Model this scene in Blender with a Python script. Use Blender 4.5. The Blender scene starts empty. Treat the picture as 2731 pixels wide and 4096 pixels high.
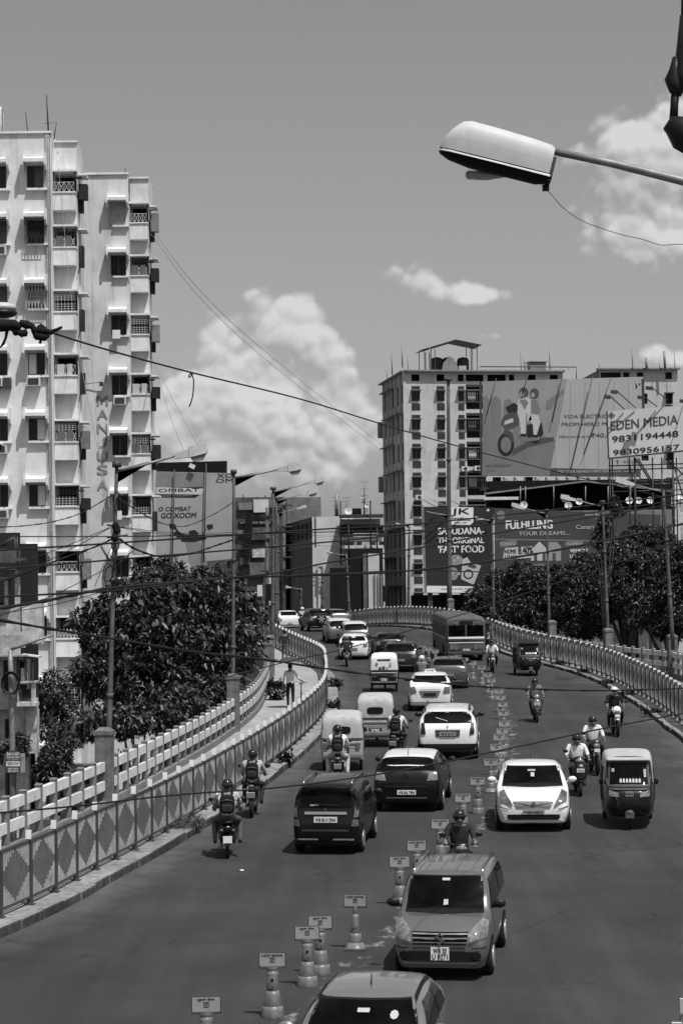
import bpy, bmesh, math, random
import numpy as np
from mathutils import Vector, Matrix
from mathutils.bvhtree import BVHTree
random.seed(7)
SC = bpy.context.scene
COL = SC.collection
R_ = math.radians

# ---------------------------------------------------------------- camera
FPX, CX, CY, EYE, ROLL = 8500.0, 1365.5, 2048.0, 9.5, 0.013
PITCH = math.atan((2402 - 2048) / FPX)
_R = Vector((math.cos(ROLL), math.sin(ROLL) * math.sin(PITCH), -math.sin(ROLL) * math.cos(PITCH)))
_U = Vector((math.sin(ROLL), -math.cos(ROLL) * math.sin(PITCH), math.cos(ROLL) * math.cos(PITCH)))
_F = Vector((0, math.cos(PITCH), math.sin(PITCH)))
cam_d = bpy.data.cameras.new("camera")
cam_d.sensor_fit = 'VERTICAL'; cam_d.sensor_height = 36.0; cam_d.sensor_width = 24.0
cam_d.lens = FPX / 4096 * 36.0
cam_d.clip_start = 0.5; cam_d.clip_end = 6000
cam = bpy.data.objects.new("camera", cam_d); COL.objects.link(cam)
cam.matrix_world = Matrix(((_R.x, _U.x, -_F.x, 0), (_R.y, _U.y, -_F.y, 0), (_R.z, _U.z, -_F.z, EYE), (0, 0, 0, 1)))
SC.camera = cam
SC.view_settings.view_transform = 'Standard'
SC.view_settings.look = 'None'
SC.view_settings.exposure = 0.0
SC.view_settings.gamma = 1.0
SC.view_settings.use_curve_mapping = False
try:
    SC.cycles.max_bounces = 6; SC.cycles.diffuse_bounces = 3; SC.cycles.transparent_max_bounces = 12
    SC.cycles.sample_clamp_indirect = 4.0
except Exception:
    pass

# ---------------------------------------------------------------- sun and sky
SUN_L = Vector((-0.25, 0.36, -0.90)).normalized()
sun_d = bpy.data.lights.new("sun", 'SUN'); sun_d.energy = 4.6; sun_d.angle = R_(0.5); sun_d.color = (1.0, 0.99, 0.975)
sun = bpy.data.objects.new("sun", sun_d); COL.objects.link(sun)
sun.rotation_euler = SUN_L.to_track_quat('-Z', 'Y').to_euler()
sun.location = (20, -20, 60)
W = bpy.data.worlds.new("World"); SC.world = W; W.use_nodes = True
nt = W.node_tree; nt.nodes.clear()
def N(t, **kw):
    n = nt.nodes.new(t)
    for k, v in kw.items(): setattr(n, k, v)
    return n
def LK(a, b): nt.links.new(a, b)
def MA(op, a, b=None, c=None, clamp=False):
    n = nt.nodes.new('ShaderNodeMath'); n.operation = op; n.use_clamp = clamp
    for i, q in enumerate((a, b, c)):
        if q is None: continue
        if isinstance(q, (int, float)): n.inputs[i].default_value = q
        else: nt.links.new(q, n.inputs[i])
    return n.outputs[0]
sky = N('ShaderNodeTexSky'); sky.sky_type = 'NISHITA'; sky.sun_disc = False
sky.sun_elevation = math.asin(-SUN_L.z); sky.sun_rotation = math.atan2(-SUN_L.x, -SUN_L.y)
sky.altitude = 0; sky.air_density = 1.0; sky.dust_density = 2.3; sky.ozone_density = 1.0
bw = N('ShaderNodeRGBToBW'); LK(sky.outputs[0], bw.inputs[0])
tc = N('ShaderNodeTexCoord'); dirv = tc.outputs['Generated']
def sdir(sx, sy):
    d = _F + _R * ((sx - CX) / FPX) - _U * ((sy - CY) / FPX)
    return d.normalized()
def bump(sx, sy, rx, ry, amp):
    d = sdir(sx, sy)
    s = N('ShaderNodeVectorMath', operation='SUBTRACT'); LK(dirv, s.inputs[0]); s.inputs[1].default_value = d
    m = N('ShaderNodeVectorMath', operation='MULTIPLY'); LK(s.outputs[0], m.inputs[0])
    m.inputs[1].default_value = (FPX / rx, FPX / rx, FPX / ry)
    l = N('ShaderNodeVectorMath', operation='LENGTH'); LK(m.outputs[0], l.inputs[0])
    q = MA('MULTIPLY', l.outputs['Value'], l.outputs['Value'])
    e = MA('POWER', 2.718, MA('MULTIPLY', q, -0.9))
    return MA('MULTIPLY', e, amp)
CL = [(1085,1290,150,120,1.3),(1060,1400,180,90,.8),(1215,1330,110,120,1.1),(885,1350,70,65,1.1),(1300,1450,110,90,.8),(940,1480,150,60,.5),(1010,1620,260,110,.95),
      (1200,1650,280,150,1.1),(1370,1770,170,120,.9),(1050,1760,340,170,.85),(790,1700,150,150,1.1),(690,1640,100,160,.8),
      (1000,1910,480,70,.35),(1690,1125,150,70,1.),(1880,1175,150,36,.8),(2560,560,170,110,1.2),(2700,470,110,150,1.1),(2640,650,170,90,.9),
      (2450,780,220,150,.8),(2620,960,220,100,.9),(2700,1440,130,50,1.1),(2620,1400,60,50,.9),(1800,1340,230,22,.62),(2180,1350,60,12,.6)]
acc = None
for c in CL:
    b = bump(*c); acc = b if acc is None else MA('MAXIMUM', acc, b) if False else MA('ADD', acc, b)
acc_raw = acc
acc = MA('MINIMUM', acc, 1.25)
def fbm(vec, scale, detail, rough=.55, off=(0, 0, 0)):
    mp = N('ShaderNodeVectorMath', operation='ADD'); LK(vec, mp.inputs[0]); mp.inputs[1].default_value = off
    n = N('ShaderNodeTexNoise'); n.inputs['Scale'].default_value = scale; n.inputs['Detail'].default_value = detail
    n.inputs['Roughness'].default_value = rough; LK(mp.outputs[0], n.inputs['Vector'])
    return n.outputs['Fac']
n1 = fbm(dirv, 30, 6, .5)
n1b = fbm(dirv, 30, 3, .45, tuple(Vector((0.25, -.05, 1)).normalized() * 0.007))
n1c = fbm(dirv, 30, 3, .45)
wide = MA('MULTIPLY', MA('SUBTRACT', fbm(dirv, 3.1, 4, .5, (4, 1, 2)), .62), 1.6)
outside = N('ShaderNodeMapRange'); LK(MA('ABSOLUTE', N('ShaderNodeSeparateXYZ').outputs[0]), outside.inputs[0])
sep = N('ShaderNodeSeparateXYZ'); LK(dirv, sep.inputs[0])
for l in list(outside.inputs[0].links): nt.links.remove(l)
dotn = N('ShaderNodeVectorMath', operation='DOT_PRODUCT'); LK(dirv, dotn.inputs[0]); dotn.inputs[1].default_value = sdir(CX, CY)
LK(dotn.outputs['Value'], outside.inputs[0])
outside.inputs[1].default_value = .95; outside.inputs[2].default_value = .88; outside.inputs[3].default_value = 0; outside.inputs[4].default_value = 1
def puff(off=(0, 0, 0)):
    ad = N('ShaderNodeVectorMath', operation='ADD'); wn = N('ShaderNodeTexNoise'); wn.inputs['Scale'].default_value = 55; wn.inputs['Detail'].default_value = 4; LK(dirv, wn.inputs['Vector'])
    wm = N('ShaderNodeVectorMath', operation='SCALE'); LK(wn.outputs['Color'], wm.inputs[0]); wm.inputs['Scale'].default_value = .009; LK(dirv, ad.inputs[0]); LK(wm.outputs[0], ad.inputs[1])
    a2 = N('ShaderNodeVectorMath', operation='ADD'); LK(ad.outputs[0], a2.inputs[0]); a2.inputs[1].default_value = off
    tot = None
    for sc_, w_ in ((46, .68), (120, .34)):
        v = N('ShaderNodeTexVoronoi'); v.inputs['Scale'].default_value = sc_; LK(a2.outputs[0], v.inputs['Vector'])
        q = MA('MULTIPLY', MA('SUBTRACT', .45, v.outputs['Distance']), w_*1.5); tot = q if tot is None else MA('ADD', tot, q)
    return tot
PF0 = puff(); PF1 = puff(tuple(Vector((0.3, -.05, 1)).normalized() * 0.0035))
def dens(nz):
    a = MA('ADD', acc, MA('ADD', MA('MULTIPLY', MA('SUBTRACT', nz, .5), 1.7), MA('MULTIPLY', PF0, MA('MINIMUM', MA('MULTIPLY', acc, 2.5), 1.))))
    return MA('ADD', a, MA('MULTIPLY', wide, outside.outputs[0]))
D0 = dens(n1)
upb = None
for c_ in CL:
    b_ = bump(c_[0] - 15, c_[1] + 75, c_[2], c_[3], c_[4]); upb = b_ if upb is None else MA('ADD', upb, b_)
LITV = MA('ADD', MA('ADD', MA('MULTIPLY', MA('SUBTRACT', n1c, n1b), 2.2), MA('MULTIPLY', MA('SUBTRACT', PF0, PF1), 1.1)), MA('MULTIPLY', MA('SUBTRACT', acc_raw, upb), .34))
mask = N('ShaderNodeMapRange', interpolation_type='SMOOTHSTEP'); LK(D0, mask.inputs[0])
mask.inputs[1].default_value = .34; mask.inputs[2].default_value = .92; mask.inputs[3].default_value = 0; mask.inputs[4].default_value = .92
lit = N('ShaderNodeMapRange'); LK(LITV, lit.inputs[0])
lit.inputs[1].default_value = -.42; lit.inputs[2].default_value = .34; lit.inputs[3].default_value = .38; lit.inputs[4].default_value = .70
litv = MA('MULTIPLY', lit.outputs[0], 1.0)
SKY_S = 0.107
skyv = MA('MULTIPLY', bw.outputs[0], SKY_S)
mix = N('ShaderNodeMix', data_type='FLOAT'); LK(mask.outputs[0], mix.inputs[0]); LK(skyv, mix.inputs[2]); LK(litv, mix.inputs[3])
bg = N('ShaderNodeBackground'); LK(mix.outputs[0], bg.inputs[0]); bg.inputs[1].default_value = 1.0
# the sky value above already carries its strength of 0.107
wo = N('ShaderNodeOutputWorld'); LK(bg.outputs[0], wo.inputs[0])

# ---------------------------------------------------------------- where things stand
HT = [(0,6.5),(20,6.05),(33,5.8),(45,5.45),(65,4.87),(82,4.32),(105,3.72),(120,3.2),(130,2.65),(142,2.1),(158,2.0),(172,2.3),(190,3.3),(220,4.2),(400,5.)]
def hh(Y):
    Y = min(max(Y, 0), 399.9)
    i = 0
    while Y > HT[i+1][0]: i += 1
    def m(j):
        if j <= 0: return -.022
        if j >= len(HT) - 1: return 0
        return (HT[j+1][1] - HT[j-1][1]) / (HT[j+1][0] - HT[j-1][0])
    x0, y0 = HT[i]; x1, y1 = HT[i+1]; t = (Y - x0) / (x1 - x0); d = x1 - x0
    return (2*t**3-3*t*t+1)*y0 + (t**3-2*t*t+t)*d*m(i) + (-2*t**3+3*t*t)*y1 + (t**3-t*t)*d*m(i+1)
def rz(Y): return EYE - hh(Y)
def _ray(sx, sy):
    d = _F + _R * ((sx - CX) / FPX) - _U * ((sy - CY) / FPX)
    return d.x / d.y, d.z / d.y
def P(sx, sy, Y):
    a, b = _ray(sx, sy); return Vector((a * Y, Y, EYE + b * Y))
def G(sx, sy, off=0.):
    a, b = _ray(sx, sy); Y = 10.; lo = 10.
    while Y < 400:
        if EYE + b * Y < rz(Y) + off: break
        lo = Y; Y += 1.
    hi = Y
    for _ in range(30):
        m = (lo + hi) / 2
        if EYE + b * m > rz(m) + off: lo = m
        else: hi = m
    return Vector((a * lo, lo, rz(lo) + off))

# ---------------------------------------------------------------- materials
MATS = {}
def mat(name, v, rough=.7, metal=0., var=0., scale=8., bump_=0., bscale=30., detail=5, streak=0., clear=0., spec=.25, emit=0., dirt=None):
    """grey procedural material; var = noise variation of the base grey"""
    if name in MATS: return MATS[name]
    m = bpy.data.materials.new(name); m.use_nodes = True; t = m.node_tree; b = t.nodes['Principled BSDF']
    b.inputs['Base Color'].default_value = (v, v, v, 1); b.inputs['Roughness'].default_value = rough
    b.inputs['Metallic'].default_value = metal
    b.inputs['Specular IOR Level'].default_value = spec
    if clear: b.inputs['Coat Weight'].default_value = clear; b.inputs['Coat Roughness'].default_value = .05
    co = t.nodes.new('ShaderNodeTexCoord')
    if var or streak or dirt:
        def noise(sc, det, src=None):
            n = t.nodes.new('ShaderNodeTexNoise'); n.inputs['Scale'].default_value = sc; n.inputs['Detail'].default_value = det
            n.inputs['Roughness'].default_value = .62
            t.links.new(src or co.outputs['Object'], n.inputs['Vector']); return n.outputs['Fac']
        def mr(fac, a, b_, c, d):
            r = t.nodes.new('ShaderNodeMapRange'); t.links.new(fac, r.inputs[0])
            for i, q in enumerate((a, b_, c, d)): r.inputs[i+1].default_value = q
            return r.outputs[0]
        def mul(a, c):
            q = t.nodes.new('ShaderNodeMath'); q.operation = 'MULTIPLY'; t.links.new(a, q.inputs[0])
            if isinstance(c, (int, float)): q.inputs[1].default_value = c
            else: t.links.new(c, q.inputs[1])
            return q.outputs[0]
        val = mr(noise(scale, detail), .3, .7, 1 - var, 1 + var)
        val = mul(val, mr(noise(scale * .13, 3), .35, .65, 1 - var * .6, 1 + var * .6))
        if streak:
            mp = t.nodes.new('ShaderNodeMapping'); mp.inputs['Scale'].default_value = (1, 1, .06)
            t.links.new(co.outputs['Object'], mp.inputs[0])
            val = mul(val, mr(noise(scale * 1.6, 4, mp.outputs[0]), .52, .75, 1, 1 - streak))
        if dirt:
            val = mul(val, mr(noise(dirt[0], 6), .55, .7, 1, dirt[1]))
        val = mul(val, v)
        cc = t.nodes.new('ShaderNodeCombineColor')
        for i in range(3): t.links.new(val, cc.inputs[i])
        t.links.new(cc.outputs[0], b.inputs['Base Color'])
    if bump_:
        n = t.nodes.new('ShaderNodeTexNoise'); n.inputs['Scale'].default_value = bscale; n.inputs['Detail'].default_value = 4
        t.links.new(co.outputs['Object'], n.inputs['Vector'])
        bp = t.nodes.new('ShaderNodeBump'); bp.inputs['Strength'].default_value = bump_; bp.inputs['Distance'].default_value = .02
        t.links.new(n.outputs['Fac'], bp.inputs['Height']); t.links.new(bp.outputs[0], b.inputs['Normal'])
    if emit:
        b.inputs['Emission Color'].default_value = (1, 1, 1, 1); b.inputs['Emission Strength'].default_value = emit
    MATS[name] = m
    return m
CONC = mat('concrete_weathered', .2, .9, var=.35, scale=5, bump_=.4, streak=.35)
CONC_L = mat('concrete_light', .34, .9, var=.22, scale=4, bump_=.3, streak=.2)
PAINTW = mat('white_paint_old', .58, .6, var=.16, scale=4, streak=.25, dirt=(1.8, .75))
POSTG = mat('parapet_post_grey', .17, .8, var=.2, scale=6)
STEEL_D = mat('dark_painted_steel', .05, .5, var=.2, scale=10)
STEEL = mat('galvanised_steel', .22, .55, metal=.3, var=.25, scale=9)
RUST = mat('rusty_pole', .09, .75, var=.4, scale=7, streak=.3)
BLACK = mat('black_plastic', .012, .45)
BLACKM = mat('black_matt', .006, .9)
RUBBER = mat('tyre_rubber', .015, .85, var=.2)
GLASS = mat('dark_glass', .004, .08, spec=.1, var=.9, scale=2.2)
GLASSW = mat('window_glass_dusty', .018, .25, var=.5, scale=3)
CHROME = mat('chrome', .7, .12, metal=1.)
LAMPG = mat('headlamp_glass', .17, .08, var=.5, scale=14, clear=.6)
TAIL = mat('tail_lamp', .1, .12, var=.3, scale=20, clear=.8)
WIREM = mat('black_cable', .012, .6)
BARK = mat('bark', .05, .95, var=.4, scale=6, bump_=.5)

# ---------------------------------------------------------------- mesh helpers
class MB:
    def __init__(s): s.v = []; s.f = []; s.m = []; s.sm = []
    def add(s, vs, fs, m=0, smooth=False, M=None):
        o = len(s.v)
        if M is not None: vs = [M @ Vector(q) for q in vs]
        s.v += [tuple(q) for q in vs]
        for f in fs: s.f.append([i + o for i in f]); s.m.append(m); s.sm.append(smooth)
    def box(s, c, size, m=0, rot=None, taper=1., M=None, skip=()):
        hx, hy, hz = size[0]/2, size[1]/2, size[2]/2
        vs = []
        for z, k in ((-hz, 1.), (hz, taper)):
            vs += [Vector((-hx*k, -hy*k, z)), Vector((hx*k, -hy*k, z)), Vector((hx*k, hy*k, z)), Vector((-hx*k, hy*k, z))]
        if rot is not None:
            rm = rot if isinstance(rot, Matrix) else Matrix.Rotation(rot, 3, 'Z')
            vs = [rm @ q for q in vs]
        vs = [q + Vector(c) for q in vs]
        fs = [(0,3,2,1), (4,5,6,7), (0,1,5,4), (1,2,6,5), (2,3,7,6), (3,0,4,7)]
        s.add(vs, [f for i, f in enumerate(fs) if i not in skip], m, False, M)
    def bar(s, p0, p1, w, d, m=0, up=(0, 0, 1)):
        """rectangular bar from p0 to p1, w across, d along 'up'"""
        p0 = Vector(p0); p1 = Vector(p1); t = (p1 - p0); t.normalize(); u = Vector(up)
        a = t.cross(u)
        if a.length < 1e-4: a = t.cross(Vector((0, 1, 0)))
        a.normalize(); b = a.cross(t).normalized()
        vs = []
        for p in (p0, p1): vs += [p - a*w/2 - b*d/2, p + a*w/2 - b*d/2, p + a*w/2 + b*d/2, p - a*w/2 + b*d/2]
        s.add(vs, [(0,3,2,1), (4,5,6,7), (0,1,5,4), (1,2,6,5), (2,3,7,6), (3,0,4,7)], m)
    def tube(s, pts, r, n=6, m=0, caps=True, smooth=True, flat=1.):
        pts = [Vector(q) for q in pts]; k = len(pts)
        rr = list(r) if isinstance(r, (list, tuple)) else [r] * k
        o = len(s.v); up = None; vs = []
        for i, p in enumerate(pts):
            t = (pts[min(i+1, k-1)] - pts[max(i-1, 0)])
            if t.length < 1e-9: t = Vector((0, 0, 1))
            t.normalize()
            if up is None:
                up = Vector((0, 0, 1)) if abs(t.z) < .9 else Vector((1, 0, 0))
            a = t.cross(up).normalized(); b = a.cross(t).normalized(); up = b
            for j in range(n):
                g = 2 * math.pi * j / n
                vs.append(p + (a * math.cos(g) * flat + b * math.sin(g)) * rr[i])
        fs = []
        for i in range(k - 1):
            for j in range(n):
                fs.append((i*n + j, i*n + (j+1) % n, (i+1)*n + (j+1) % n, (i+1)*n + j))
        s.add(vs, fs, m, smooth)
        if caps:
            s.f.append([o + j for j in range(n)][::-1]); s.m.append(m); s.sm.append(False)
            s.f.append([o + (k-1)*n + j for j in range(n)]); s.m.append(m); s.sm.append(False)
    def lathe(s, prof, n=16, c=(0, 0, 0), m=0, axis='Z', smooth=True, M=None, sx=1., sy=1.):
        vs = []
        for r, z in prof:
            for j in range(n):
                g = 2*math.pi*j/n; q = Vector((r*math.cos(g)*sx, r*math.sin(g)*sy, z))
                if axis == 'X': q = Vector((q.z, q.x, q.y))
                if axis == 'Y': q = Vector((q.x, q.z, q.y))
                vs.append(q + Vector(c))
        fs = []
        for i in range(len(prof) - 1):
            for j in range(n): fs.append((i*n+j, i*n+(j+1) % n, (i+1)*n+(j+1) % n, (i+1)*n+j))
        fs.append(list(range(n))[::-1]); fs.append([(len(prof)-1)*n + j for j in range(n)])
        s.add(vs, fs[:-2], m, smooth, M)
        o = len(s.v) - len(vs)
        for f in fs[-2:]: s.f.append([o + i for i in f]); s.m.append(m); s.sm.append(False)
    def ball(s, c, r, n=10, k=7, m=0, sc=(1, 1, 1), M=None):
        vs = []; c = Vector(c)
        for i in range(k + 1):
            a = math.pi * i / k
            for j in range(n):
                g = 2*math.pi*j/n
                vs.append(c + Vector((r*sc[0]*math.sin(a)*math.cos(g), r*sc[1]*math.sin(a)*math.sin(g), r*sc[2]*math.cos(a))))
        fs = []
        for i in range(k):
            for j in range(n): fs.append((i*n+j, (i+1)*n+j, (i+1)*n+(j+1) % n, i*n+(j+1) % n))
        s.add(vs, fs, m, True, M)
    def prism(s, poly, y0, y1, m=0, axis='Y', M=None):
        """polygon in the xz plane extruded along y (or yz along x)"""
        k = len(poly)
        if axis == 'Y': vs = [(a, y0, b) for a, b in poly] + [(a, y1, b) for a, b in poly]
        elif axis == 'X': vs = [(y0, a, b) for a, b in poly] + [(y1, a, b) for a, b in poly]
        else: vs = [(a, b, y0) for a, b in poly] + [(a, b, y1) for a, b in poly]
        fs = [list(range(k)), list(range(k, 2*k))[::-1]] + [(i, k+i, k+(i+1) % k, (i+1) % k) for i in range(k)]
        s.add(vs, fs, m, False, M)
    def wall(s, x0, x1, z0, z1, y, holes, depth=.18, m=0, mr=None):
        """wall face in the xz plane at y facing -y with recessed openings"""
        xs = sorted({x0, x1} | {h[0] for h in holes} | {h[1] for h in holes}); zs = sorted({z0, z1} | {h[2] for h in holes} | {h[3] for h in holes})
        xs = [x for x in xs if x0 <= x <= x1]; zs = [z for z in zs if z0 <= z <= z1]
        for i in range(len(xs)-1):
            for j in range(len(zs)-1):
                a = (xs[i]+xs[i+1])/2; b = (zs[j]+zs[j+1])/2
                if any(h[0] < a < h[1] and h[2] < b < h[3] for h in holes): continue
                s.add([(xs[i], y, zs[j]), (xs[i+1], y, zs[j]), (xs[i+1], y, zs[j+1]), (xs[i], y, zs[j+1])], [(0, 1, 2, 3)], m)
        for h in holes:
            a, b, c, d = h[:4]; dd = h[4] if len(h) > 4 else depth
            q = [(a, y, c), (b, y, c), (b, y, d), (a, y, d), (a, y+dd, c), (b, y+dd, c), (b, y+dd, d), (a, y+dd, d)]
            s.add(q, [(0, 4, 5, 1), (1, 5, 6, 2), (2, 6, 7, 3), (3, 7, 4, 0)], m if mr is None else mr)
    def sball(s, c, r, sc=(1, 1, 1), e=.55, n=14, k=9, m=0):
        """rounded box"""
        f = lambda v: math.copysign(abs(v)**e, v); vs = []
        for i in range(k + 1):
            a = math.pi*i/k
            for j in range(n): g = 2*math.pi*j/n; vs.append(Vector(c) + Vector((r*sc[0]*f(math.sin(a))*f(math.cos(g)), r*sc[1]*f(math.sin(a))*f(math.sin(g)), r*sc[2]*f(math.cos(a)))))
        s.add(vs, [(i*n+j, (i+1)*n+j, (i+1)*n+(j+1) % n, i*n+(j+1) % n) for i in range(k) for j in range(n)], m, True)
    def mesh(s, name, mats):
        me = bpy.data.meshes.new(name)
        me.from_pydata([tuple(q) for q in s.v], [], s.f)
        for k in (mats if isinstance(mats, (list, tuple)) else [mats]): me.materials.append(k)
        me.polygons.foreach_set('material_index', s.m); me.polygons.foreach_set('use_smooth', s.sm)
        me.update()
        return me
    def build(s, name, mats, parent=None, org=None, label=None, stuff=False):
        if org is not None:
            o = Vector(org); s.v = [(a - o.x, b - o.y, c - o.z) for a, b, c in s.v]
        ob = bpy.data.objects.new(name, s.mesh(name, mats)); COL.objects.link(ob)
        if parent is not None: ob.parent = parent
        if label: ob['label'] = label
        if stuff: ob['kind'] = 'stuff'
        return ob
def inst(me, name, parent=None, loc=(0, 0, 0), rot=(0, 0, 0), scale=None):
    o = bpy.data.objects.new(name, me); COL.objects.link(o); o.location = loc; o.rotation_euler = rot
    if scale: o.scale = scale
    if parent is not None: o.parent = parent
    return o
TILTS = ('car', 'auto rickshaw', 'bus', 'scooter', 'motorbike', 'mounted')
def thing(name, label, cat, loc=(0, 0, 0), rz_=0., group=None):
    o = bpy.data.objects.new(name, None); COL.objects.link(o); o.location = loc; o.rotation_euler = (0, 0, rz_)
    o.empty_display_size = .2
    if cat in TILTS and loc[1] > 10:    # vehicles and walkers' mounts follow the slope of the ramp
        o.rotation_mode = 'ZYX'; o.rotation_euler = (math.atan((rz(loc[1]+1) - rz(loc[1]-1)) / 2), 0, rz_)
    return tag(o, label, cat, group)
def tag(o, label, cat, group=None):
    o['label'] = label; o['category'] = cat
    if group: o['group'] = group
    return o
def struct(o): o['kind'] = 'structure'; return o
def copy_tree(o, parent=None, label=None, loc=None, rz_=None):
    c = o.copy(); COL.objects.link(c)
    if parent is not None: c.parent = parent
    if label: c['label'] = label
    if loc is not None: c.location = loc
    if rz_ is not None: c.rotation_euler = (0, 0, rz_)
    for ch in list(o.children): copy_tree(ch, c)
    return c
_tc = {}
def text(s, box, y, m, parent, name='lettering', bold=0., ex=.01, keep=True, org=None, shear=0., res=3, ital=0., align='L'):
    """flat lettering fitted in box = x0, x1, z0, z1 of the parent's xz plane, facing -y"""
    fat = bold > .008; thick = bold; bold = 0.; key = (s, bold, res)
    if key not in _tc:
        cu = bpy.data.curves.new('t', 'FONT'); cu.body = s; cu.size = 1.; cu.offset = bold; cu.resolution_u = res
        cu.space_line = .95
        ob = bpy.data.objects.new('t', cu); COL.objects.link(ob)
        dg = bpy.context.evaluated_depsgraph_get(); dg.update()
        me = bpy.data.meshes.new_from_object(ob.evaluated_get(dg)); bpy.data.objects.remove(ob)
        co = np.array([v.co[:] for v in me.vertices]) if len(me.vertices) else np.zeros((0, 3))
        _tc[key] = (co, [list(p.vertices) for p in me.polygons])
    co, fs = _tc[key]
    if not len(co): return None
    lo = co.min(0); hi = co.max(0); x0, x1, z0, z1 = box
    sx = (x1 - x0) / max(hi[0]-lo[0], 1e-6); sz = (z1 - z0) / max(hi[1]-lo[1], 1e-6)
    b = MB()
    vs = [(x0 + (c[0]-lo[0])*sx + ital*(c[1]-lo[1])*sz, y, z0 + (c[1]-lo[1])*sz + shear*((c[0]-lo[0])*sx)) for c in co]
    b.add(vs, fs, 0)
    if fat:     # heavier strokes: the outline again, a hair to each side
        d = thick*.55*sz
        b.add([(q[0]-d, q[1]-.0015, q[2]) for q in vs], fs, 0); b.add([(q[0]+d, q[1]-.003, q[2]) for q in vs], fs, 0); b.add([(q[0], q[1]-.0045, q[2]+d*.6) for q in vs], fs, 0)
    return b.build(name, m, parent)
def cat(pts, n):
    """Catmull-Rom resample of a list of numeric tuples, n steps per span"""
    A = np.array(pts, float); out = []
    for i in range(len(A) - 1):
        p0 = A[max(i-1, 0)]; p1 = A[i]; p2 = A[i+1]; p3 = A[min(i+2, len(A)-1)]
        for k in range(n):
            t = k / n
            out.append(.5*((2*p1) + (-p0+p2)*t + (2*p0-5*p1+4*p2-p3)*t*t + (-p0+3*p1-3*p2+p3)*t**3))
    out.append(A[-1]); return np.array(out)
def resample(pts, step):
    A = cat(pts, 12); d = np.r_[0, np.cumsum(np.linalg.norm(np.diff(A, axis=0), axis=1))]
    n = max(1, int(round(d[-1] / step))); q = np.linspace(0, d[-1], n + 1)
    return [tuple(np.interp(q, d, A[:, k])[i] for k in range(A.shape[1])) for i in range(n + 1)]
def offset_path(pts, off):
    A = np.array(pts, float); out = []
    for i in range(len(A)):
        t = A[min(i+1, len(A)-1)] - A[max(i-1, 0)]; t /= np.linalg.norm(t)
        out.append((A[i][0] + t[1]*off, A[i][1] - t[0]*off))
    return out
# ---------------------------------------------------------------- ground, flyover road
def gl(sx, sy, off=.15):
    g = G(sx, sy, off); return (g.x, g.y)
LF = [(-9.9, 22), (-8.9, 27), (-7.6, 32.5)] + [gl(*q) for q in [(102,3627),(376,3483),(590,3372),(848,3219),(1050,3080),(1200,2960),(1290,2860),(1306,2790),(1303,2740),(1290,2690)]] 
LF += [(-2.0, 114.), (-3.2, 122.), (-4.5, 129.), (-7., 137.5), (-11., 146.), (-17., 156.)]
RK = [(4.6, 20), (6.4, 30), (8.3, 42), (9.9, 56)] + [gl(*q, 0) for q in [(2731,2973),(2658,2917),(2571,2843),(2484,2787),(2397,2737),(2311,2702),(2224,2676),(2159,2659),(2002,2614)]]
RK += [(8.0, 131.), (6.0, 142.), (4.2, 153), (2.2, 164.), (.3, 172.), (-2.6, 181.), (-7., 192.)]
LFs = resample(LF, 1.0); RKs = resample(RK, 1.0)
LK_ = offset_path(LFs, .5)          # kerb edge beside the left fence
def zp(p, off=0.): return (p[0], p[1], rz(p[1]) + off)
ASPH = bpy.data.materials.new('asphalt'); ASPH.use_nodes = True
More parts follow.
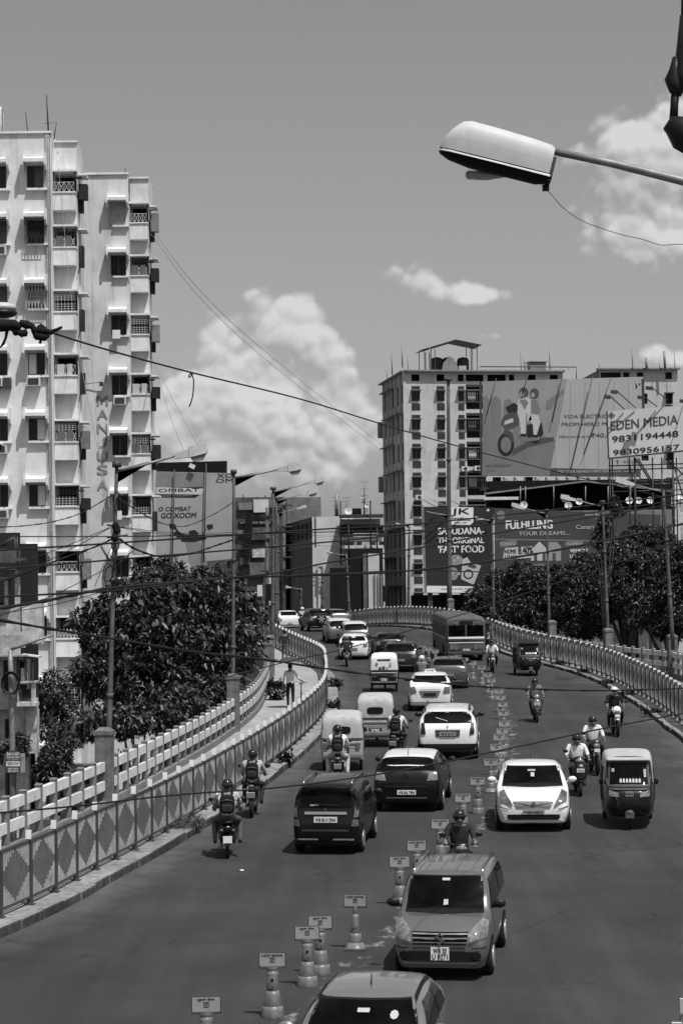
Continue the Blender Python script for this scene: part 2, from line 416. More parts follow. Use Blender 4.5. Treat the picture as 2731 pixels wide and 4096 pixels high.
def _asph():
    t = ASPH.node_tree; b = t.nodes['Principled BSDF']; b.inputs['Roughness'].default_value = .8; b.inputs['Specular IOR Level'].default_value = .2
    co = t.nodes.new('ShaderNodeTexCoord')
    def noise(sc, det, mp=None, r=.6):
        n = t.nodes.new('ShaderNodeTexNoise'); n.inputs['Scale'].default_value = sc; n.inputs['Detail'].default_value = det; n.inputs['Roughness'].default_value = r
        if mp:
            q = t.nodes.new('ShaderNodeMapping'); q.inputs['Scale'].default_value = mp; t.links.new(co.outputs['Object'], q.inputs[0]); t.links.new(q.outputs[0], n.inputs['Vector'])
        else: t.links.new(co.outputs['Object'], n.inputs['Vector'])
        return n.outputs['Fac']
    def mr(f, a, b_, c, d):
        r = t.nodes.new('ShaderNodeMapRange'); t.links.new(f, r.inputs[0])
        for i, q in enumerate((a, b_, c, d)): r.inputs[i+1].default_value = q
        return r.outputs[0]
    def mul(a, c):
        q = t.nodes.new('ShaderNodeMath'); q.operation = 'MULTIPLY'; t.links.new(a, q.inputs[0])
        if isinstance(c, (int, float)): q.inputs[1].default_value = c
        else: t.links.new(c, q.inputs[1])
        return q.outputs[0]
    at = t.nodes.new('ShaderNodeAttribute'); at.attribute_name = 'across'
    v = mul(mr(noise(.35, 5), .3, .7, .8, 1.2), mr(noise(1, 4, (2.2, .12, 1)), .3, .7, .86, 1.14))
    v = mul(v, mr(noise(.16, 2), .35, .65, .9, 1.12))
    v = mul(v, mr(noise(60, 3, None, .7), .25, .75, .86, 1.16))
    v = mul(v, mr(noise(220, 1), .3, .75, .88, 1.16))
    # pale dust gathers along the kerbs: 'across' runs 0..1 between them
    e = t.nodes.new('ShaderNodeMath'); e.operation = 'ABSOLUTE'
    e0 = t.nodes.new('ShaderNodeMath'); e0.operation = 'SUBTRACT'; t.links.new(at.outputs['Fac'], e0.inputs[0]); e0.inputs[1].default_value = .5
    t.links.new(e0.outputs[0], e.inputs[0])
    ad = t.nodes.new('ShaderNodeMath'); ad.operation = 'ADD'; t.links.new(e.outputs[0], ad.inputs[0]); t.links.new(mr(noise(1.4, 5), .3, .7, -.03, .03), ad.inputs[1])
    v = mul(v, mr(ad.outputs[0], .42, .495, 1, 1.75))
    # tar patches and oil line down the lanes
    v = mul(v, mr(noise(.9, 3, (1, .35, 1)), .66, .7, 1, .86))
    # tracks polished by tyres
    sn = t.nodes.new('ShaderNodeMath'); sn.operation = 'SINE'; sc = t.nodes.new('ShaderNodeMath'); sc.operation = 'MULTIPLY'; t.links.new(at.outputs['Fac'], sc.inputs[0]); sc.inputs[1].default_value = 50.
    t.links.new(sc.outputs[0], sn.inputs[0]); v = mul(v, mr(sn.outputs[0], -1, 1, .95, 1.05))
    # fine cracks, here and there
    ve = t.nodes.new('ShaderNodeTexVoronoi'); ve.feature = 'DISTANCE_TO_EDGE'; ve.inputs['Scale'].default_value = .42
    wv = t.nodes.new('ShaderNodeVectorMath'); wv.operation = 'ADD'; nz = t.nodes.new('ShaderNodeTexNoise'); nz.inputs['Scale'].default_value = 2.; t.links.new(co.outputs['Object'], nz.inputs['Vector'])
    t.links.new(co.outputs['Object'], wv.inputs[0]); t.links.new(nz.outputs['Color'], wv.inputs[1]); t.links.new(wv.outputs[0], ve.inputs['Vector'])
    crk = mr(ve.outputs['Distance'], .004, .012, .62, 1.); msk = mr(noise(.23, 2), .52, .6, 0, 1)
    mx = t.nodes.new('ShaderNodeMix'); mx.data_type = 'FLOAT'; t.links.new(msk, mx.inputs[0]); mx.inputs[2].default_value = 1.; t.links.new(crk, mx.inputs[3]); v = mul(v, mx.outputs[0])
    # dark drips of oil
    v = mul(v, mr(noise(1.7, 2, (1, .5, 1)), .7, .78, 1, .72))
    v = mul(v, .0385)
    # grit specks
    vo = t.nodes.new('ShaderNodeTexVoronoi'); vo.inputs['Scale'].default_value = 2.2; t.links.new(co.outputs['Object'], vo.inputs['Vector'])
    sp = mr(vo.outputs['Distance'], .018, .03, .16, 0)
    s2 = t.nodes.new('ShaderNodeMath'); s2.operation = 'MAXIMUM'; t.links.new(v, s2.inputs[0]); t.links.new(sp, s2.inputs[1])
    cc = t.nodes.new('ShaderNodeCombineColor')
    for i in range(3): t.links.new(s2.outputs[0], cc.inputs[i])
    t.links.new(cc.outputs[0], b.inputs['Base Color'])
    bp = t.nodes.new('ShaderNodeBump'); bp.inputs['Strength'].default_value = .35; bp.inputs['Distance'].default_value = .01
    t.links.new(noise(90, 3), bp.inputs['Height']); t.links.new(bp.outputs[0], b.inputs['Normal'])
_asph()
def strip(A, B, n, zf, name, m, attr=False, cols=12):
    """sheet between two paths, matched by their share of length"""
    def re(P_, n):
        A_ = np.array(P_, float); d = np.r_[0, np.cumsum(np.linalg.norm(np.diff(A_, axis=0), axis=1))]; q = np.linspace(0, d[-1], n + 1)
        return np.stack([np.interp(q, d, A_[:, 0]), np.interp(q, d, A_[:, 1])], 1)
    a = re(A, n); b = re(B, n); mb = MB(); vs = []; fs = []; ac = []
    for i in range(n + 1):
        for j in range(cols + 1):
            t = j / cols; p = a[i]*(1-t) + b[i]*t; vs.append((p[0], p[1], zf(p[1], t))); ac.append(t)
    for i in range(n):
        for j in range(cols): k = i*(cols+1) + j; fs.append((k, k+1, k+cols+2, k+cols+1))
    mb.add(vs, fs, 0, True); o = mb.build(name, m)
    if attr:
        at = o.data.attributes.new('across', 'FLOAT', 'POINT'); at.data.foreach_set('value', ac)
    return struct(o)
strip(LK_, RKs, 170, lambda Y, t: rz(Y), 'road', ASPH, True, 24)
VERGE = mat('verge_dust', .2, .95, var=.35, scale=3, bump_=.5, dirt=(1.7, .45))
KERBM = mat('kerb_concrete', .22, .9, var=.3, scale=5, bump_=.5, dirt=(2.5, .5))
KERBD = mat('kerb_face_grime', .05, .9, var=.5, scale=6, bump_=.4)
PAVE = mat('footpath_slabs', .28, .9, var=.2, scale=3, dirt=(1.2, .7))
LP = offset_path(LFs, -2.6)         # concrete parapet line, left
LP2 = offset_path(LFs, -3.0)
strip(LP2, LFs, 170, lambda Y, t: rz(Y) + .15, 'footpath', PAVE, cols=3)
strip(offset_path(LFs, .0), offset_path(LFs, .38), 170, lambda Y, t: rz(Y) + .15 - .02*t, 'verge', VERGE, cols=3)
def kerb(A, side, name):
    """kerb: a low uneven wall on the road edge, one stone at a time"""
    pts = resample(A, 1.0); mb = MB(); rnd = random.Random(3)
    root = struct(bpy.data.objects.new(name, None)); COL.objects.link(root)
    for i in range(len(pts) - 1):
        a = Vector((*pts[i], 0)); b = Vector((*pts[i+1], 0)); t = (b-a).normalized(); n = Vector((t.y, -t.x, 0)) * side
        if i > 150: break
        w = .16; j = rnd.uniform(-.025, .025); hgt = .15 + rnd.uniform(-.02, .02)
        q = MB(); vs = []
        a2 = a + t*.012; b2 = b - t*.012
        for p in (a2, b2):
            z = rz(p.y)
            for off, dz in ((0+j, -.2), (0+j+.015, hgt-.02), (.03+j, hgt), (w, hgt+.005), (w, -.2)): vs.append((p.x - n.x*off, p.y - n.y*off, z + dz))
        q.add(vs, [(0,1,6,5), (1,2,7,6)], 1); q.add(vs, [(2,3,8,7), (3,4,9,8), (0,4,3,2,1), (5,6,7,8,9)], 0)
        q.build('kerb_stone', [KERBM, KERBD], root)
    return root
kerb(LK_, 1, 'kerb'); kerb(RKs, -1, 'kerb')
RP = [(9.9, 58), (11.9, 68), (13.6, 79), (15.2, 90), (15.4, 97), (15.0, 100), (13.8, 104.), (12.3, 111), (10.5, 122), (9.0, 132), (7.2, 143), (5.3, 154), (3.2, 165), (1.2, 173), (-1.6, 182)]
RFs = offset_path(RKs, .62)         # right fence line
strip(offset_path(RKs, .14), offset_path(RKs, 1.2), 150, lambda Y, t: rz(Y) + .15, 'verge', VERGE, cols=3)
RPs = resample(RP, 1.0)
def between(Y, pts):  # x of a path at Y
    A = np.array(pts); return float(np.interp(Y, A[:, 1], A[:, 0]))
RKb = [q for q in RKs if 58 <= q[1] <= 182]
strip(offset_path(RKb, 1.1), RPs, 120, lambda Y, t: rz(Y) + .14, 'footpath', VERGE, cols=3)
# retaining walls of the ramp and the street level around it
def side_wall(pts, name):
    mb = MB()
    for i in range(len(pts) - 1):
        a, b = pts[i], pts[i+1]
        mb.add([(a[0], a[1], -.5), (b[0], b[1], -.5), (b[0], b[1], rz(b[1]) + .13), (a[0], a[1], rz(a[1]) + .13)], [(0, 1, 2, 3), (3, 2, 1, 0)][:1], 0)
    return struct(mb.build(name, CONC))
side_wall(LP2, 'retaining_wall'); side_wall(RPs, 'retaining_wall')
GROUND = mat('street_ground', .09, .95, var=.3, scale=.8, dirt=(.3, .6))
g = MB(); g.add([(-900, -60, 0), (900, -60, 0), (900, 2500, 0), (-900, 2500, 0)], [(0, 1, 2, 3)], 0); struct(g.build('ground', GROUND))
# street below, left
g = MB(); g.add([(-40, 5, .006), (-10.5, 5, .006), (-10.5, 100, .006), (-40, 100, .006)], [(0, 1, 2, 3)], 0); struct(g.build('street', mat('street_asphalt', .07, .9, var=.3, scale=.6)))
# worn paint along the line of cones
WORN = bpy.data.materials.new('worn_road_paint'); WORN.use_nodes = True
def _worn():
    t = WORN.node_tree; b = t.nodes['Principled BSDF']; b.inputs['Roughness'].default_value = .85
    co = t.nodes.new('ShaderNodeTexCoord'); mp = t.nodes.new('ShaderNodeMapping'); mp.inputs['Scale'].default_value = (1, .5, 1)
    t.links.new(co.outputs['Object'], mp.inputs[0])
    n = t.nodes.new('ShaderNodeTexNoise'); n.inputs['Scale'].default_value = 3.4; n.inputs['Detail'].default_value = 7; n.inputs['Roughness'].default_value = .68
    t.links.new(mp.outputs[0], n.inputs['Vector'])
    at = t.nodes.new('ShaderNodeAttribute'); at.attribute_name = 'edge'
    ad = t.nodes.new('ShaderNodeMath'); ad.operation = 'SUBTRACT'; t.links.new(n.outputs['Fac'], ad.inputs[0]); t.links.new(at.outputs['Fac'], ad.inputs[1])
    r = t.nodes.new('ShaderNodeMapRange'); t.links.new(ad.outputs[0], r.inputs[0]); r.inputs[1].default_value = .5; r.inputs[2].default_value = .62; r.inputs[3].default_value = 0; r.inputs[4].default_value = .75
    b.inputs['Base Color'].default_value = (.25, .25, .25, 1)
    t.links.new(r.outputs[0], b.inputs['Alpha'])
_worn()
# ---------------------------------------------------------------- railings, parapets, lamp posts, bollards
def proj(p):
    d = Vector(p) - Vector((0, 0, EYE)); k = FPX / d.dot(_F)
    return CX + d.dot(_R)*k, CY - d.dot(_U)*k
FL = mat('railing_light_paint', .37, .55, var=.25, scale=5, dirt=(2.2, .6), streak=.25)
FD = mat('railing_dark_paint', .12, .55, var=.2, scale=9)
FP = mat('railing_post_paint', .06, .5, var=.2, scale=9)
REFL = mat('reflector_plate', .62, .35, var=.08, scale=12)
REFD = mat('reflector_base', .09, .5)
def post_mesh(h=1.2):
    b = MB(); b.box((0, 0, h/2), (.09, .09, h)); b.box((0, 0, .01), (.16, .16, .02)); return b.mesh('post', FP)
POST_ME = post_mesh(); b = MB(); b.box((0, -.055, 1.28), (.105, .02, .17), 0, Matrix.Rotation(R_(-8), 3, 'X')); b.box((0, 0, 1.17), (.1, .1, .05), 1); CAP_ME = b.mesh('reflector', [REFL, REFD])
def fence(pts, label, off=.15, flip=1, nb=13, H=1.18):
    org = Vector((pts[0][0], pts[0][1], rz(pts[0][1]) + off)); root = thing('railing_fence', label, 'fence', org)
    for i in range(len(pts)):
        p = Vector(zp(pts[i], off)); a = Vector((*pts[max(i-1, 0)], 0)); c = Vector((*pts[min(i+1, len(pts)-1)], 0)); t = (c-a).normalized()
        ang = math.atan2(t.x, t.y)
        o = inst(POST_ME, 'post', root, p - org, (0, 0, -ang)); q = inst(CAP_ME, 'reflector', o, (0, 0, 0), (0, 0, random.uniform(-.08, .08)))
        if i == len(pts) - 1: break
        p2 = Vector(zp(pts[i+1], off)); d = p2 - p; L = math.hypot(d.x, d.y)
        for z in (H - .02, .14):
            r = MB(); r.bar(p + Vector((0, 0, z)), p2 + Vector((0, 0, z)), .05, .045); r.build('rail', FP, root, org)
        b = MB(); nn = Vector((-d.y, d.x, 0)).normalized()
        for j in range(nb):
            u = (j + .75) / (nb + .5); c = p + d*u; k = 1 - abs(j - (nb-1)/2) / ((nb+1)/2)
            zc = (H + .14) / 2 ; hd = .47 * k; z0, z1 = .16, H - .04
            tv = Vector((d.x, d.y, 0)).normalized() * .024; w = nn * .012
            for (za, zb, m) in ((z0, zc - hd, 0), (zc - hd, zc + hd, 1), (zc + hd, z1, 0)):
                if zb - za < .01: continue
                vs = []
                for z in (za, zb):
                    for s1, s2 in ((-1, -1), (1, -1), (1, 1), (-1, 1)): vs.append(c + tv*s1 + w*s2 + Vector((0, 0, z)))
                b.add(vs, [(0,1,5,4), (1,2,6,5), (2,3,7,6), (3,0,4,7)], m)
        b.build('bar_panel', [FL, FD], root, org, stuff=True)
    return root
LFp = resample([q for q in LFs if q[1] < 150], 1.35); RFp = resample([q for q in RFs if 62 < q[1] < 186], 1.35)
fence(LFp, 'long painted railing with diamond pattern bars beside the left kerb and footpath')
fence(RFp, 'long painted railing with diamond pattern bars along the right kerb curve', off=.17, H=1.3)
fence([(4.35, 26.2), (4.05, 24.9), (3.72, 23.75), (3.45, 22.55), (3.2, 21.3)], 'short end of painted railing in the lower right corner')
# concrete parapets with white beams
b = MB(); b.box((0, 0, .6), (.13, .17, 1.2)); b.box((0, 0, 1.215), (.16, .2, .03), taper=.7); PP_ME = b.mesh('baluster', POSTG)
def pillar_mesh():
    b = MB(); b.box((0, 0, .9), (.4, .4, 1.8)); b.box((0, 0, 1.85), (.45, .45, .1)); b.box((0, 0, 1.94), (.4, .4, .08), taper=.55)
    return b.mesh('pillar', mat('pillar_concrete', .14, .9, var=.45, scale=3, bump_=.4, streak=.45, dirt=(2., .5)))
PIL_ME = pillar_mesh()
def parapet(pts, label, pillars, off=.15):
    pts = resample(pts, 1.12); org = Vector(zp(pts[0], off)); root = thing('concrete_parapet', label, 'parapet', org)
    pil = []
    for sx in pillars:
        k = min(range(len(pts)), key=lambda i: abs(proj(zp(pts[i], off+1))[0] - sx) if pts[i][1] < 175 else 1e9); pil.append(k)
    n = 0
    for i in range(len(pts)):
        p = Vector(zp(pts[i], off)); t = Vector((*pts[min(i+1, len(pts)-1)], 0)) - Vector((*pts[max(i-1, 0)], 0)); ang = -math.atan2(t.x, t.y)
        if i in pil:
            inst(PIL_ME, 'pillar', root, p - org, (0, 0, ang)); 
        elif n < 290: inst(PP_ME, 'baluster', root, p - org, (0, 0, ang)); n += 1
        if i == len(pts) - 1: break
        p2 = Vector(zp(pts[i+1], off)); t = (p2 - p).normalized(); b = MB()
        for z in (1.02, .55):
            b = MB(); b.bar(p + t*.06 + Vector((0, 0, z)), p2 - t*.06 + Vector((0, 0, z)), .13, .23, 0)
            if i < 140: b.build('beam', PAINTW, root, org)
        k = MB(); k.bar(p + Vector((0, 0, .08)), p2 + Vector((0, 0, .08)), .22, .2, 0); 
        if i < 240: k.build('kerb_base', POSTG, root, org)
    return root, [pts[k] for k in pil]
_, PILL = parapet([q for q in LP if q[1] < 150], 'concrete balustrade with white beams and tall pillars left of the footpath', [427, 932, 1072, 1100])
_, PILR = parapet(RPs, 'concrete balustrade with pale beams and pillars behind the right railing', [2680, 2434, 2197, 1976, 1800])
# street lamps
HEADG = mat('lamp_head_grey', .4, .45, var=.15, scale=8)
LENS = mat('lamp_lens', .16, .15, var=.3, scale=6, clear=.5)
def lamp(label, Y, base, top, a0, a1, h1, r=.075, group='street lamps along the flyover', head=True, arm_r=.035, cap=True, zbase=None):
    B = P(*base, Y); T = P(*top, Y); A0 = P(*a0, Y); A1 = P(*a1, Y); H = P(*h1, Y)
    if zbase is not None: B.z = zbase
    root = thing('street_lamp', label, 'street lamp', B, 0, group)
    b = MB(); n = 6
    pts = [B + (T - B) * (i/n) for i in range(n+1)]
    b.tube(pts, [r*1.25, r*1.2, r*1.15, r, r*.9, r*.8, r*.75], 8)
    for k in (2, 4): b.tube([pts[k] - Vector((0, 0, .06)), pts[k] + Vector((0, 0, .06))], r*1.4, 8)
    b.build('pole', RUST, root, B)
    if cap:
        b = MB(); b.tube([T - Vector((0, 0, .05)), T + Vector((0, 0, .1))], r*1.9, 10); b.build('pole_cap', STEEL_D, root, B)
    b = MB(); b.tube([A0, A0*.6 + A1*.4 + Vector((0, 0, -.02)), A1], [arm_r*1.2, arm_r*1.1, arm_r], 6)
    b.add([A0 + Vector((0, -.02, .03)), A0 + Vector((0, -.02, -.3)), A0*.45 + A1*.55 + Vector((0, -.02, -.03)), A0*.45 + A1*.55 + Vector((0, -.02, .03))], [(0, 1, 2, 3), (3, 2, 1, 0)], 0)
    b.build('arm', STEEL, root, B)
    if head:
        d = (H - A1); L = d.length; d.normalize(); up = Vector((0, 0, 1)); nrm = Vector((0, 1, 0)); w = L * .17
        def sec(t, hw, z0, z1): c = A1 + d*L*t; return [c + nrm*-hw + up*z0, c + nrm*hw + up*z0, c + nrm*hw*.8 + up*z1, c - nrm*hw*.8 + up*z1]
        def loft(secs, nm, m, par):
            q = MB(); vs = sum(secs, [])
            fs = [(0, 1, 2, 3)[::-1]]
            for i in range(len(secs)-1):
                for j in range(4): fs.append((i*4+j, i*4+(j+1) % 4, (i+1)*4+(j+1) % 4, (i+1)*4+j))
            k = len(secs)*4; fs.append((k-4, k-3, k-2, k-1)); q.add(vs, fs, 0); return q.build(nm, m, par, B)
        hd = loft([sec(0, w*.55, -.08*L, .07*L), sec(.42, w*.8, -.12*L, .12*L), sec(.44, w, -.14*L, .2*L), sec(.95, w, -.10*L, .19*L), sec(1, w*.9, -.08*L, .05*L)], 'lamp_head', HEADG, root)
        loft([sec(.48, w*.9, -.145*L, -.12*L), sec(.56, w*.8, -.27*L, -.13*L), sec(.86, w*.8, -.27*L, -.11*L), sec(.96, w*.85, -.11*L, -.09*L)], 'lens', LENS, hd)
    return root
LMPL = [PILL[0][1] + .35, PILL[1][1] + .3]
lamp('rusty street lamp at the nearest left pillar, arm over the apartment balconies', LMPL[0], (425, 3010), (468, 1862), (470, 1884), (700, 1824), (830, 1800), r=.062, zbase=rz(LMPL[0]))
lamp('street lamp at the second left pillar, arm beside the motorbike billboard', LMPL[1], (930, 2780), (935, 1890), (941, 1910), (1110, 1879), (1208, 1869), r=.06, zbase=rz(LMPL[1]))
lamp('street lamp right of the big left tree, highest of the three overlapping arms', 113, (1090, 2640), (1093, 1956), (1097, 1968), (1232, 1932), (1298, 1918), r=.09)
lamp('street lamp behind the big left tree, middle of the three overlapping arms', 138, (1104, 2560), (1106, 1995), (1107, 2004), (1203, 1977), (1270, 1964), r=.09)
lamp('far street lamp with the lowest and smallest arm left of the pale building', 172, (1112, 2540), (1112, 2040), (1113, 2054), (1186, 2034), (1226, 2027), r=.1)
lamp('street lamp at the right edge in front of the scaffold, over the thick tree', 97, (2690, 2600), (2650, 1940), (2646, 1967), (2535, 1938), (2458, 1920), r=.08)
lamp('street lamp second from the right edge, beside the small leafy branch', 107.5, (2432, 2600), (2408, 2010), (2400, 2024), (2302, 2000), (2240, 1988), r=.075)
lamp('street lamp standing in front of the bank billboard lettering', 119, (2196, 2540), (2184, 2044), (2180, 2054), (2098, 2034), (2044, 2020), r=.07)
lamp('slim lamp pole in the gap between the spice and the bank billboards', 128.5, (1974, 2500), (1967, 2076), (1962, 2082), (1930, 2077), (1898, 2072), r=.07)
lamp('tall mast rising in front of the right apartment block', 143, (1797, 2480), (1792, 1520), (1792, 2062), (1735, 2050), (1700, 2040), r=.14, head=False)
lamp('small lamp pole against the narrow side of the right apartment block', 168, (1632, 2480), (1636, 2094), (1634, 2099), (1600, 2096), (1582, 2094), r=.1, cap=False)
lamp('lamp pole in front of the pale blank building wall', 176, (1291, 2450), (1288, 2264), (1287, 2268), (1262, 2262), (1247, 2261), r=.12, cap=False)
lamp('thin leaning lamp pole in front of the black windowless wall', 172, (1399, 2500), (1385, 2215), (1384, 2222), (1330, 2212), (1303, 2206), r=.1, cap=False)
lamp('small bent lamp pole in front of the dark recessed doorway wall', 182, (1203, 2450), (1205, 2352), (1204, 2358), (1165, 2350), (1138, 2347), r=.09, cap=False)
# cable knots and crossarms on the nearest left lamp post
_kp = [o for o in COL.objects if o.type == 'EMPTY' and o.name == 'street_lamp'][0]; _o = Vector(_kp.location)
for (a, c, r) in (((430, 2100), (500, 2110), .03), ((428, 2150), (512, 2140), .028), ((405, 2185), (440, 2245), .03), ((535, 2200), (470, 2260), .022), ((480, 2120), (455, 2290), .03)):
    b = MB(); b.tube([P(*a, LMPL[0]-.1), P(*c, LMPL[0]-.1)], r, 6); b.build('crossarm', RUST if a[0] > 420 else STEEL_D, _kp, _o)
for k, (sx, sy, rx) in enumerate(((432, 2290, .12), (445, 2310, .16), (478, 2330, .1), (462, 2175, .1), (470, 1990, .07))):
    c = P(sx, sy, LMPL[0]-.15); b = MB(); b.tube([c + Vector((rx*math.cos(a), .03*math.sin(3*a), rx*1.9*math.sin(a))) for a in np.linspace(0, 6.283, 18)], .013, 5); b.build('cable_loop', WIREM, _kp, _o)
for k, (sx, sy) in enumerate(((463, 2105), (468, 2120), (460, 2150), (466, 2330), (463, 2345))):
    b = MB(); b.ball(P(sx, sy, LMPL[0]-.12), .09, 7, 5, 0, (1.1, .7, 1.3)); b.build('cable_knot', BLACKM, _kp, _o)
# bollards with bank signs
CB = mat('cone_rubber', .075, .6, var=.25, scale=12, dirt=(6, .7)); CR = mat('cone_reflective_band', .16, .35, var=.2, scale=14, dirt=(5, .7))
SGN = mat('small_sign_face', .28, .4, var=.15, scale=8, dirt=(7, .75)); SGE = mat('small_sign_frame', .045, .5); LET = mat('dark_lettering', .03, .6); LETW = mat('white_lettering', .75, .5)
def poly_lathe(prof, n, ph=0):
    b = MB(); 
    for (r0, z0, r1, z1, m) in prof:
        vs = []
        for r, z in ((r0, z0), (r1, z1)):
            for j in range(n): a = 2*math.pi*(j+.5)/n + ph; vs.append((r*math.cos(a), r*math.sin(a), z))
        b.add(vs, [(j, (j+1) % n, n+(j+1) % n, n+j) for j in range(n)] + [list(range(n, 2*n))], m, n > 8)
    return b
def bollard(hindi, slim):
    root = thing('traffic_bollard', 'x', 'traffic bollard', (0, 0, 0), 0, 'bollards with bank signs in the road centre')
    if slim:
        b = poly_lathe([(.17, .03, .12, .12, 1), (.12, .12, .1, .2, 0), (.1, .2, .092, .27, 1), (.092, .27, .055, .5, 0), (.055, .5, .048, .58, 1), (.048, .58, .035, .72, 0)], 14)
        b.box((0, 0, .015), (.36, .36, .03), 0)
    else:
        b = poly_lathe([(.17, 0, .15, .1, 0), (.15, .1, .142, .16, 1), (.142, .16, .105, .31, 0), (.105, .31, .09, .37, 1), (.085, .37, .08, .58, 0), (.08, .58, .082, .645, 1), (.082, .645, .09, .7, 0)], 16)
    b.build('body', [CB, CR], root)
    if not slim:
        k = MB(); k.lathe([(.02, 0), (.02, .01)], 10, (0, -.088, .53), axis='Y'); k.build('hole', BLACKM, root)
    text('KP', (-.035, .035, .41 if not slim else .36, .465 if not slim else .4), -.092 if not slim else -.085, CR, root, 'lettering', .02)
    sg = MB(); sg.box((0, 0, .79), (.38, .035, .225), 0); sg.box((0, 0, .69), (.1, .03, .04), 0); s = sg.build('sign', SGE, root)
    k = MB(); k.box((0, -.0185, .8), (.355, .004, .185), 0); k.build('sign_face', SGN, s)
    if hindi: text('यूको बैंक', (-.11, .11, .845, .88), -.0215, LET, s, 'lettering', .01)
    else: text('UCO BANK', (-.15, .15, .848, .88), -.0215, LET, s, 'lettering', .03)
    L = MB()
    for (x, z, w, h) in ((0, .827, .064, .008), (0, .767, .064, .008), (-.03, .797, .008, .06), (.03, .797, .008, .06), (0, .79, .012, .03), (-.012, .805, .008, .02), (.012, .805, .008, .02)):
        L.box((x, -.0225, z), (w, .003, h))
    L.build('emblem', LET, s)
    text('HONOURS YOUR TRUST', (-.16, .16, .693, .706), -.0185, SGN, s, 'small_lettering')
    return root
BOLL = {}
_signs = [(825,4020,1,0),(1089,3841,0,0),(1228,3733,1,0),(1280,3691,1,0),(1420,3604,0,1),(1597,3449,1,0),(1665,3384,0,0),(1759,3297,0,0),(1850,3193,0,0),(1909,3125,0,0),
  (1962,3050,0,1),(1984,2990,0,0),(1996,2950,1,0),(2007,2925,0,0),(2015,2895,0,0),(2012,2853,0,0),(2009,2818,0,0),(2001,2790,0,0),(1994,2765,0,0),(1964,2722,0,0),(1950,2700,0,0),(1925,2671,0,0),(1889,2652,0,0),(1858,2640,1,0),(1830,2628,0,0),(1740,2606,0,0),(1713,2597,0,0),(1690,2589,0,0),(1652,2578,0,0),(1627,2570,0,0),(1608,2560,0,0),(1345,2480,0,0)]
_ordn = 'nearest,second,third,fourth,fifth,sixth,seventh,eighth,ninth,tenth,eleventh,twelfth,thirteenth,fourteenth,fifteenth,sixteenth,seventeenth,eighteenth,nineteenth,twentieth'.split(',')
def ordinal(i):
    if i < 20: return _ordn[i]
    a = ['twenty', 'thirty'][i//10 - 2 + (1 if (i+1) % 10 == 0 else 0)] if False else None
    k = i + 1
    return {21:'twenty-first',22:'twenty-second',23:'twenty-third',24:'twenty-fourth',25:'twenty-fifth',26:'twenty-sixth',27:'twenty-seventh',28:'twenty-eighth',29:'twenty-ninth',30:'thirtieth',31:'thirty-first',32:'thirty-second'}.get(k, 'last')
CPTS = []
for i, (sx, sy, hi, sl) in enumerate(_signs):
    key = (hi, sl); p = G(sx, sy, .79)
    if i in (5,): sl_txt = ''
    lab = ('slim cone' if sl else 'banded bollard') + (' with Hindi bank sign' if hi else ' with English bank sign') + ', ' + ordinal(i) + ' from the camera in the centre row'
    if key not in BOLL: BOLL[key] = o = bollard(hi, sl)
    else: o = copy_tree(BOLL[key])
    o['label'] = lab; p.z -= .79; o.location = p; o.rotation_euler = (0, 0, random.uniform(-.12, .12)); CPTS.append((p.x, p.y))
_c = [(CPTS[0][0] - 1.2, CPTS[0][1] - 4)] + sorted([(q[0] + .12, q[1]) for q in CPTS], key=lambda q: q[1])
_c = [q for i, q in enumerate(_c) if i == 0 or q[1] - _c[i-1][1] > .5]
def worn_strip():
    A = offset_path(_c, -.28); B = offset_path(_c, .62); mb = MB(); vs = []; at = []
    for i in range(len(A)):
        for j in range(5):
            t = j/4; x = A[i][0]*(1-t) + B[i][0]*t; y = A[i][1]*(1-t) + B[i][1]*t; vs.append((x, y, rz(y) + .006)); at.append(abs(t-.5)**2*1.3)
    mb.add(vs, [(i*5+j, i*5+j+1, i*5+j+6, i*5+j+5) for i in range(len(A)-1) for j in range(4)], 0, True)
    o = mb.build('worn_road_marking', WORN); a = o.data.attributes.new('edge', 'FLOAT', 'POINT'); a.data.foreach_set('value', at); struct(o)
worn_strip()
# ---------------------------------------------------------------- cars
def loft_mesh(st, nu=5, nv=4, cap_in=.04):
    """st: list of (y, [half-section control points (x, z) from the bottom centre to the top centre])"""
    rows = []
    for y, sec in st: rows.append([y] + [c for p in cat(sec, nv) for c in p])
    R = cat(rows, nu); k = (R.shape[1] - 1) // 2; vs = []; fs = []
    for r in R:
        x = np.maximum(r[1::2], 0); z = r[2::2]; ring = [(x[i], r[0], z[i]) for i in range(k)] + [(-x[i], r[0], z[i]) for i in range(k-2, 0, -1)]
        vs += ring
    m = 2*k - 2
    for i in range(len(R)-1):
        for j in range(m): fs.append((i*m+j, (i+1)*m+j, (i+1)*m+(j+1) % m, i*m+(j+1) % m))
    for base, sg in ((0, 1), ((len(R)-1)*m, -1)):
        f = [base + j for j in range(m)]; fs.append(f if sg > 0 else f[::-1])
    return vs, fs
def csec(zb, zbelt, ztop, wb, wm, wbelt, wtop, hood=False):
    if hood: return [(0, zb), (wb*.85, zb), (wb, zb+.08), (wm, zb+(zbelt-zb)*.5), (wbelt+.01, zbelt-.07), (wbelt-.06, zbelt+(ztop-zbelt)*.3), (wtop*.62, ztop-.015), (wtop*.3, ztop-.003), (0, ztop)]
    return [(0, zb), (wb*.85, zb), (wb, zb+.08), (wm, zb+(zbelt-zb)*.5), (wbelt, zbelt-.03), (wbelt*.5+wtop*.5+.012, (zbelt+ztop)/2), (wtop, ztop-.10), (wtop*.8, ztop-.025), (0, ztop)]
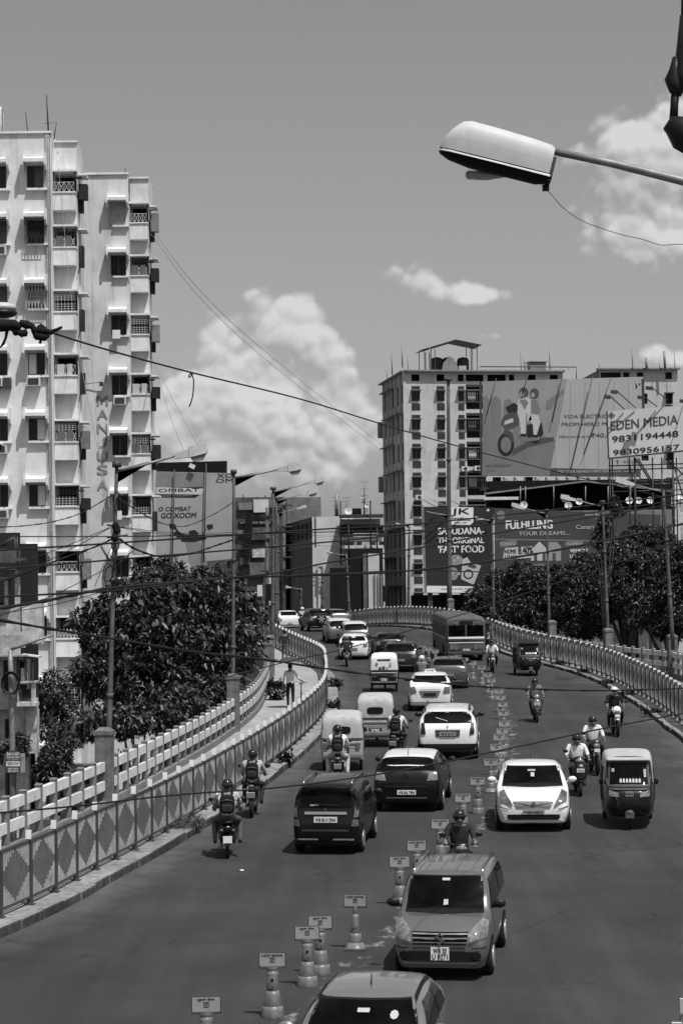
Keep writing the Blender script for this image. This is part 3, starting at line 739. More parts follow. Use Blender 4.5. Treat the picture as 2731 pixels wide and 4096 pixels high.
class Car:
    def __init__(s, name, label, cat_, paint, L, W, H, kind, loc, rz_, roofpaint=None, belt=.92, hood_h=.95, trim=None):
        H *= .9 if kind == 'tall' else .925; W *= .975; loc = (loc[0]*loc[1]/(loc[1] - L*.48), loc[1], loc[2])
        s.root = thing(name, label, cat_, loc, rz_); s.L, s.W, s.H = L, W, H; w = W/2; f = -L/2; e = L/2; s.belt = belt; s.hood_h = hood_h
        zb = .2 if kind != 'suv' else .24; hl = .7 if kind == 'tall' else .95
        if kind == 'suv': hl = .95
        if kind == 'amb': hl = 1.25
        a = f + hl                      # base of the windscreen
        ws = {'tall': .45, 'hatch': .72, 'sedan': .72, 'suv': .62, 'amb': .45}[kind]
        b = a + ws                      # roof front
        rear_gl = {'tall': .16, 'hatch': .42, 'sedan': .6, 'suv': .32, 'amb': .6}[kind]
        boot = {'tall': .06, 'hatch': .12, 'sedan': .42, 'suv': .12, 'amb': .75}[kind]
        c = e - boot - rear_gl; d = e - boot
        wt = w - {'tall': .13, 'hatch': .19, 'sedan': .19, 'suv': .17, 'amb': .2}[kind]; H_ = H
        S = csec; hz = hood_h; bz = belt
        bh = {'tall': bz+.03, 'hatch': bz+.08, 'sedan': bz+.13, 'suv': bz+.08, 'amb': bz+.02}[kind]
        st = [(f, S(zb+.12, .62, .66, w*.68, w*.74, w*.72, w*.6, 1)), (f+.05, S(zb+.02, .68, .74, w*.82, w*.88, w*.84, w*.74, 1)),
              (f+.22, S(zb, hz-.14, hz-.09, w*.9, w*.97, w*.93, w*.84, 1)), (f+hl*.6, S(zb, hz-.06, hz+.0, w*.94, w, w*.97, w*.86, 1)), (a, S(zb, bz, hz+.05, w*.95, w, w*.98, w*.86, 1)),
              (a+ws*.5, S(zb, bz+.01, (hz+H_)/2+.05, w*.95, w, w*.975, wt*.5+w*.42)), (b, S(zb, bz+.015, H_-.03, w*.95, w, w*.975, wt)), (b+.35, S(zb, bz+.02, H_, w*.95, w, w*.975, wt)),
              ((b+c)/2+.1, S(zb, bz+.03, H_, w*.95, w, w*.975, wt)), (c, S(zb, bz+.04, H_-.05, w*.95, w, w*.97, wt-.01)), ((c+d)/2, S(zb, bz+.04, (H_+bh)/2, w*.94, w*.99, w*.96, (wt+w*.9)/2))]
        if kind in ('sedan', 'amb'): st += [(d, S(zb, bz+.04, bh, w*.94, w*.98, w*.93, w*.82, 1)), (e-.12, S(zb+.02, bz+.02, bh-.02, w*.9, w*.95, w*.9, w*.78, 1)), (e-.03, S(zb+.06, bz-.08, bh-.1, w*.84, w*.88, w*.84, w*.7, 1)), (e, S(zb+.14, bz-.2, bh-.22, w*.74, w*.78, w*.74, w*.6, 1))]
        else: st += [(d-.02, S(zb, bz, bh+.03, w*.92, w*.97, w*.93, w*.84, 1)), (e-.04, S(zb+.04, bz-.12, bh-.12, w*.86, w*.92, w*.88, w*.76, 1)), (e, S(zb+.1, bz-.26, bh-.28, w*.76, w*.82, w*.78, w*.66, 1))]
        vs, fs = loft_mesh(st); mb = MB(); mb.add(vs, fs, 0, True); s.body = mb.build('body', paint, s.root)
        s.bvh = BVHTree.FromPolygons([Vector(v) for v in vs], fs)
        s.f, s.e, s.a, s.b, s.c, s.d, s.w, s.wt, s.bh, s.zb = f, e, a, b, c, d, w, wt, bh, zb
        s.kind = kind; s.paint = paint
    def patch(s, name, poly, ax, m, off=.008, step=.07, parent=None, smooth=True, label=None):
        """polygon laid on the body; ax: front/rear use (x, z), left/right (y, z), top (x, y)"""
        bm = bmesh.new(); bm.faces.new([bm.verts.new((p[0], p[1], 0)) for p in poly])
        xs = [p[0] for p in poly]; ys = [p[1] for p in poly]
        for lo, hi, nrm in ((min(xs), max(xs), (1, 0, 0)), (min(ys), max(ys), (0, 1, 0))):
            q = lo + step
            while q < hi - step*.3:
                bmesh.ops.bisect_plane(bm, geom=bm.verts[:]+bm.edges[:]+bm.faces[:], plane_co=(q if nrm[0] else 0, q if nrm[1] else 0, 0), plane_no=nrm); q += step
        D = {'front': Vector((0, 1, 0)), 'rear': Vector((0, -1, 0)), 'left': Vector((1, 0, 0)), 'right': Vector((-1, 0, 0)), 'top': Vector((0, 0, -1))}[ax]
        vs = []
        for v in bm.verts:
            a, b = v.co.x, v.co.y
            if ax in ('front', 'rear'): o = Vector((a, 0, b))
            elif ax in ('left', 'right'): o = Vector((0, a, b))
            else: o = Vector((a, b, 0))
            o0 = o - D * 8
            hit, n, i, dd = s.bvh.ray_cast(o0, D)
            if hit is None:
                q = s.bvh.find_nearest(o - D * (s.L/2 if ax in ('front', 'rear') else s.W/2)); hit, n = q[0], q[1]
            if n.dot(D) > 0: n = -n
            vs.append(hit + n * off - D * off * .6)
        fs = []
        for fc in bm.faces:
            idx = [v.index for v in fc.verts]; fs.append(idx)
        bm.verts.index_update(); fs = [[v.index for v in fc.verts] for fc in bm.faces]; bm.free()
        if len(vs) > 2:
            p, q, r = [vs[i] for i in fs[0][:3]]
            if (q-p).cross(r-p).dot(D) > 0: fs = [f[::-1] for f in fs]
        mb = MB(); mb.add(vs, fs, 0, smooth)
        return mb.build(name, m, parent or s.root, label=label)
    def both(s, name, poly, ax, m, **k):
        return [s.patch(name, [(x*sg, z) for x, z in poly], ax, m, **k) for sg in (1, -1)]
    def wheels(s, r=.29, fy=None, ry=None, rim=None):
        fy = s.f + .68 if fy is None else fy; ry = s.e - .62 if ry is None else ry
        if 'tyre' not in s.__class__.__dict__: 
            pass
        for sx in (-1, 1):
            for y in (fy, ry):
                poly = [(y + math.cos(a)*(r+.07), r + math.sin(a)*(r+.07)) for a in [math.pi*2*i/18 for i in range(18)]]
                poly = [(p, max(q, s.zb+.0)) for p, q in poly]
                s.patch('wheel_arch', poly, 'left' if sx < 0 else 'right', BLACKM, off=.006, step=.12)
                w = MB(); wd = .17; x0 = (s.w - wd + .015) * sx
                w.lathe([(r*.62, 0), (r*.94, 0), (r, .03), (r, wd-.03), (r*.94, wd), (r*.62, wd)], 20, (0, 0, 0), axis='X')
                t = w.build('wheel', RUBBER, s.root); t.location = (x0 if sx > 0 else x0 - wd, y, r)
                k = MB(); xo = (wd + .004) if sx > 0 else -.004
                prof = [(r*.15, 0), (r*.6, 0)]
                for q in range(5):
                    a = 2*math.pi*q/5; k.bar((xo, math.cos(a)*r*.05, math.sin(a)*r*.05), (xo, math.cos(a)*r*.6, math.sin(a)*r*.6), r*.22, .02, 0, up=(1, 0, 0))
                k.lathe([(r*.56, -.01), (r*.64, -.01), (r*.64, .012), (r*.56, .012)], 18, (xo, 0, 0), axis='X')
                k.build('rim', rim or HUBC, t)
    def mirrors(s, m, z=None, y=None):
        z = z or s.belt + .12; y = s.a + .35 if y is None else y
        for sg in (-1, 1):
            b = MB(); b.ball((sg*(s.w+.1), y, z), .1, 10, 6, 0, (1.05, .5, .72)); b.bar((sg*(s.w-.08), y+.02, z-.06), (sg*(s.w+.06), y+.01, z-.04), .04, .05)
            b.build('side_mirror', m, s.root)
    def box(s, name, c, size, m, parent=None, rot=None):
        b = MB(); b.box(c, size, 0, rot); return b.build(name, m, parent or s.root)
    def plate(s, txt, z, end='rear', w=.36, h=.13, y=None, x=0, m=None, two=False, tilt=0):
        D = Vector((0, 1, 0)) if end == 'front' else Vector((0, -1, 0))
        hit = s.bvh.ray_cast(Vector((x, -9*D.y, z)), D)[0]; yy = hit.y - D.y*.03 if y is None else y
        pl = MB(); pl.box((0, 0, 0), (w, .016, h)); o = pl.build('number_plate', m or PLATE, s.root)
        o.location = (x, yy, z); o.rotation_euler = (0, 0, 0 if end == 'front' else math.pi)
        if two: text(two[0], (-w*.36, w*.36, .005, h*.42), -.0105, LET, o, 'lettering', .03); text(two[1], (-w*.42, w*.42, -h*.42, -.008), -.0105, LET, o, 'lettering', .03)
        else: text(txt, (-w*.43, w*.43, -h*.3, h*.3), -.0105, LET, o, 'lettering', .03)
        return o
    def side_glass(s, rearq=True):
        z0 = s.belt + .035; zt = s.H - .13
        for ax in ('left', 'right'):
            a, b, c, d = s.a, s.b, s.c, s.d
            mid = (b + c)/2 - .02
            k = .14 if s.kind == 'tall' else .3
            s.patch('side_window', [(a+.18, z0), (mid-.04, z0+.01), (mid-.04, zt), (b+.1, zt-.005)], ax, GLASS)
            s.patch('side_window', [(mid+.04, z0+.01), (c+k*.5-.12, z0+.03), (c-.12, zt-.01), (mid+.04, zt)], ax, GLASS)
            if s.kind in ('tall', 'suv'): s.patch('side_window', [(c+k*.5-.05, z0+.04), (d-.16, z0+.08), (c+.06, zt-.05), (c-.04, zt-.02)], ax, GLASS)
            for y in (a+.42, mid, c+.02):
                s.patch('door_seam', [(y-.006, s.zb+.1), (y+.006, s.zb+.1), (y+.006, z0), (y-.006, z0)], ax, BLACKM, off=.003, step=.15)
            for y in (mid-.22, c-.2): s.patch('door_handle', [(y, s.belt-.09), (y+.16, s.belt-.09), (y+.16, s.belt-.06), (y, s.belt-.06)], ax, s.paint, off=.025)
    def windscreen(s, m=None, inset=.05):
        z0 = s.hood_h + .04; z1 = s.H - .085; w0 = s.w*.88 - inset; w1 = s.wt - .07
        s.patch('windscreen_trim', [(-w0-.02, z0-.03), (w0+.02, z0-.03), (w1+.035, z1+.02), (-w1-.035, z1+.02)], 'front', BLACKM, off=.005)
        o = s.patch('windscreen', [(-w0, z0), (w0, z0), (w1, z1), (-w1, z1)], 'front', m or GLASS, off=.011)
        for x0, x1 in ((-.5*w0, .05), (.12*w0, w0*.8)):
            h0 = s.bvh.ray_cast(Vector((x0, -9, z0+.02)), Vector((0, 1, 0)))[0]; h1 = s.bvh.ray_cast(Vector((x1, -9, z0+.06)), Vector((0, 1, 0)))[0]
            b = MB(); b.bar(h0 + Vector((0, -.03, .0)), h1 + Vector((0, -.03, .01)), .02, .02); b.build('wiper', BLACK, s.root)
        return o
    def rear_window(s, z0=None, inset=.07, m=None):
        z0 = z0 or s.bh + .04; z1 = s.H - .11; w0 = s.w*.86 - inset; w1 = s.wt - .06
        s.patch('rear_window_trim', [(-w0-.02, z0-.02), (w0+.02, z0-.02), (w1+.03, z1+.02), (-w1-.03, z1+.02)], 'rear', BLACKM, off=.005)
        return s.patch('rear_window', [(-w0, z0), (w0, z0), (w1, z1), (-w1, z1)], 'rear', m or GLASS, off=.011)
HUBC = mat('wheel_cover_silver', .45, .35, metal=.5, var=.1)
HUBD = mat('wheel_cover_dark', .1, .4, metal=.3)
PLATE = mat('number_plate_white', .7, .4, var=.06, scale=20)
PLATEY = mat('number_plate_grey', .3, .4, var=.06, scale=20)
P_SILV = mat('car_paint_silver', .19, .28, metal=.55, clear=.8, var=.04, scale=3)
P_SILV2 = mat('car_paint_pale_silver', .24, .3, metal=.5, clear=.8, var=.04, scale=3)
P_BLACK = mat('car_paint_black', .004, .3, clear=.35, spec=.3)
P_DARK = mat('car_paint_dark_grey', .02, .3, clear=.5)
P_WHITE = mat('car_paint_white', .72, .3, clear=.7, var=.04, scale=3)
P_CREAM = mat('taxi_paint_cream', .62, .35, clear=.4, var=.06, scale=3)
P_GREY = mat('car_paint_mid_grey', .09, .25, metal=.4, clear=1.)
LAMPD = mat('headlamp_glass_dark', .1, .08, var=.6, scale=11, clear=1.)
STICK = mat('white_sticker', .42, .5)
def at(sx, sy):
    return G(sx, sy)
def suz(car, y, z, r, end):
    """angular S-shaped badge"""
    D = Vector((0, 1, 0)) if end == 'front' else Vector((0, -1, 0)); hit = car.bvh.ray_cast(Vector((0, -9*D.y, z)), D)[0]
    pts = [(.5, .62), (0, 1), (-1, .28), (.35, -.45), (-.02, -.68), (-.5, -.32), (-.85, -.55), (0, -1), (1, -.28), (-.35, .45), (.02, .68), (.5, .32), (.85, .55)]
    sg = 1 if end == 'front' else -1
    b = MB(); b.prism([(p[0]*r*.8*sg, z + p[1]*r) for p in pts][::sg], hit.y - D.y*.055, hit.y + D.y*.01); return b.build('emblem', CHROME, car.root)
def antenna(c, y=None):
    b = MB(); y = c.c - .1 if y is None else y; b.tube([(0, y, c.H-.03), (0, y+.06, c.H+.12)], [.012, .006], 5); b.build('antenna', BLACK, c.root)

# --- silver tall hatch coming towards the camera
p = at(1812, 3925)
c = Car('tall_hatchback', 'silver tall hatchback facing the camera beside the bollards, roof rails and square plate', 'car', P_SILV, 3.55, 1.5, 1.68, 'tall', (p.x, p.y+1.75, rz(p.y+1.75)), R_(-9), belt=.93, hood_h=.93)
c.windscreen(); c.side_glass(); c.wheels(.27); c.mirrors(BLACK, y=c.a+.2)
c.patch('bumper_lower', [(-.66, .22), (.66, .22), (.62, .36), (-.62, .36)], 'front', P_SILV, off=.02)
c.patch('air_intake', [(-.6, .32), (.6, .32), (.56, .46), (-.56, .46)], 'front', BLACKM, off=.022)
c.patch('grille', [(-.40, .56), (.40, .56), (.43, .74), (-.43, .74)], 'front', BLACKM, off=.016)
for z in (.60, .655, .71): c.patch('grille_bar', [(-.42, z-.008), (.42, z-.008), (.42, z+.008), (-.42, z+.008)], 'front', STEEL, off=.028)
c.patch('grille_trim', [(-.5, .535), (.5, .535), (.5, .555), (-.5, .555)], 'front', CHROME, off=.022)
suz(c, 0, .655, .095, 'front')
for h in c.both('headlight', [(.44, .6), (.69, .66), (.7, .86), (.62, .89), (.47, .77)], 'front', LAMPG, off=.018): pass
c.both('fog_lamp', [(.5, .36), (.56, .34), (.61, .38), (.61, .44), (.55, .47), (.5, .43)], 'front', BLACK, off=.03)
c.patch('bumper_strip', [(.48, .5), (.68, .51), (.68, .525), (.48, .515)], 'front', BLACK, off=.014); c.patch('bumper_strip', [(-.48, .5), (-.68, .51), (-.68, .525), (-.48, .515)], 'front', BLACK, off=.014)
c.patch('bumper_highlight', [(-.55, .285), (.55, .285), (.55, .305), (-.55, .305)], 'front', CHROME, off=.028)
c.plate('', .43, 'front', .28, .2, two=('WB 20', 'U 8271'))
for sg in (-1, 1):
    b = MB(); y0, y1 = c.b+.1, c.c-.1; b.tube([(sg*(c.wt-.06), y0, c.H-.05), (sg*(c.wt-.07), y0+.15, c.H+.025), (sg*(c.wt-.07), y1-.15, c.H+.025), (sg*(c.wt-.06), y1, c.H-.05)], .022, 6); b.build('roof_rail', CHROME if sg > 0 else CHROME, c.root)
c.patch('sticker', [(-.06, 1.37), (.06, 1.37), (.06, 1.405), (-.06, 1.405)], 'front', STICK, off=.02); c.patch('sticker', [(-.02, 1.03), (.05, 1.03), (.05, 1.11), (-.02, 1.11)], 'front', STICK, off=.02)
for x in (-.36, -.12, .12, .36): c.patch('roof_ridge', [(x-.012, c.b+.15), (x+.012, c.b+.15), (x+.012, c.c-.1), (x-.012, c.c-.1)], 'top', P_SILV, off=.004)
SILVER = c
# --- near car cut by the lower edge
p = at(1475, 4330)
c = Car('hatchback', 'pale silver hatchback cut off by the bottom edge of the photo, facing the camera', 'car', P_SILV2, 3.7, 1.62, 1.5, 'hatch', (P(1471, 3925, 25).x, 25.3, rz(25.3)), R_(-8), belt=.92, hood_h=.92)
c.windscreen(inset=.03); c.side_glass(); c.wheels(.28); c.mirrors(P_SILV2, y=c.a+.3); antenna(c, c.b+.35)
c.both('headlight', [(.42, .62), (.7, .68), (.72, .82), (.5, .76)], 'front', LAMPG, off=.015); c.patch('grille', [(-.36, .6), (.36, .6), (.38, .68), (-.38, .68)], 'front', BLACKM, off=.015); c.plate('WB 02', .4, 'front')
c.both('roof_strip', [(c.wt-.05, c.b+.0), (c.wt-.015, c.b+.0), (c.wt-.02, c.c), (c.wt-.06, c.c)], 'top', BLACKM, off=.006)
c.patch('sticker', [(-.07, 1.2), (.07, 1.2), (.07, 1.235), (-.07, 1.235)], 'front', STICK, off=.02); c.patch('sticker', [(.36+.05*math.cos(a), 1.18+.04*math.sin(a)) for a in [i*.785 for i in range(8)]], 'front', STICK, off=.02)
# --- black tall hatch, rear view
p = at(1350, 3422)
c = Car('tall_hatchback', 'black tall hatchback seen from behind with chrome strip and roof rails', 'car', P_BLACK, 3.45, 1.47, 1.7, 'tall', (p.x, p.y+1.75, rz(p.y+1.75)), math.pi + R_(-8), belt=.95)
c.rear_window(1.02, .05); c.windscreen(); c.side_glass(); c.wheels(.28, rim=HUBC); c.mirrors(BLACK, y=c.a+.2)
c.both('tail_lamp', [(.6, .8), (.69, .82), (.685, 1.06), (.63, 1.06)], 'rear', TAIL, off=.016); c.both('tail_lamp', [(.55, .62), (.69, .62), (.69, .76), (.58, .76)], 'rear', TAIL, off=.016)
c.patch('chrome_strip', [(-.46, .865), (.46, .865), (.45, .92), (-.45, .92)], 'rear', CHROME, off=.025); c.patch('bumper_strip', [(-.6, .33), (-.16, .33), (-.16, .365), (-.6, .365)], 'rear', STEEL, off=.03); c.patch('bumper_strip', [(.16, .33), (.6, .33), (.6, .365), (.16, .365)], 'rear', STEEL, off=.03)
c.patch('bumper_ledge', [(-.5, .52), (.5, .52), (.5, .56), (-.5, .56)], 'rear', STEEL_D, off=.04); c.plate('WB 06 H 2944', .76, 'rear', .5, .12); suz(c, 0, .965, .045, 'rear')
c.patch('wiper', [(-.3, 1.04), (.25, 1.07), (.25, 1.09), (-.3, 1.06)], 'rear', BLACK, off=.03); c.patch('sticker', [(.16, 1.04), (.34, 1.04), (.34, 1.07), (.16, 1.07)], 'rear', PLATEY, off=.02)
for sg in (-1, 1):
    b = MB(); y0, y1 = c.b+.1, c.c-.1; b.tube([(sg*(c.wt-.06), y0, c.H-.05), (sg*(c.wt-.07), y0+.15, c.H+.025), (sg*(c.wt-.07), y1-.15, c.H+.025), (sg*(c.wt-.06), y1, c.H-.05)], .022, 6); b.build('roof_rail', CHROME, c.root)
# --- black hatch with white roof
p = at(1655, 3250)
c = Car('hatchback', 'black hatchback with white roof beside the black tall hatchback', 'car', P_BLACK, 3.85, 1.735, 1.5, 'hatch', (p.x, p.y+1.9, rz(p.y+1.9)), math.pi + R_(-7), belt=.94)
c.rear_window(1.04, .04); c.windscreen(); c.side_glass(); c.wheels(.3, rim=HUBC); c.mirrors(BLACK); antenna(c, c.c-.05)
c.patch('white_roof', [(-c.wt+.03, c.b), (c.wt-.03, c.b), (c.wt-.03, c.c+.05), (-c.wt+.03, c.c+.05)], 'top', P_WHITE, off=.007)
c.patch('roof_edge', [(-.56, 1.41), (.56, 1.41), (.52, 1.47), (-.52, 1.47)], 'rear', P_WHITE, off=.012)
c.both('tail_lamp', [(.5, .78), (.76, .80), (.74, .98), (.56, .97)], 'rear', LAMPG, off=.016); c.plate('WB 06L 7984', .5, 'rear', .46, .11); suz(c, 0, .93, .05, 'rear')
c.patch('bumper_line', [(-.5, .36), (.5, .36), (.5, .375), (-.5, .375)], 'rear', STEEL, off=.02); c.patch('boot_seam', [(-.55, .64), (.55, .64), (.55, .652), (-.55, .652)], 'rear', STEEL_D, off=.012)
# --- white sedan facing the camera
p = at(2128, 3330)
c = Car('sedan', 'white sedan facing the camera left of the near auto rickshaw', 'car', P_WHITE, 3.99, 1.72, 1.54, 'sedan', (p.x, p.y+1.95, rz(p.y+1.95)), R_(-4), belt=.95, hood_h=.95)
c.windscreen(); c.side_glass(); c.wheels(.3); c.mirrors(P_WHITE); antenna(c, c.c-.3)
c.both('headlight', [(.46, .6), (.74, .70), (.77, .87), (.66, .92), (.52, .72)], 'front', LAMPD, off=.016); c.patch('grille', [(-.38, .58), (.38, .58), (.46, .71), (-.46, .71)], 'front', STEEL, off=.014)
c.patch('grille_chrome', [(-.46, .69), (0, .63), (.46, .69), (.46, .71), (0, .65), (-.46, .71)], 'front', CHROME, off=.022); suz(c, 0, .66, .055, 'front')
c.patch('air_intake', [(-.56, .30), (.56, .30), (.6, .42), (-.6, .42)], 'front', BLACKM, off=.015); c.both('fog_lamp', [(.5, .33), (.56, .31), (.61, .36), (.56, .41), (.5, .4)], 'front', BLACK, off=.02)
c.both('bumper_strip', [(.56, .52), (.78, .58), (.78, .6), (.56, .54)], 'front', BLACK, off=.012); c.plate('WB04H8533', .47, 'front', .5, .1, m=PLATEY)
c.patch('sticker', [(-.03, 1.14), (.05, 1.14), (.05, 1.22), (-.03, 1.22)], 'front', STICK, off=.02); c.patch('rear_view_mirror', [(-.1, 1.25), (.08, 1.25), (.08, 1.285), (-.1, 1.285)], 'front', PLATEY, off=.015)
# --- white SUV rear
p = at(1797, 3040)
c = Car('suv', 'white SUV seen from behind with large dark plate recess and roof rails', 'car', P_WHITE, 4.3, 1.85, 1.66, 'suv', (p.x, p.y+2.1, rz(p.y+2.1)), math.pi + R_(-4), belt=1.02, hood_h=1.02)
c.rear_window(1.13, .06); c.windscreen(); c.side_glass(); c.wheels(.34); c.mirrors(BLACK)
c.both('tail_lamp', [(.66, .78), (.8, .80), (.79, 1.12), (.7, 1.1)], 'rear', BLACK, off=.02); c.patch('plate_recess', [(-.36, .72), (.36, .72), (.38, .92), (-.38, .92)], 'rear', STEEL_D, off=.012); c.plate('WB 02 AE 4411', .8, 'rear', .5, .12, m=PLATEY)
c.patch('plate_trim', [(-.36, .9), (.36, .9), (.36, .925), (-.36, .925)], 'rear', CHROME, off=.025); c.patch('rear_bumper', [(-.86, .2), (.86, .2), (.87, .5), (-.87, .5)], 'rear', BLACK, off=.02)
c.patch('rear_badge', [(0, .97), (.035, 1.02), (0, 1.07), (-.035, 1.02)], 'rear', CHROME, off=.02); c.patch('wiper', [(0, 1.15), (.36, 1.26), (.36, 1.28), (0, 1.17)], 'rear', STEEL, off=.025)
for sg in (-1, 1):
    b = MB(); b.tube([(sg*(c.wt-.05), c.b+.1, c.H-.05), (sg*(c.wt-.06), c.b+.25, c.H+.06), (sg*(c.wt-.06), c.c-.2, c.H+.06), (sg*(c.wt-.05), c.c-.05, c.H-.05)], .03, 6); b.build('roof_rail', STEEL_D, c.root)
# --- white taxi sedan rear
p = at(1722, 2846)
c = Car('taxi_sedan', 'white sedan taxi with roof sign seen from behind, ahead of the white SUV', 'car', P_WHITE, 3.99, 1.72, 1.54, 'sedan', (p.x, p.y+1.95, rz(p.y+1.95)), math.pi + R_(-3), belt=.95)
c.rear_window(inset=.08); c.windscreen(); c.side_glass(); c.wheels(.3); c.mirrors(BLACK)
c.both('tail_lamp', [(.5, .74), (.76, .70), (.75, .93), (.58, .96)], 'rear', TAIL, off=.018); c.patch('plate_recess', [(-.3, .55), (.3, .55), (.42, .8), (-.42, .8)], 'rear', P_SILV2, off=.01); c.plate('WB 05 5520', .66, 'rear', .46, .11, m=GLASSW)
c.patch('boot_strip', [(-.4, .83), (.4, .83), (.4, .85), (-.4, .85)], 'rear', CHROME, off=.02); c.patch('bumper_line', [(-.7, .33), (.7, .33), (.7, .37), (-.7, .37)], 'rear', CHROME, off=.02)
b = MB(); b.prism([(-.25, 1.40), (.25, 1.40), (.17, 1.52), (-.17, 1.52)], 0-.02, .08); o = b.build('roof_sign', PLATE, c.root)
o.rotation_euler = (0, 0, math.pi); q = text('AUTANET', (-.16, .16, 1.44, 1.49), -.021-.001, LET, o, 'lettering', .03)
# --- further cars, rear views
def far_car(name, label, paint, sx, sy, L, W, H, kind, ang, lamps=TAIL, plate=PLATEY, spare=False, roof=None, sign=False, belt=.95, front=False):
    p = at(sx, sy); c = Car(name, label, 'car', paint, L, W, H, kind, (p.x, p.y + L/2, rz(p.y + L/2)), (0 if front else math.pi) + R_(ang), belt=belt)
    c.rear_window(inset=.07); c.windscreen(); c.side_glass(); c.wheels(.3); c.mirrors(BLACK)
    w = W/2
    c.both('tail_lamp', [(w*.62, .74), (w*.88, .74), (w*.87, .93), (w*.68, .94)], 'rear', lamps, off=.018); c.plate('WB 02 K 118', .62, 'rear', .46, .11, m=plate)
    c.patch('bumper_line', [(-w*.75, .34), (w*.75, .34), (w*.75, .37), (-w*.75, .37)], 'rear', STEEL, off=.02)
    if roof:
        c.patch('roof_panel', [(-c.wt+.03, c.b), (c.wt-.03, c.b), (c.wt-.03, c.c+.05), (-c.wt+.03, c.c+.05)], 'top', roof, off=.007)
    if spare:
        b = MB(); b.lathe([(.2, 0), (.34, 0), (.36, .05), (.36, .16), (.3, .2), (.05, .2)], 20, (0, c.e-.05, .86), axis='Y'); t = b.build('spare_wheel', RUBBER, c.root)
        k = MB()
        for q in range(6):
            a = q*math.pi/3; k.bar((0, c.e+.165, .86), (math.cos(a)*.26, c.e+.165, .86+math.sin(a)*.26), .07, .02, up=(0, 1, 0))
        k.build('rim', HUBC, t)
    return c
far_car('hatchback', 'dark grey hatchback right of the pale far auto rickshaw', P_GREY, 1795, 2756, 3.9, 1.74, 1.5, 'hatch', -3)
far_car('suv', 'dark grey SUV with shiny rear lamps, directly ahead of the pale far auto rickshaw', P_DARK, 1605, 2690, 4.0, 1.8, 1.62, 'suv', -3)
far_car('hatchback', 'black hatchback partly hidden ahead of the dark grey SUV', P_BLACK, 1550, 2632, 3.8, 1.7, 1.5, 'hatch', 3)
c = far_car('hatchback', 'far white hatchback with a round sticker on its rear glass', P_WHITE, 1418, 2640, 3.8, 1.7, 1.5, 'hatch', -2)
c.patch('sticker', [(.12*math.cos(i*.785), 1.24+.05*math.sin(i*.785)) for i in range(8)], 'rear', STICK, off=.02)
far_car('small_suv', 'grey car with pale roof just ahead of the white hatchback', P_GREY, 1415, 2592, 3.9, 1.72, 1.6, 'suv', 4, roof=P_WHITE)
far_car('hatchback', 'pale silver car at the left of the far group', P_SILV, 1352, 2575, 3.9, 1.7, 1.58, 'suv', 6, roof=P_WHITE)
far_car('suv', 'black SUV with spare wheel on its tailgate beside the cream taxi', P_BLACK, 1266, 2527, 4.0, 1.78, 1.68, 'suv', 10, spare=True)
c = Car('saloon_taxi', 'old rounded cream saloon taxi, farthest vehicle at the left of the bend', 'car', P_CREAM, 4.3, 1.7, 1.6, 'amb', (at(1148, 2513).x, at(1148, 2513).y+2.1, rz(168)), math.pi + R_(8), belt=.95, hood_h=1.0)
c.rear_window(1.12, .16); c.windscreen(); c.side_glass(); c.wheels(.33); c.both('tail_lamp', [(.62, .7), (.72, .7), (.72, .82), (.62, .82)], 'rear', TAIL, off=.02); c.plate('WB 04 2271', .55, 'rear', m=PLATE); c.patch('bumper', [(-.75, .34), (.75, .34), (.75, .42), (-.75, .42)], 'rear', CHROME, off=.03)
p = at(1368, 2528)
far_car('sedan', 'pale car roof just visible beyond the far hatchbacks, right of the black SUV', P_SILV2, 1340, 2512, 4, 1.7, 1.5, 'sedan', 12)
# ---------------------------------------------------------------- auto rickshaws and bus
class Body(Car):
    def __init__(s, name, label, cat_, L, W, H, loc, rz_, st, split, group=None):
        s.root = thing(name, label, cat_, loc, rz_, group); s.L, s.W, s.H = L, W, H; s.w = W/2; s.zb = .3
        vs, fs = loft_mesh(st, 5, 4); s.bvh = BVHTree.FromPolygons([Vector(v) for v in vs], fs)
        for nm, m, test in split:
            keep = [f for f in fs if test(sum((Vector(vs[i]) for i in f), Vector())/len(f))]; used = sorted({i for f in keep for i in f}); mp = {u: k for k, u in enumerate(used)}
            mb = MB(); mb.add([vs[i] for i in used], [[mp[i] for i in f] for f in keep], 0, True); o = mb.build(nm, m, s.root)
CANV = mat('pale_canvas_hood', .38, .8, var=.12, scale=5, bump_=.3, bscale=9, streak=.1)
CANV2 = mat('auto_lower_paint', .3, .5, var=.1, scale=6)
AUTOD = mat('auto_dark_paint', .006, .35, clear=.15); AUTOM = mat('auto_trim_grey', .06, .5, var=.2)
def asec(zb, zt, w0, w1, wt, zs=None):
    zs = zs or zb + (zt-zb)*.6
    return [(0, zb), (w0*.9, zb), (w0, zb+.06), (w1, (zb+zs)/2), (w1, zs), (w1*.5+wt*.5, (zs+zt)/2+.06), (wt, zt-.09), (wt*.72, zt-.015), (0, zt)]
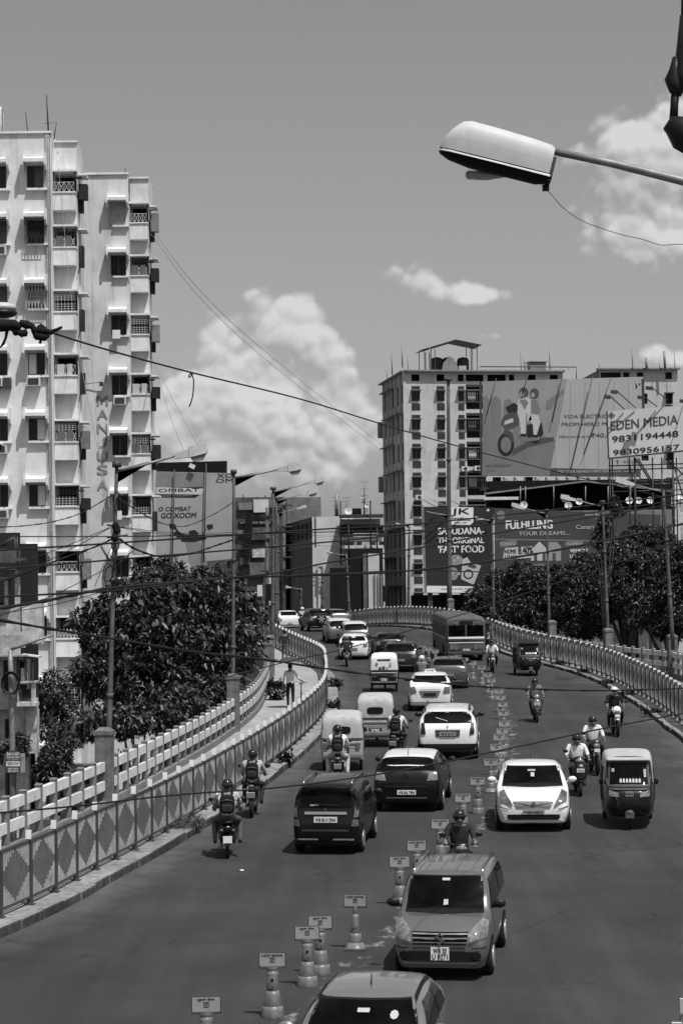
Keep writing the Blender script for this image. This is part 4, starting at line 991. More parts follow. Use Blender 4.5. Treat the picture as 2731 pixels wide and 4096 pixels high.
def auto(label, sx, sy, rot, front, lower, canvas=CANV, txt=None, rw='oval', stripes=True, lights='slit'):
    p = at(sx, sy); L = 2.6; H = 1.72; y0 = 1.3
    loc = (p.x*(p.y+1.25)/p.y, p.y + 1.25, rz(p.y + 1.25))
    st = [(-1.28, asec(.42, .72, .22, .3, .25)), (-1.2, asec(.34, .92, .36, .44, .38)), (-1.05, asec(.3, 1.0, .46, .53, .47)), (-.9, asec(.3, 1.12, .5, .56, .5, .9)), (-.62, asec(.3, 1.6, .53, .58, .5, .95)), (-.5, asec(.3, 1.69, .55, .6, .52, 1.0)),
          (-.2, asec(.3, 1.72, .6, .63, .55, 1.)), (.3, asec(.3, 1.73, .63, .65, .56, 1.)), (.9, asec(.3, 1.72, .63, .65, .57, 1.)), (1.16, asec(.32, 1.66, .62, .64, .57, 1.)), (1.27, asec(.36, 1.55, .6, .62, .54, 1.)), (1.31, asec(.45, 1.4, .56, .58, .48, 1.))]
    is_c = lambda q: (q.z > .98 and q.y > -.56) or q.y > 1.3
    c = Body('auto_rickshaw', label, 'auto rickshaw', L, 1.3, H, loc, (0 if front else math.pi) + R_(rot), st, [('hood', canvas, is_c), ('body', lower, lambda q: not is_c(q))], 'auto rickshaws')
    for ax in ('left', 'right'):
        c.patch('side_opening', [(-.42, .58), (.95, .58), (.95, 1.36), (-.36, 1.4)], ax, BLACKM, off=.006, step=.15)
        c.patch('side_bar', [(-.1, .58), (-.05, .58), (-.05, 1.4), (-.1, 1.4)], ax, STEEL_D, off=.02, step=.3)
    c.patch('windscreen_frame', [(-.5, 1.0), (.5, 1.0), (.47, 1.56), (-.47, 1.56)], 'front', AUTOM, off=.008)
    c.patch('windscreen', [(-.45, 1.05), (.45, 1.05), (.42, 1.51), (-.42, 1.51)], 'front', GLASS, off=.016)
    b = MB(); b.box((0, -.66, 1.62), (1.0, .2, .03), 0, Matrix.Rotation(R_(14), 3, 'X')); b.build('sun_visor', canvas, c.root)
    if front:
        if lights == 'round':
            for sg in (-1, 1): b = MB(); b.lathe([(.03, -.03), (.085, -.02), (.09, .04), (.06, .1)], 14, (sg*.36, -1.16, .82), axis='Y'); b.build('headlight', LAMPG, c.root)
        else: c.both('headlight', [(.24, .78), (.46, .8), (.47, .92), (.26, .88)], 'front', LAMPG, off=.02)
        c.patch('nose_trim', [(-.46, .93), (.46, .93), (.47, .97), (-.47, .97)], 'front', AUTOM, off=.02)
        c.plate('WB 04', .86, 'front', .18, .12, m=PLATEY)
        for i in range(7): c.patch('windscreen_sticker', [(-.22+i*.075, 1.08), (-.17+i*.075, 1.08), (-.17+i*.075, 1.15), (-.195+i*.075, 1.18), (-.22+i*.075, 1.15)], 'front', STICK, off=.024)
        c.patch('windscreen_sticker', [(.36, 1.2), (.41, 1.2), (.41, 1.38), (.35, 1.38)], 'front', PLATEY, off=.024); c.patch('windscreen_sticker', [(-.4, 1.32), (-.34, 1.32), (-.34, 1.4), (-.4, 1.4)], 'front', PLATEY, off=.024)
    b = MB(); b.lathe([(.1, -.05), (.19, -.045), (.21, 0), (.19, .045), (.1, .05)], 16, (0, -1.12, .21), axis='X'); b.build('wheel', RUBBER, c.root)
    b = MB()
    for i in range(7):
        a0 = R_(20 + i*20); a1 = R_(40 + i*20)
        b.add([(-.1, -1.12 - .26*math.cos(a0), .21+.26*math.sin(a0)), (.1, -1.12 - .26*math.cos(a0), .21+.26*math.sin(a0)), (.1, -1.12 - .26*math.cos(a1), .21+.26*math.sin(a1)), (-.1, -1.12 - .26*math.cos(a1), .21+.26*math.sin(a1))], [(0, 1, 2, 3), (3, 2, 1, 0)], 0, True)
    b.ball((0, -1.2, .4), .14, 12, 7, 0, (1.1, .9, .8)); b.build('mudguard', AUTOM if front else AUTOD, c.root)
    b = MB(); b.tube([(-.0, -1.1, .2), (0, -.95, .6)], .035, 6); b.build('fork', BLACK, c.root)
    for sg in (-1, 1):
        w = MB(); w.lathe([(.1, -.05), (.2, -.045), (.215, 0), (.2, .045), (.1, .05)], 16, (sg*.56, .86, .215), axis='X'); w.build('wheel', RUBBER, c.root)
        b = MB(); b.ball((sg*.66, -.55, 1.08), .06, 8, 5, 0, (1, .4, 1.3)); b.bar((sg*.54, -.58, 1.02), (sg*.66, -.55, 1.06), .02, .02); b.build('side_mirror', BLACK, c.root)
    if not front:
        if rw == 'oval': c.patch('rear_window', [(.27*math.copysign(abs(math.cos(a))**.5, math.cos(a)), 1.24 + .11*math.copysign(abs(math.sin(a))**.5, math.sin(a))) for a in [math.pi*2*i/20 for i in range(20)]], 'rear', BLACKM, off=.012)
        else: c.patch('rear_window', [(-.3, 1.42), (.3, 1.42), (.3, 1.48), (-.3, 1.48)], 'rear', BLACKM, off=.012)
        c.patch('rear_panel', [(-.56, .46), (.56, .46), (.58, .95), (-.58, .95)], 'rear', lower, off=.01)
        if rw == 'slit':
            for x0, x1, z0, z1 in ((-.2, -.1, 1.0, 1.12), (-.05, .08, 1.0, 1.16), (.12, .24, 1.0, 1.13), (-.34, -.24, 1.18, 1.3), (.28, .38, 1.22, 1.31)): c.patch('pasted_picture', [(x0, z0), (x1, z0), (x1, z1), (x0, z1)], 'rear', AUTOM if x0 > -.1 else CANV2, off=.018)
        c.patch('hood_hem', [(-.62, .95), (.62, .95), (.62, 1.0), (-.62, 1.0)], 'rear', STEEL_D, off=.02)
        for k, z in enumerate((.88, .80, .72)): c.patch('rear_panel_stripe', [(-.56, z-.018), (.56, z-.018), (.56, z+.018), (-.56, z+.018)], 'rear', (PAINTW, STEEL_D, CANV2)[k], off=.015)
        for x in (-.18, -.06, .06, .18): c.patch('vent', [(x-.045, .56), (x+.045, .56), (x+.045, .66), (x-.045, .66)], 'rear', STEEL_D, off=.014)
        c.both('tail_lamp', [(.42, .68), (.54, .68), (.54, .86), (.42, .86)], 'rear', TAIL, off=.03); c.patch('bumper', [(-.58, .44), (.58, .44), (.58, .5), (-.58, .5)], 'rear', STEEL, off=.05); c.plate('WB 19', .56, 'rear', .26, .1)
    c.root.scale = (.96, 1, .97); return c
auto('dark auto rickshaw with pale canvas roof facing the camera, at the right of the road', 2512, 3322, -6, True, AUTOD)
auto('small dark auto rickshaw with round headlamps near the right railing', 2110, 2706, 2, True, AUTOD, canvas=AUTOD, lights='round')
auto('pale auto rickshaw with small oval window, nearest the left kerb behind two riders', 1375, 3085, -2, False, CANV2)
auto('pale auto rickshaw with oval window, right of and behind the nearer one', 1505, 2990, -2, False, CANV2)
auto('pale auto rickshaw with slit window and pasted pictures, alone in the left lane', 1538, 2768, -2, False, AUTOD, canvas=mat('white_canvas_hood', .62, .7, var=.1, scale=5), rw='slit')
# bus
p = at(1850, 2645)
def bsec(zb, zt, w, wt): return [(0, zb), (w*.95, zb), (w, zb+.1), (w, 1.2), (w, 1.9), (w, zt-.3), (wt, zt-.1), (wt*.7, zt-.03), (0, zt)]
st = [(-3.6, bsec(.5, 2.42, 1.02, .82)), (-3.54, bsec(.42, 2.5, 1.05, .9)), (-3.35, bsec(.4, 2.55, 1.07, .95)), (-2.8, bsec(.4, 2.58, 1.07, .97)), (0, bsec(.4, 2.6, 1.07, .97)), (3., bsec(.4, 2.58, 1.07, .97)), (3.5, bsec(.45, 2.5, 1.03, .85)), (3.6, bsec(.6, 2.3, .95, .75))]
BANDW = mat('bus_white_band', .85, .4)
BUSP = mat('bus_paint_worn', .1, .5, var=.35, scale=4, streak=.3); BUSR = mat('bus_roof', .08, .7, var=.2, scale=3)
c = Body('minibus', 'old grey minibus facing the camera at the bend', 'bus', 7.2, 2.15, 2.62, (p.x-.05, p.y+3.6, rz(p.y+3.6)), R_(4), st, [('roof', BUSR, lambda q: q.z > 2.3), ('body', BUSP, lambda q: q.z <= 2.3)]); c.zb = .4; c.root.scale = (1, 1, .95)
for sg in (-1, 1): c.patch('windscreen', [(sg*.05, 1.45), (sg*.95, 1.45), (sg*.93, 2.06), (sg*.05, 2.08)], 'front', GLASS, off=.015)
c.patch('destination_board', [(-.38, 2.14), (.38, 2.14), (.36, 2.32), (-.36, 2.32)], 'front', BLACK, off=.02); c.both('roof_lamp', [(.55, 2.16), (.68, 2.16), (.68, 2.27), (.55, 2.27)], 'front', STEEL, off=.02)
c.patch('front_band', [(-.98, 1.3), (.98, 1.3), (.98, 1.41), (-.98, 1.41)], 'front', BANDW, off=.05); c.patch('front_strip', [(-1., 1.18), (1., 1.18), (1., 1.22), (-1., 1.22)], 'front', CHROME, off=.02)
c.patch('front_band', [(-.95, 1.06), (.95, 1.06), (.95, 1.1), (-.95, 1.1)], 'front', BANDW, off=.04); c.patch('front_panel', [(-.9, .66), (.9, .66), (.9, 1.04), (-.9, 1.04)], 'front', P_SILV2, off=.012)
c.patch('grille', [(-.45, .72), (.45, .72), (.45, 1.02), (-.45, 1.02)], 'front', STEEL_D, off=.02)
for z in (.78, .86, .94): c.patch('grille_bar', [(-.45, z-.012), (.45, z-.012), (.45, z+.012), (-.45, z+.012)], 'front', STEEL, off=.035)
c.both('headlight', [(.6, .72), (.88, .72), (.88, .88), (.6, .88)], 'front', LAMPG, off=.025); c.patch('bumper', [(-1., .42), (1., .42), (1., .56), (-1., .56)], 'front', STEEL, off=.06); c.plate('WB 19', .66, 'front', .4, .12)
for ax in ('left', 'right'):
    for i in range(8): y = -2.9 + i*.76; c.patch('side_window', [(y, 1.42), (y+.66, 1.42), (y+.66, 2.02), (y, 2.02)], ax, BLACK, off=.012, step=.4)
    c.patch('side_strip', [(-3.2, 1.28), (3.4, 1.28), (3.4, 1.33), (-3.2, 1.33)], ax, PAINTW, off=.014, step=.5)
    for y in (-2.2, 2.1): c.patch('wheel_arch', [(y+.5*math.cos(a), .45+.5*math.sin(a)) for a in [math.pi*i/8 for i in range(9)]], ax, BLACKM, off=.01, step=.2)
for sg in (-1, 1):
    for y in (-2.2, 2.1): w = MB(); w.lathe([(.2, -.12), (.4, -.11), (.43, 0), (.4, .11), (.2, .12)], 16, (sg*.93, y, .43), axis='X'); w.build('wheel', RUBBER, c.root)
    b = MB(); b.box((sg*1.2, -3.6, 1.85), (.14, .05, .3)); b.bar((sg*1.0, -3.5, 2.05), (sg*1.2, -3.6, 1.98), .03, .03); b.build('side_mirror', BLACK, c.root)
# ---------------------------------------------------------------- people
def skin(joints, edges, regions, sub=1):
    """one continuous body grown over a joint graph; regions: joint -> material slot"""
    names = list(joints); me = bpy.data.meshes.new('s'); me.from_pydata([joints[n][0] for n in names], [(names.index(a), names.index(b)) for a, b in edges], [])
    ob = bpy.data.objects.new('s', me); COL.objects.link(ob); md = ob.modifiers.new('k', 'SKIN'); md.use_smooth_shade = True
    for i, n in enumerate(names):
        r = joints[n][1]; me.skin_vertices[0].data[i].radius = (r, r) if not isinstance(r, tuple) else r; me.skin_vertices[0].data[i].use_root = (i == 0)
    if sub: sb = ob.modifiers.new('b', 'SUBSURF'); sb.levels = sub; sb.render_levels = sub
    dg = bpy.context.evaluated_depsgraph_get(); dg.update(); out = bpy.data.meshes.new_from_object(ob.evaluated_get(dg)); bpy.data.objects.remove(ob); bpy.data.meshes.remove(me)
    seg = []
    for a, b in edges:
        pa, pb = Vector(joints[a][0]), Vector(joints[b][0]); ra, rb = regions.get(a, 0), regions.get(b, 0)
        for k in range(5): t = k/4; seg.append((pa*(1-t) + pb*t, ra if t < .5 else rb))
    P_ = np.array([s[0][:] for s in seg]); Rg = np.array([s[1] for s in seg]); n = len(out.polygons); cen = np.empty(n*3); out.polygons.foreach_get('center', cen); cen = cen.reshape(-1, 3)
    idx = Rg[((cen[:, None, :] - P_[None])**2).sum(2).argmin(1)]
    out.materials.clear()
    for k in range(4): out.materials.append(None)
    out.polygons.foreach_set('material_index', idx.astype(np.int32)); out.polygons.foreach_set('use_smooth', [True]*n); out.update(); return out
# slots: 0 shirt 1 trousers 2 skin 3 shoes
def fingers(J, E, RG, side, wrist, palm, fwd, down, across):
    for k in range(4):
        b = Vector(palm) + Vector(across)*(k-1.5)*.021 + Vector(fwd)*.035; t = b + Vector(fwd)*.03 + Vector(down)*(.028 + .004*(k in (1, 2)))
        J[f'{side}f{k}'] = (tuple(b), .010); J[f'{side}g{k}'] = (tuple(t), .009); E += [(f'{side}palm', f'{side}f{k}'), (f'{side}f{k}', f'{side}g{k}')]; RG[f'{side}f{k}'] = RG[f'{side}g{k}'] = 2
    t = Vector(palm) + Vector(down)*.035 + Vector(across)*-.035; J[side+'th'] = (tuple(t), .011); E.append((side+'palm', side+'th')); RG[side+'th'] = 2
def rider_mesh(kind):
    J = {}; E = []; RG = {}
    yo = .28 if kind != 'pillion' else .62; zo = .0 if kind != 'pillion' else .06
    seat = .80 if kind == 'scooter' else .86
    lean = -.1
    J['pel'] = ((0, yo, seat+zo+.04), .15); J['bel'] = ((0, yo-.02, seat+zo+.2), .16); J['che'] = ((0, yo+lean*.7, seat+zo+.42), .185); J['nk'] = ((0, yo+lean, seat+zo+.6), .055); J['hd'] = ((0, yo+lean-.03, seat+zo+.7), .085); J['tp'] = ((0, yo+lean-.02, seat+zo+.8), .08)
    E += [('pel', 'bel'), ('bel', 'che'), ('che', 'nk'), ('nk', 'hd'), ('hd', 'tp')]
    RG.update(pel=1, bel=0, che=0, nk=2, hd=2, tp=2)
    bz = {'scooter': .98, 'bike': 1.0, 'pillion': 1.1}[kind]; by = {'scooter': -.28, 'bike': -.3, 'pillion': .22}[kind]; bx = .27 if kind != 'pillion' else .17
    for sg, n in ((1, 'r'), (-1, 'l')):
        J[n+'sh'] = ((sg*.2, yo+lean*.8, seat+zo+.53), .07); J[n+'el'] = ((sg*.27, yo-.2, seat+zo+.3), .055); J[n+'wr'] = ((sg*bx, by+.09, bz+.03), .032); J[n+'palm'] = ((sg*bx, by, bz+.02), .034)
        E += [('che', n+'sh'), (n+'sh', n+'el'), (n+'el', n+'wr'), (n+'wr', n+'palm')]; RG.update({n+'sh': 0, n+'el': 0, n+'wr': 2, n+'palm': 2})
        fingers(J, E, RG, n, None, J[n+'palm'][0], (0, -1, 0), (0, 0, -1), (sg, 0, 0))
        kn = {'scooter': (sg*.2, yo-.46, seat-.02), 'bike': (sg*.22, yo-.42, seat-.05), 'pillion': (sg*.27, yo-.38, seat-.02)}[kind]
        an = {'scooter': (sg*.15, yo-.5, .36), 'bike': (sg*.2, yo-.12, .36), 'pillion': (sg*.26, yo-.12, .38)}[kind]
        J[n+'hp'] = ((sg*.1, yo-.02, seat+zo), .1); J[n+'kn'] = (kn, .07); J[n+'an'] = (an, .046); J[n+'to'] = ((an[0], an[1]-.15, an[2]-.05), .042)
        E += [('pel', n+'hp'), (n+'hp', n+'kn'), (n+'kn', n+'an'), (n+'an', n+'to')]; RG.update({n+'hp': 1, n+'kn': 1, n+'an': 1, n+'to': 3})
    return skin(J, E, RG), Vector(J['hd'][0])
RM = {k: rider_mesh(k) for k in ('scooter', 'bike', 'pillion')}
SKIN = mat('skin', .16, .6, var=.1); SHIRTS = {k: mat('cloth_' + k, v, .9, var=.15, scale=9, bump_=.5, bscale=14) for k, v in dict(white=.62, pale=.4, grey=.15, dark=.025, black=.01, mid=.08).items()}
SHIRTS['flower'] = mat('cloth_flower_print', .3, .9, var=.9, scale=22, detail=1); SHIRTS['check'] = mat('cloth_check', .12, .9, var=.7, scale=18, detail=1)
SHOE = mat('shoe_leather', .02, .5); HELM = mat('helmet_black', .012, .12, clear=1.); HELMW = mat('helmet_white', .6, .25, clear=.5); HELMG = mat('helmet_grey', .12, .2, clear=.8)
def dress(me, shirt, pants, shoe=SHOE, sk=SKIN):
    m = me.copy()
    for i, k in enumerate((SHIRTS[shirt], SHIRTS[pants], sk, shoe)): m.materials[i] = k
    return m
def person_on(bike, kind, label, shirt='white', pants='dark', helmet=HELM, backpack=None, face=True, hat=None):
    me, hd = RM[kind]; root = thing('person', label, 'mounted', bike.location, bike.rotation_euler.z); root['category'] = 'person'; root.scale = (1.02, .93, .93)
    o = bpy.data.objects.new('body', dress(me, shirt, pants)); COL.objects.link(o); o.parent = root
    if helmet:
        b = MB(); b.ball(hd + Vector((0, .02, .055)), .138, 14, 9, 0, (.95, 1.08, 1.0)); h = b.build('helmet', helmet, root)
        v = MB(); v.ball(hd + Vector((0, -.035, .03)), .115, 12, 6, 0, (.92, .98, .5)); v.build('visor', GLASS, h)
    if face:
        v = MB(); v.ball(hd + Vector((0, -.1, -.03)), .055, 8, 6, 0, (1, .6, .9)); v.ball(hd + Vector((0, -.135, -.01)), .016, 6, 4, 0, (.8, 1, 1.5)); v.build('face', SKIN, root)
    if backpack:
        r = thing('backpack', backpack, 'mounted', bike.location, bike.rotation_euler.z); r['category'] = 'backpack'; r.scale = (1.02, .93, .93)
        b = MB(); y = hd.y + .27; z = hd.z - .36; b.sball((0, y, z), .2, (.8, .5, 1.1), .6); b.build('bag', SHIRTS['black'], r)
        b = MB(); b.sball((0, y+.085, z-.09), .13, (.9, .35, .75), .5); b.build('pocket', SHIRTS['dark'], r); b = MB(); b.tube([(-.12, y+.1, z+.08), (0, y+.115, z+.11), (.12, y+.1, z+.08)], .006, 4); b.build('zip', STEEL, r)
        for sg in (-1, 1): b = MB(); b.tube([(sg*.09, y-.02, z+.18), (sg*.1, y-.17, z+.25), (sg*.12, y-.3, z+.17)], .018, 5, flat=1.6); b.build('strap', SHIRTS['black'], r)
    return root
def ell(b, st, n=14, m=0):
    A = cat([(y, z, rx, rzz) for y, z, rx, rzz in st], 4); vs = []
    for y, z, rx, r2 in A:
        for j in range(n): g = 2*math.pi*j/n; vs.append((max(rx, .004)*math.copysign(abs(math.cos(g))**.8, math.cos(g)), y, z + max(r2, .004)*math.sin(g)))
    fs = [(i*n+j, i*n+(j+1) % n, (i+1)*n+(j+1) % n, (i+1)*n+j) for i in range(len(A)-1) for j in range(n)] + [tuple(range(n))[::-1], tuple((len(A)-1)*n + j for j in range(n))]
    b.add(vs, fs, m, True)
def wheel(root, y, r, w=.05, rimm=HUBC):
    b = MB(); b.lathe([(r*.74, -w*.8), (r*.95, -w*.8), (r, 0), (r*.95, w*.8), (r*.74, w*.8)], 20, (0, y, r), axis='X'); t = b.build('wheel', RUBBER, root)
    k = MB(); k.lathe([(r*.76, -w*.4), (r*.76, w*.4)], 18, (0, y, r), axis='X')
    k = MB()
    for q in range(5): a = 2*math.pi*q/5; k.bar((0, y, r), (0, y+math.cos(a)*r*.76, r+math.sin(a)*r*.76), .035, .03, up=(1, 0, 0))
    k.lathe([(.05, -w*.9), (.05, w*.9)], 10, (0, y, r), axis='X'); k.build('rim', rimm, t)
def bar_set(root, y, z, m=BLACK):
    b = MB(); b.tube([(-.34, y+.06, z), (-.2, y, z+.02), (0, y-.02, z), (.2, y, z+.02), (.34, y+.06, z)], .016, 6); b.build('handlebar', STEEL_D, root)
    for sg in (-1, 1):
        b = MB(); b.tube([(sg*.2, y, z), (sg*.34, y-.03, z+.2)], .009, 5); b.ball((sg*.36, y-.03, z+.22), .07, 10, 6, 0, (1.05, .35, .7)); b.build('mirror', BLACK, root)
def scooter(label, loc, rz_, paint, plate='WB 02', glint=False):
    r = thing('scooter', label, 'scooter', loc, rz_, 'two wheelers in the traffic')
    wheel(r, -.62, .22); wheel(r, .56, .22)
    b = MB(); ell(b, [(-.78, .5, .03, .02), (-.74, .56, .12, .1), (-.66, .66, .19, .2), (-.56, .68, .2, .26), (-.48, .66, .17, .25), (-.44, .6, .1, .2)]); b.build('front_apron', paint, r)
    b = MB(); ell(b, [(-.5, .95, .05, .03), (-.44, .99, .14, .08), (-.34, 1.0, .16, .09), (-.24, .98, .12, .06)]); b.build('headlamp_cowl', paint, r)
    b = MB(); b.ball((0, -.49, .97), .1, 12, 7, 0, (1.2, .5, .62)); b.build('headlight', LAMPG, r)
    b = MB(); b.ball((0, -.62, .43), .13, 12, 6, 0, (.65, 1.35, .5)); b.build('front_fender', paint, r)
    b = MB(); b.box((0, -.2, .3), (.34, .55, .06)); b.build('footboard', BLACK, r)
    b = MB(); ell(b, [(.0, .42, .1, .1), (.1, .5, .17, .2), (.35, .58, .2, .2), (.62, .64, .17, .14), (.8, .7, .09, .06)]); b.build('rear_body', paint, r)
    b = MB(); ell(b, [(-.02, .72, .1, .03), (.1, .76, .15, .06), (.4, .8, .15, .06), (.72, .84, .13, .05), (.82, .84, .06, .02)]); b.build('seat', BLACK, r)
    for sg in (-1, 1): b = MB(); b.ball((sg*.13, .8, .66), .05, 8, 5, 0, (.8, .5, .7)); b.build('tail_lamp', TAIL, r)
    b = MB(); b.tube([(.15, .3, .25), (.17, .78, .3)], .05, 8); b.build('exhaust', STEEL_D, r); b = MB(); b.bar((0, .72, .5), (0, .84, .32), .14, .03); b.build('rear_fender', BLACK, r)
    bar_set(r, -.32, 1.02)
    pl = MB(); pl.box((0, -.79, .74), (.2, .012, .1)); o = pl.build('number_plate', PLATE, r); text(plate, (-.08, .08, .715, .765), -.798, LET, o, 'lettering', .03)
    pl = MB(); pl.box((0, .86, .46), (.2, .012, .16)); pl.build('number_plate', PLATE, r)
    return r
def motorbike(label, loc, rz_, paint, fairing=True):
    r = thing('motorbike', label, 'motorbike', loc, rz_, 'two wheelers in the traffic')
    wheel(r, -.66, .3, .045, HUBD); wheel(r, .64, .3, .055, HUBD)
    for sg in (-1, 1): b = MB(); b.tube([(sg*.08, -.66, .3), (sg*.08, -.42, .95)], .022, 6); b.build('fork', STEEL, r)
    b = MB(); ell(b, [(-.6, .86, .06, .04), (-.56, .9, .13, .12), (-.48, .95, .14, .14), (-.38, .97, .1, .1)]); b.build('headlamp_cowl', paint, r)
    b = MB(); b.ball((0, -.58, .88), .09, 12, 7, 0, (1.1, .6, .9)); b.build('headlight', LAMPG, r)
    b = MB(); b.ball((0, -.66, .62), .12, 12, 6, 0, (.5, 1.5, .4)); b.build('front_fender', paint, r)
    b = MB(); ell(b, [(-.36, .88, .06, .04), (-.26, .9, .14, .1), (-.08, .92, .15, .12), (.08, .86, .1, .08)]); b.build('tank', paint, r)
    b = MB(); ell(b, [(.04, .82, .09, .04), (.2, .84, .13, .06), (.5, .88, .13, .06), (.72, .93, .09, .04)]); b.build('seat', BLACK, r)
    b = MB(); b.box((0, -.08, .45), (.24, .36, .34)); b.bar((0, -.36, .85), (0, -.3, .4), .05, .05); b.bar((0, .0, .75), (0, .6, .78), .12, .06); b.bar((0, .1, .35), (0, .64, .32), .2, .05); b.build('engine', STEEL_D, r)
    b = MB(); b.tube([(.12, -.2, .3), (.15, .2, .25), (.17, .75, .36)], [.025, .035, .05], 8); b.build('exhaust', STEEL, r)
    b = MB(); b.bar((0, .6, .82), (0, .9, .58), .16, .04); b.build('rear_fender', BLACK, r)
    b = MB(); b.ball((0, .82, .84), .06, 8, 5, 0, (1.5, .5, .7)); b.build('tail_lamp', TAIL, r)
    for sg in (-1, 1): b = MB(); b.ball((sg*.16, .82, .76), .03, 8, 5); b.bar((0, .8, .77), (sg*.15, .82, .76), .015, .015); b.build('indicator', LAMPG, r)
    pl = MB(); pl.box((0, .93, .62), (.22, .012, .15), 0, Matrix.Rotation(R_(-20), 3, 'X')); pl.build('number_plate', PLATE, r)
    pl = MB(); pl.box((0, -.67, .76), (.17, .012, .1)); pl.build('number_plate', PLATE, r)
    bar_set(r, -.36, 1.03)
    return r
def place(sx, sy, dy=.8): p = at(sx, sy); return (p.x*(p.y+dy)/p.y, p.y+dy, rz(p.y+dy))
def ride(fn, blab, plab, sx, sy, rot, front, paint, pose=None, pill=None, **k):
    v = fn(blab, place(sx, sy), (0 if front else math.pi) + R_(rot), paint); v.scale = (.95, .93, .93); q = person_on(v, pose or ('scooter' if fn is scooter else 'bike'), plab, **k)
    if pill: person_on(v, 'pillion', **pill)
    return v
M_BL = P_BLACK
# away from the camera, left lane
ride(scooter, 'dark scooter seen from behind, nearest the left railing', 'rider in flower print shirt on the scooter nearest the left railing', 912, 3440, 3, False, M_BL, shirt='flower', pants='mid', face=False, pill=dict(label='passenger with bare legs and black helmet on the nearest left scooter', shirt='flower', pants='mid', backpack='black backpack on the passenger of the nearest left scooter', face=False))
ride(motorbike, 'motorbike with white plate seen from behind, close to the left kerb', 'motorbike rider in pale shirt close to the left kerb', 1015, 3275, -2, False, M_BL, shirt='pale', pants='dark', face=False, backpack='grey backpack of the motorbike rider close to the left kerb')
ride(motorbike, 'motorbike between the black tall hatchback and an auto rickshaw', 'rider in white shirt behind the nearest pale auto rickshaw', 1352, 3150, 0, False, M_BL, shirt='white', pants='pale', face=False, pill=dict(label='passenger with grey bag behind the nearest pale auto rickshaw', shirt='white', pants='pale', face=False, backpack='grey backpack behind the nearest pale auto rickshaw'))
ride(motorbike, 'motorbike left of the white SUV', 'rider in white shirt with black helmet left of the white SUV', 1592, 3050, -12, False, M_BL, shirt='white', pants='dark', face=False, backpack='slim grey backpack of the rider left of the white SUV')
ride(motorbike, 'dark motorbike behind the far white hatchback', 'dark clothed rider behind the far white hatchback', 1386, 2668, 2, False, M_BL, shirt='dark', pants='black', helmet=HELMG, face=False)
ride(motorbike, 'motorbike hidden left of the sun glinting hatchback', 'rider in checked shirt and pale helmet left of the glinting hatchback', 1687, 2775, 0, False, M_BL, shirt='check', pants='dark', helmet=HELMW, face=False)
ride(scooter, 'far scooter between the cream taxi and the black SUV', 'rider with white helmet between the cream taxi and the black SUV', 1209, 2518, 8, False, M_BL, shirt='pale', pants='dark', helmet=HELMW, face=False)
# towards the camera, right lanes
ride(scooter, 'scooter with bright headlamp behind the silver tall hatchback', 'rider in dark jacket behind the silver tall hatchback', 1842, 3600, 0, True, M_BL, shirt='dark', pants='black')
ride(scooter, 'dark scooter between the white sedan and the auto rickshaw', 'rider in white sleeves between the white sedan and the auto rickshaw', 2310, 3190, 0, True, M_BL, shirt='white', pants='dark')
ride(motorbike, 'motorbike behind the dark scooter and the near auto rickshaw', 'large rider in white shirt and shiny helmet above the auto rickshaw', 2375, 3105, 2, True, P_DARK, shirt='white', pants='dark')
ride(motorbike, 'motorbike with pale front cowl near the right kerb', 'rider in dark vest with pale helmet near the right kerb', 2460, 2950, 0, True, P_WHITE, shirt='black', pants='dark', helmet=HELMW)
ride(scooter, 'shiny scooter alone in the middle of the right lanes', 'rider in dark vest alone in the middle of the right lanes', 2141, 2893, 0, True, P_GREY, shirt='grey', pants='dark', helmet=HELM)
ride(motorbike, 'far motorbike in front of the bus corner', 'rider in white shirt riding ahead of the bus', 1968, 2692, 0, True, M_BL, shirt='white', pants='dark')
ride(scooter, 'far scooter at the right flank of the bus', 'rider in dark clothes at the right flank of the bus', 1950, 2600, 0, True, M_BL, shirt='mid', pants='dark', face=False)
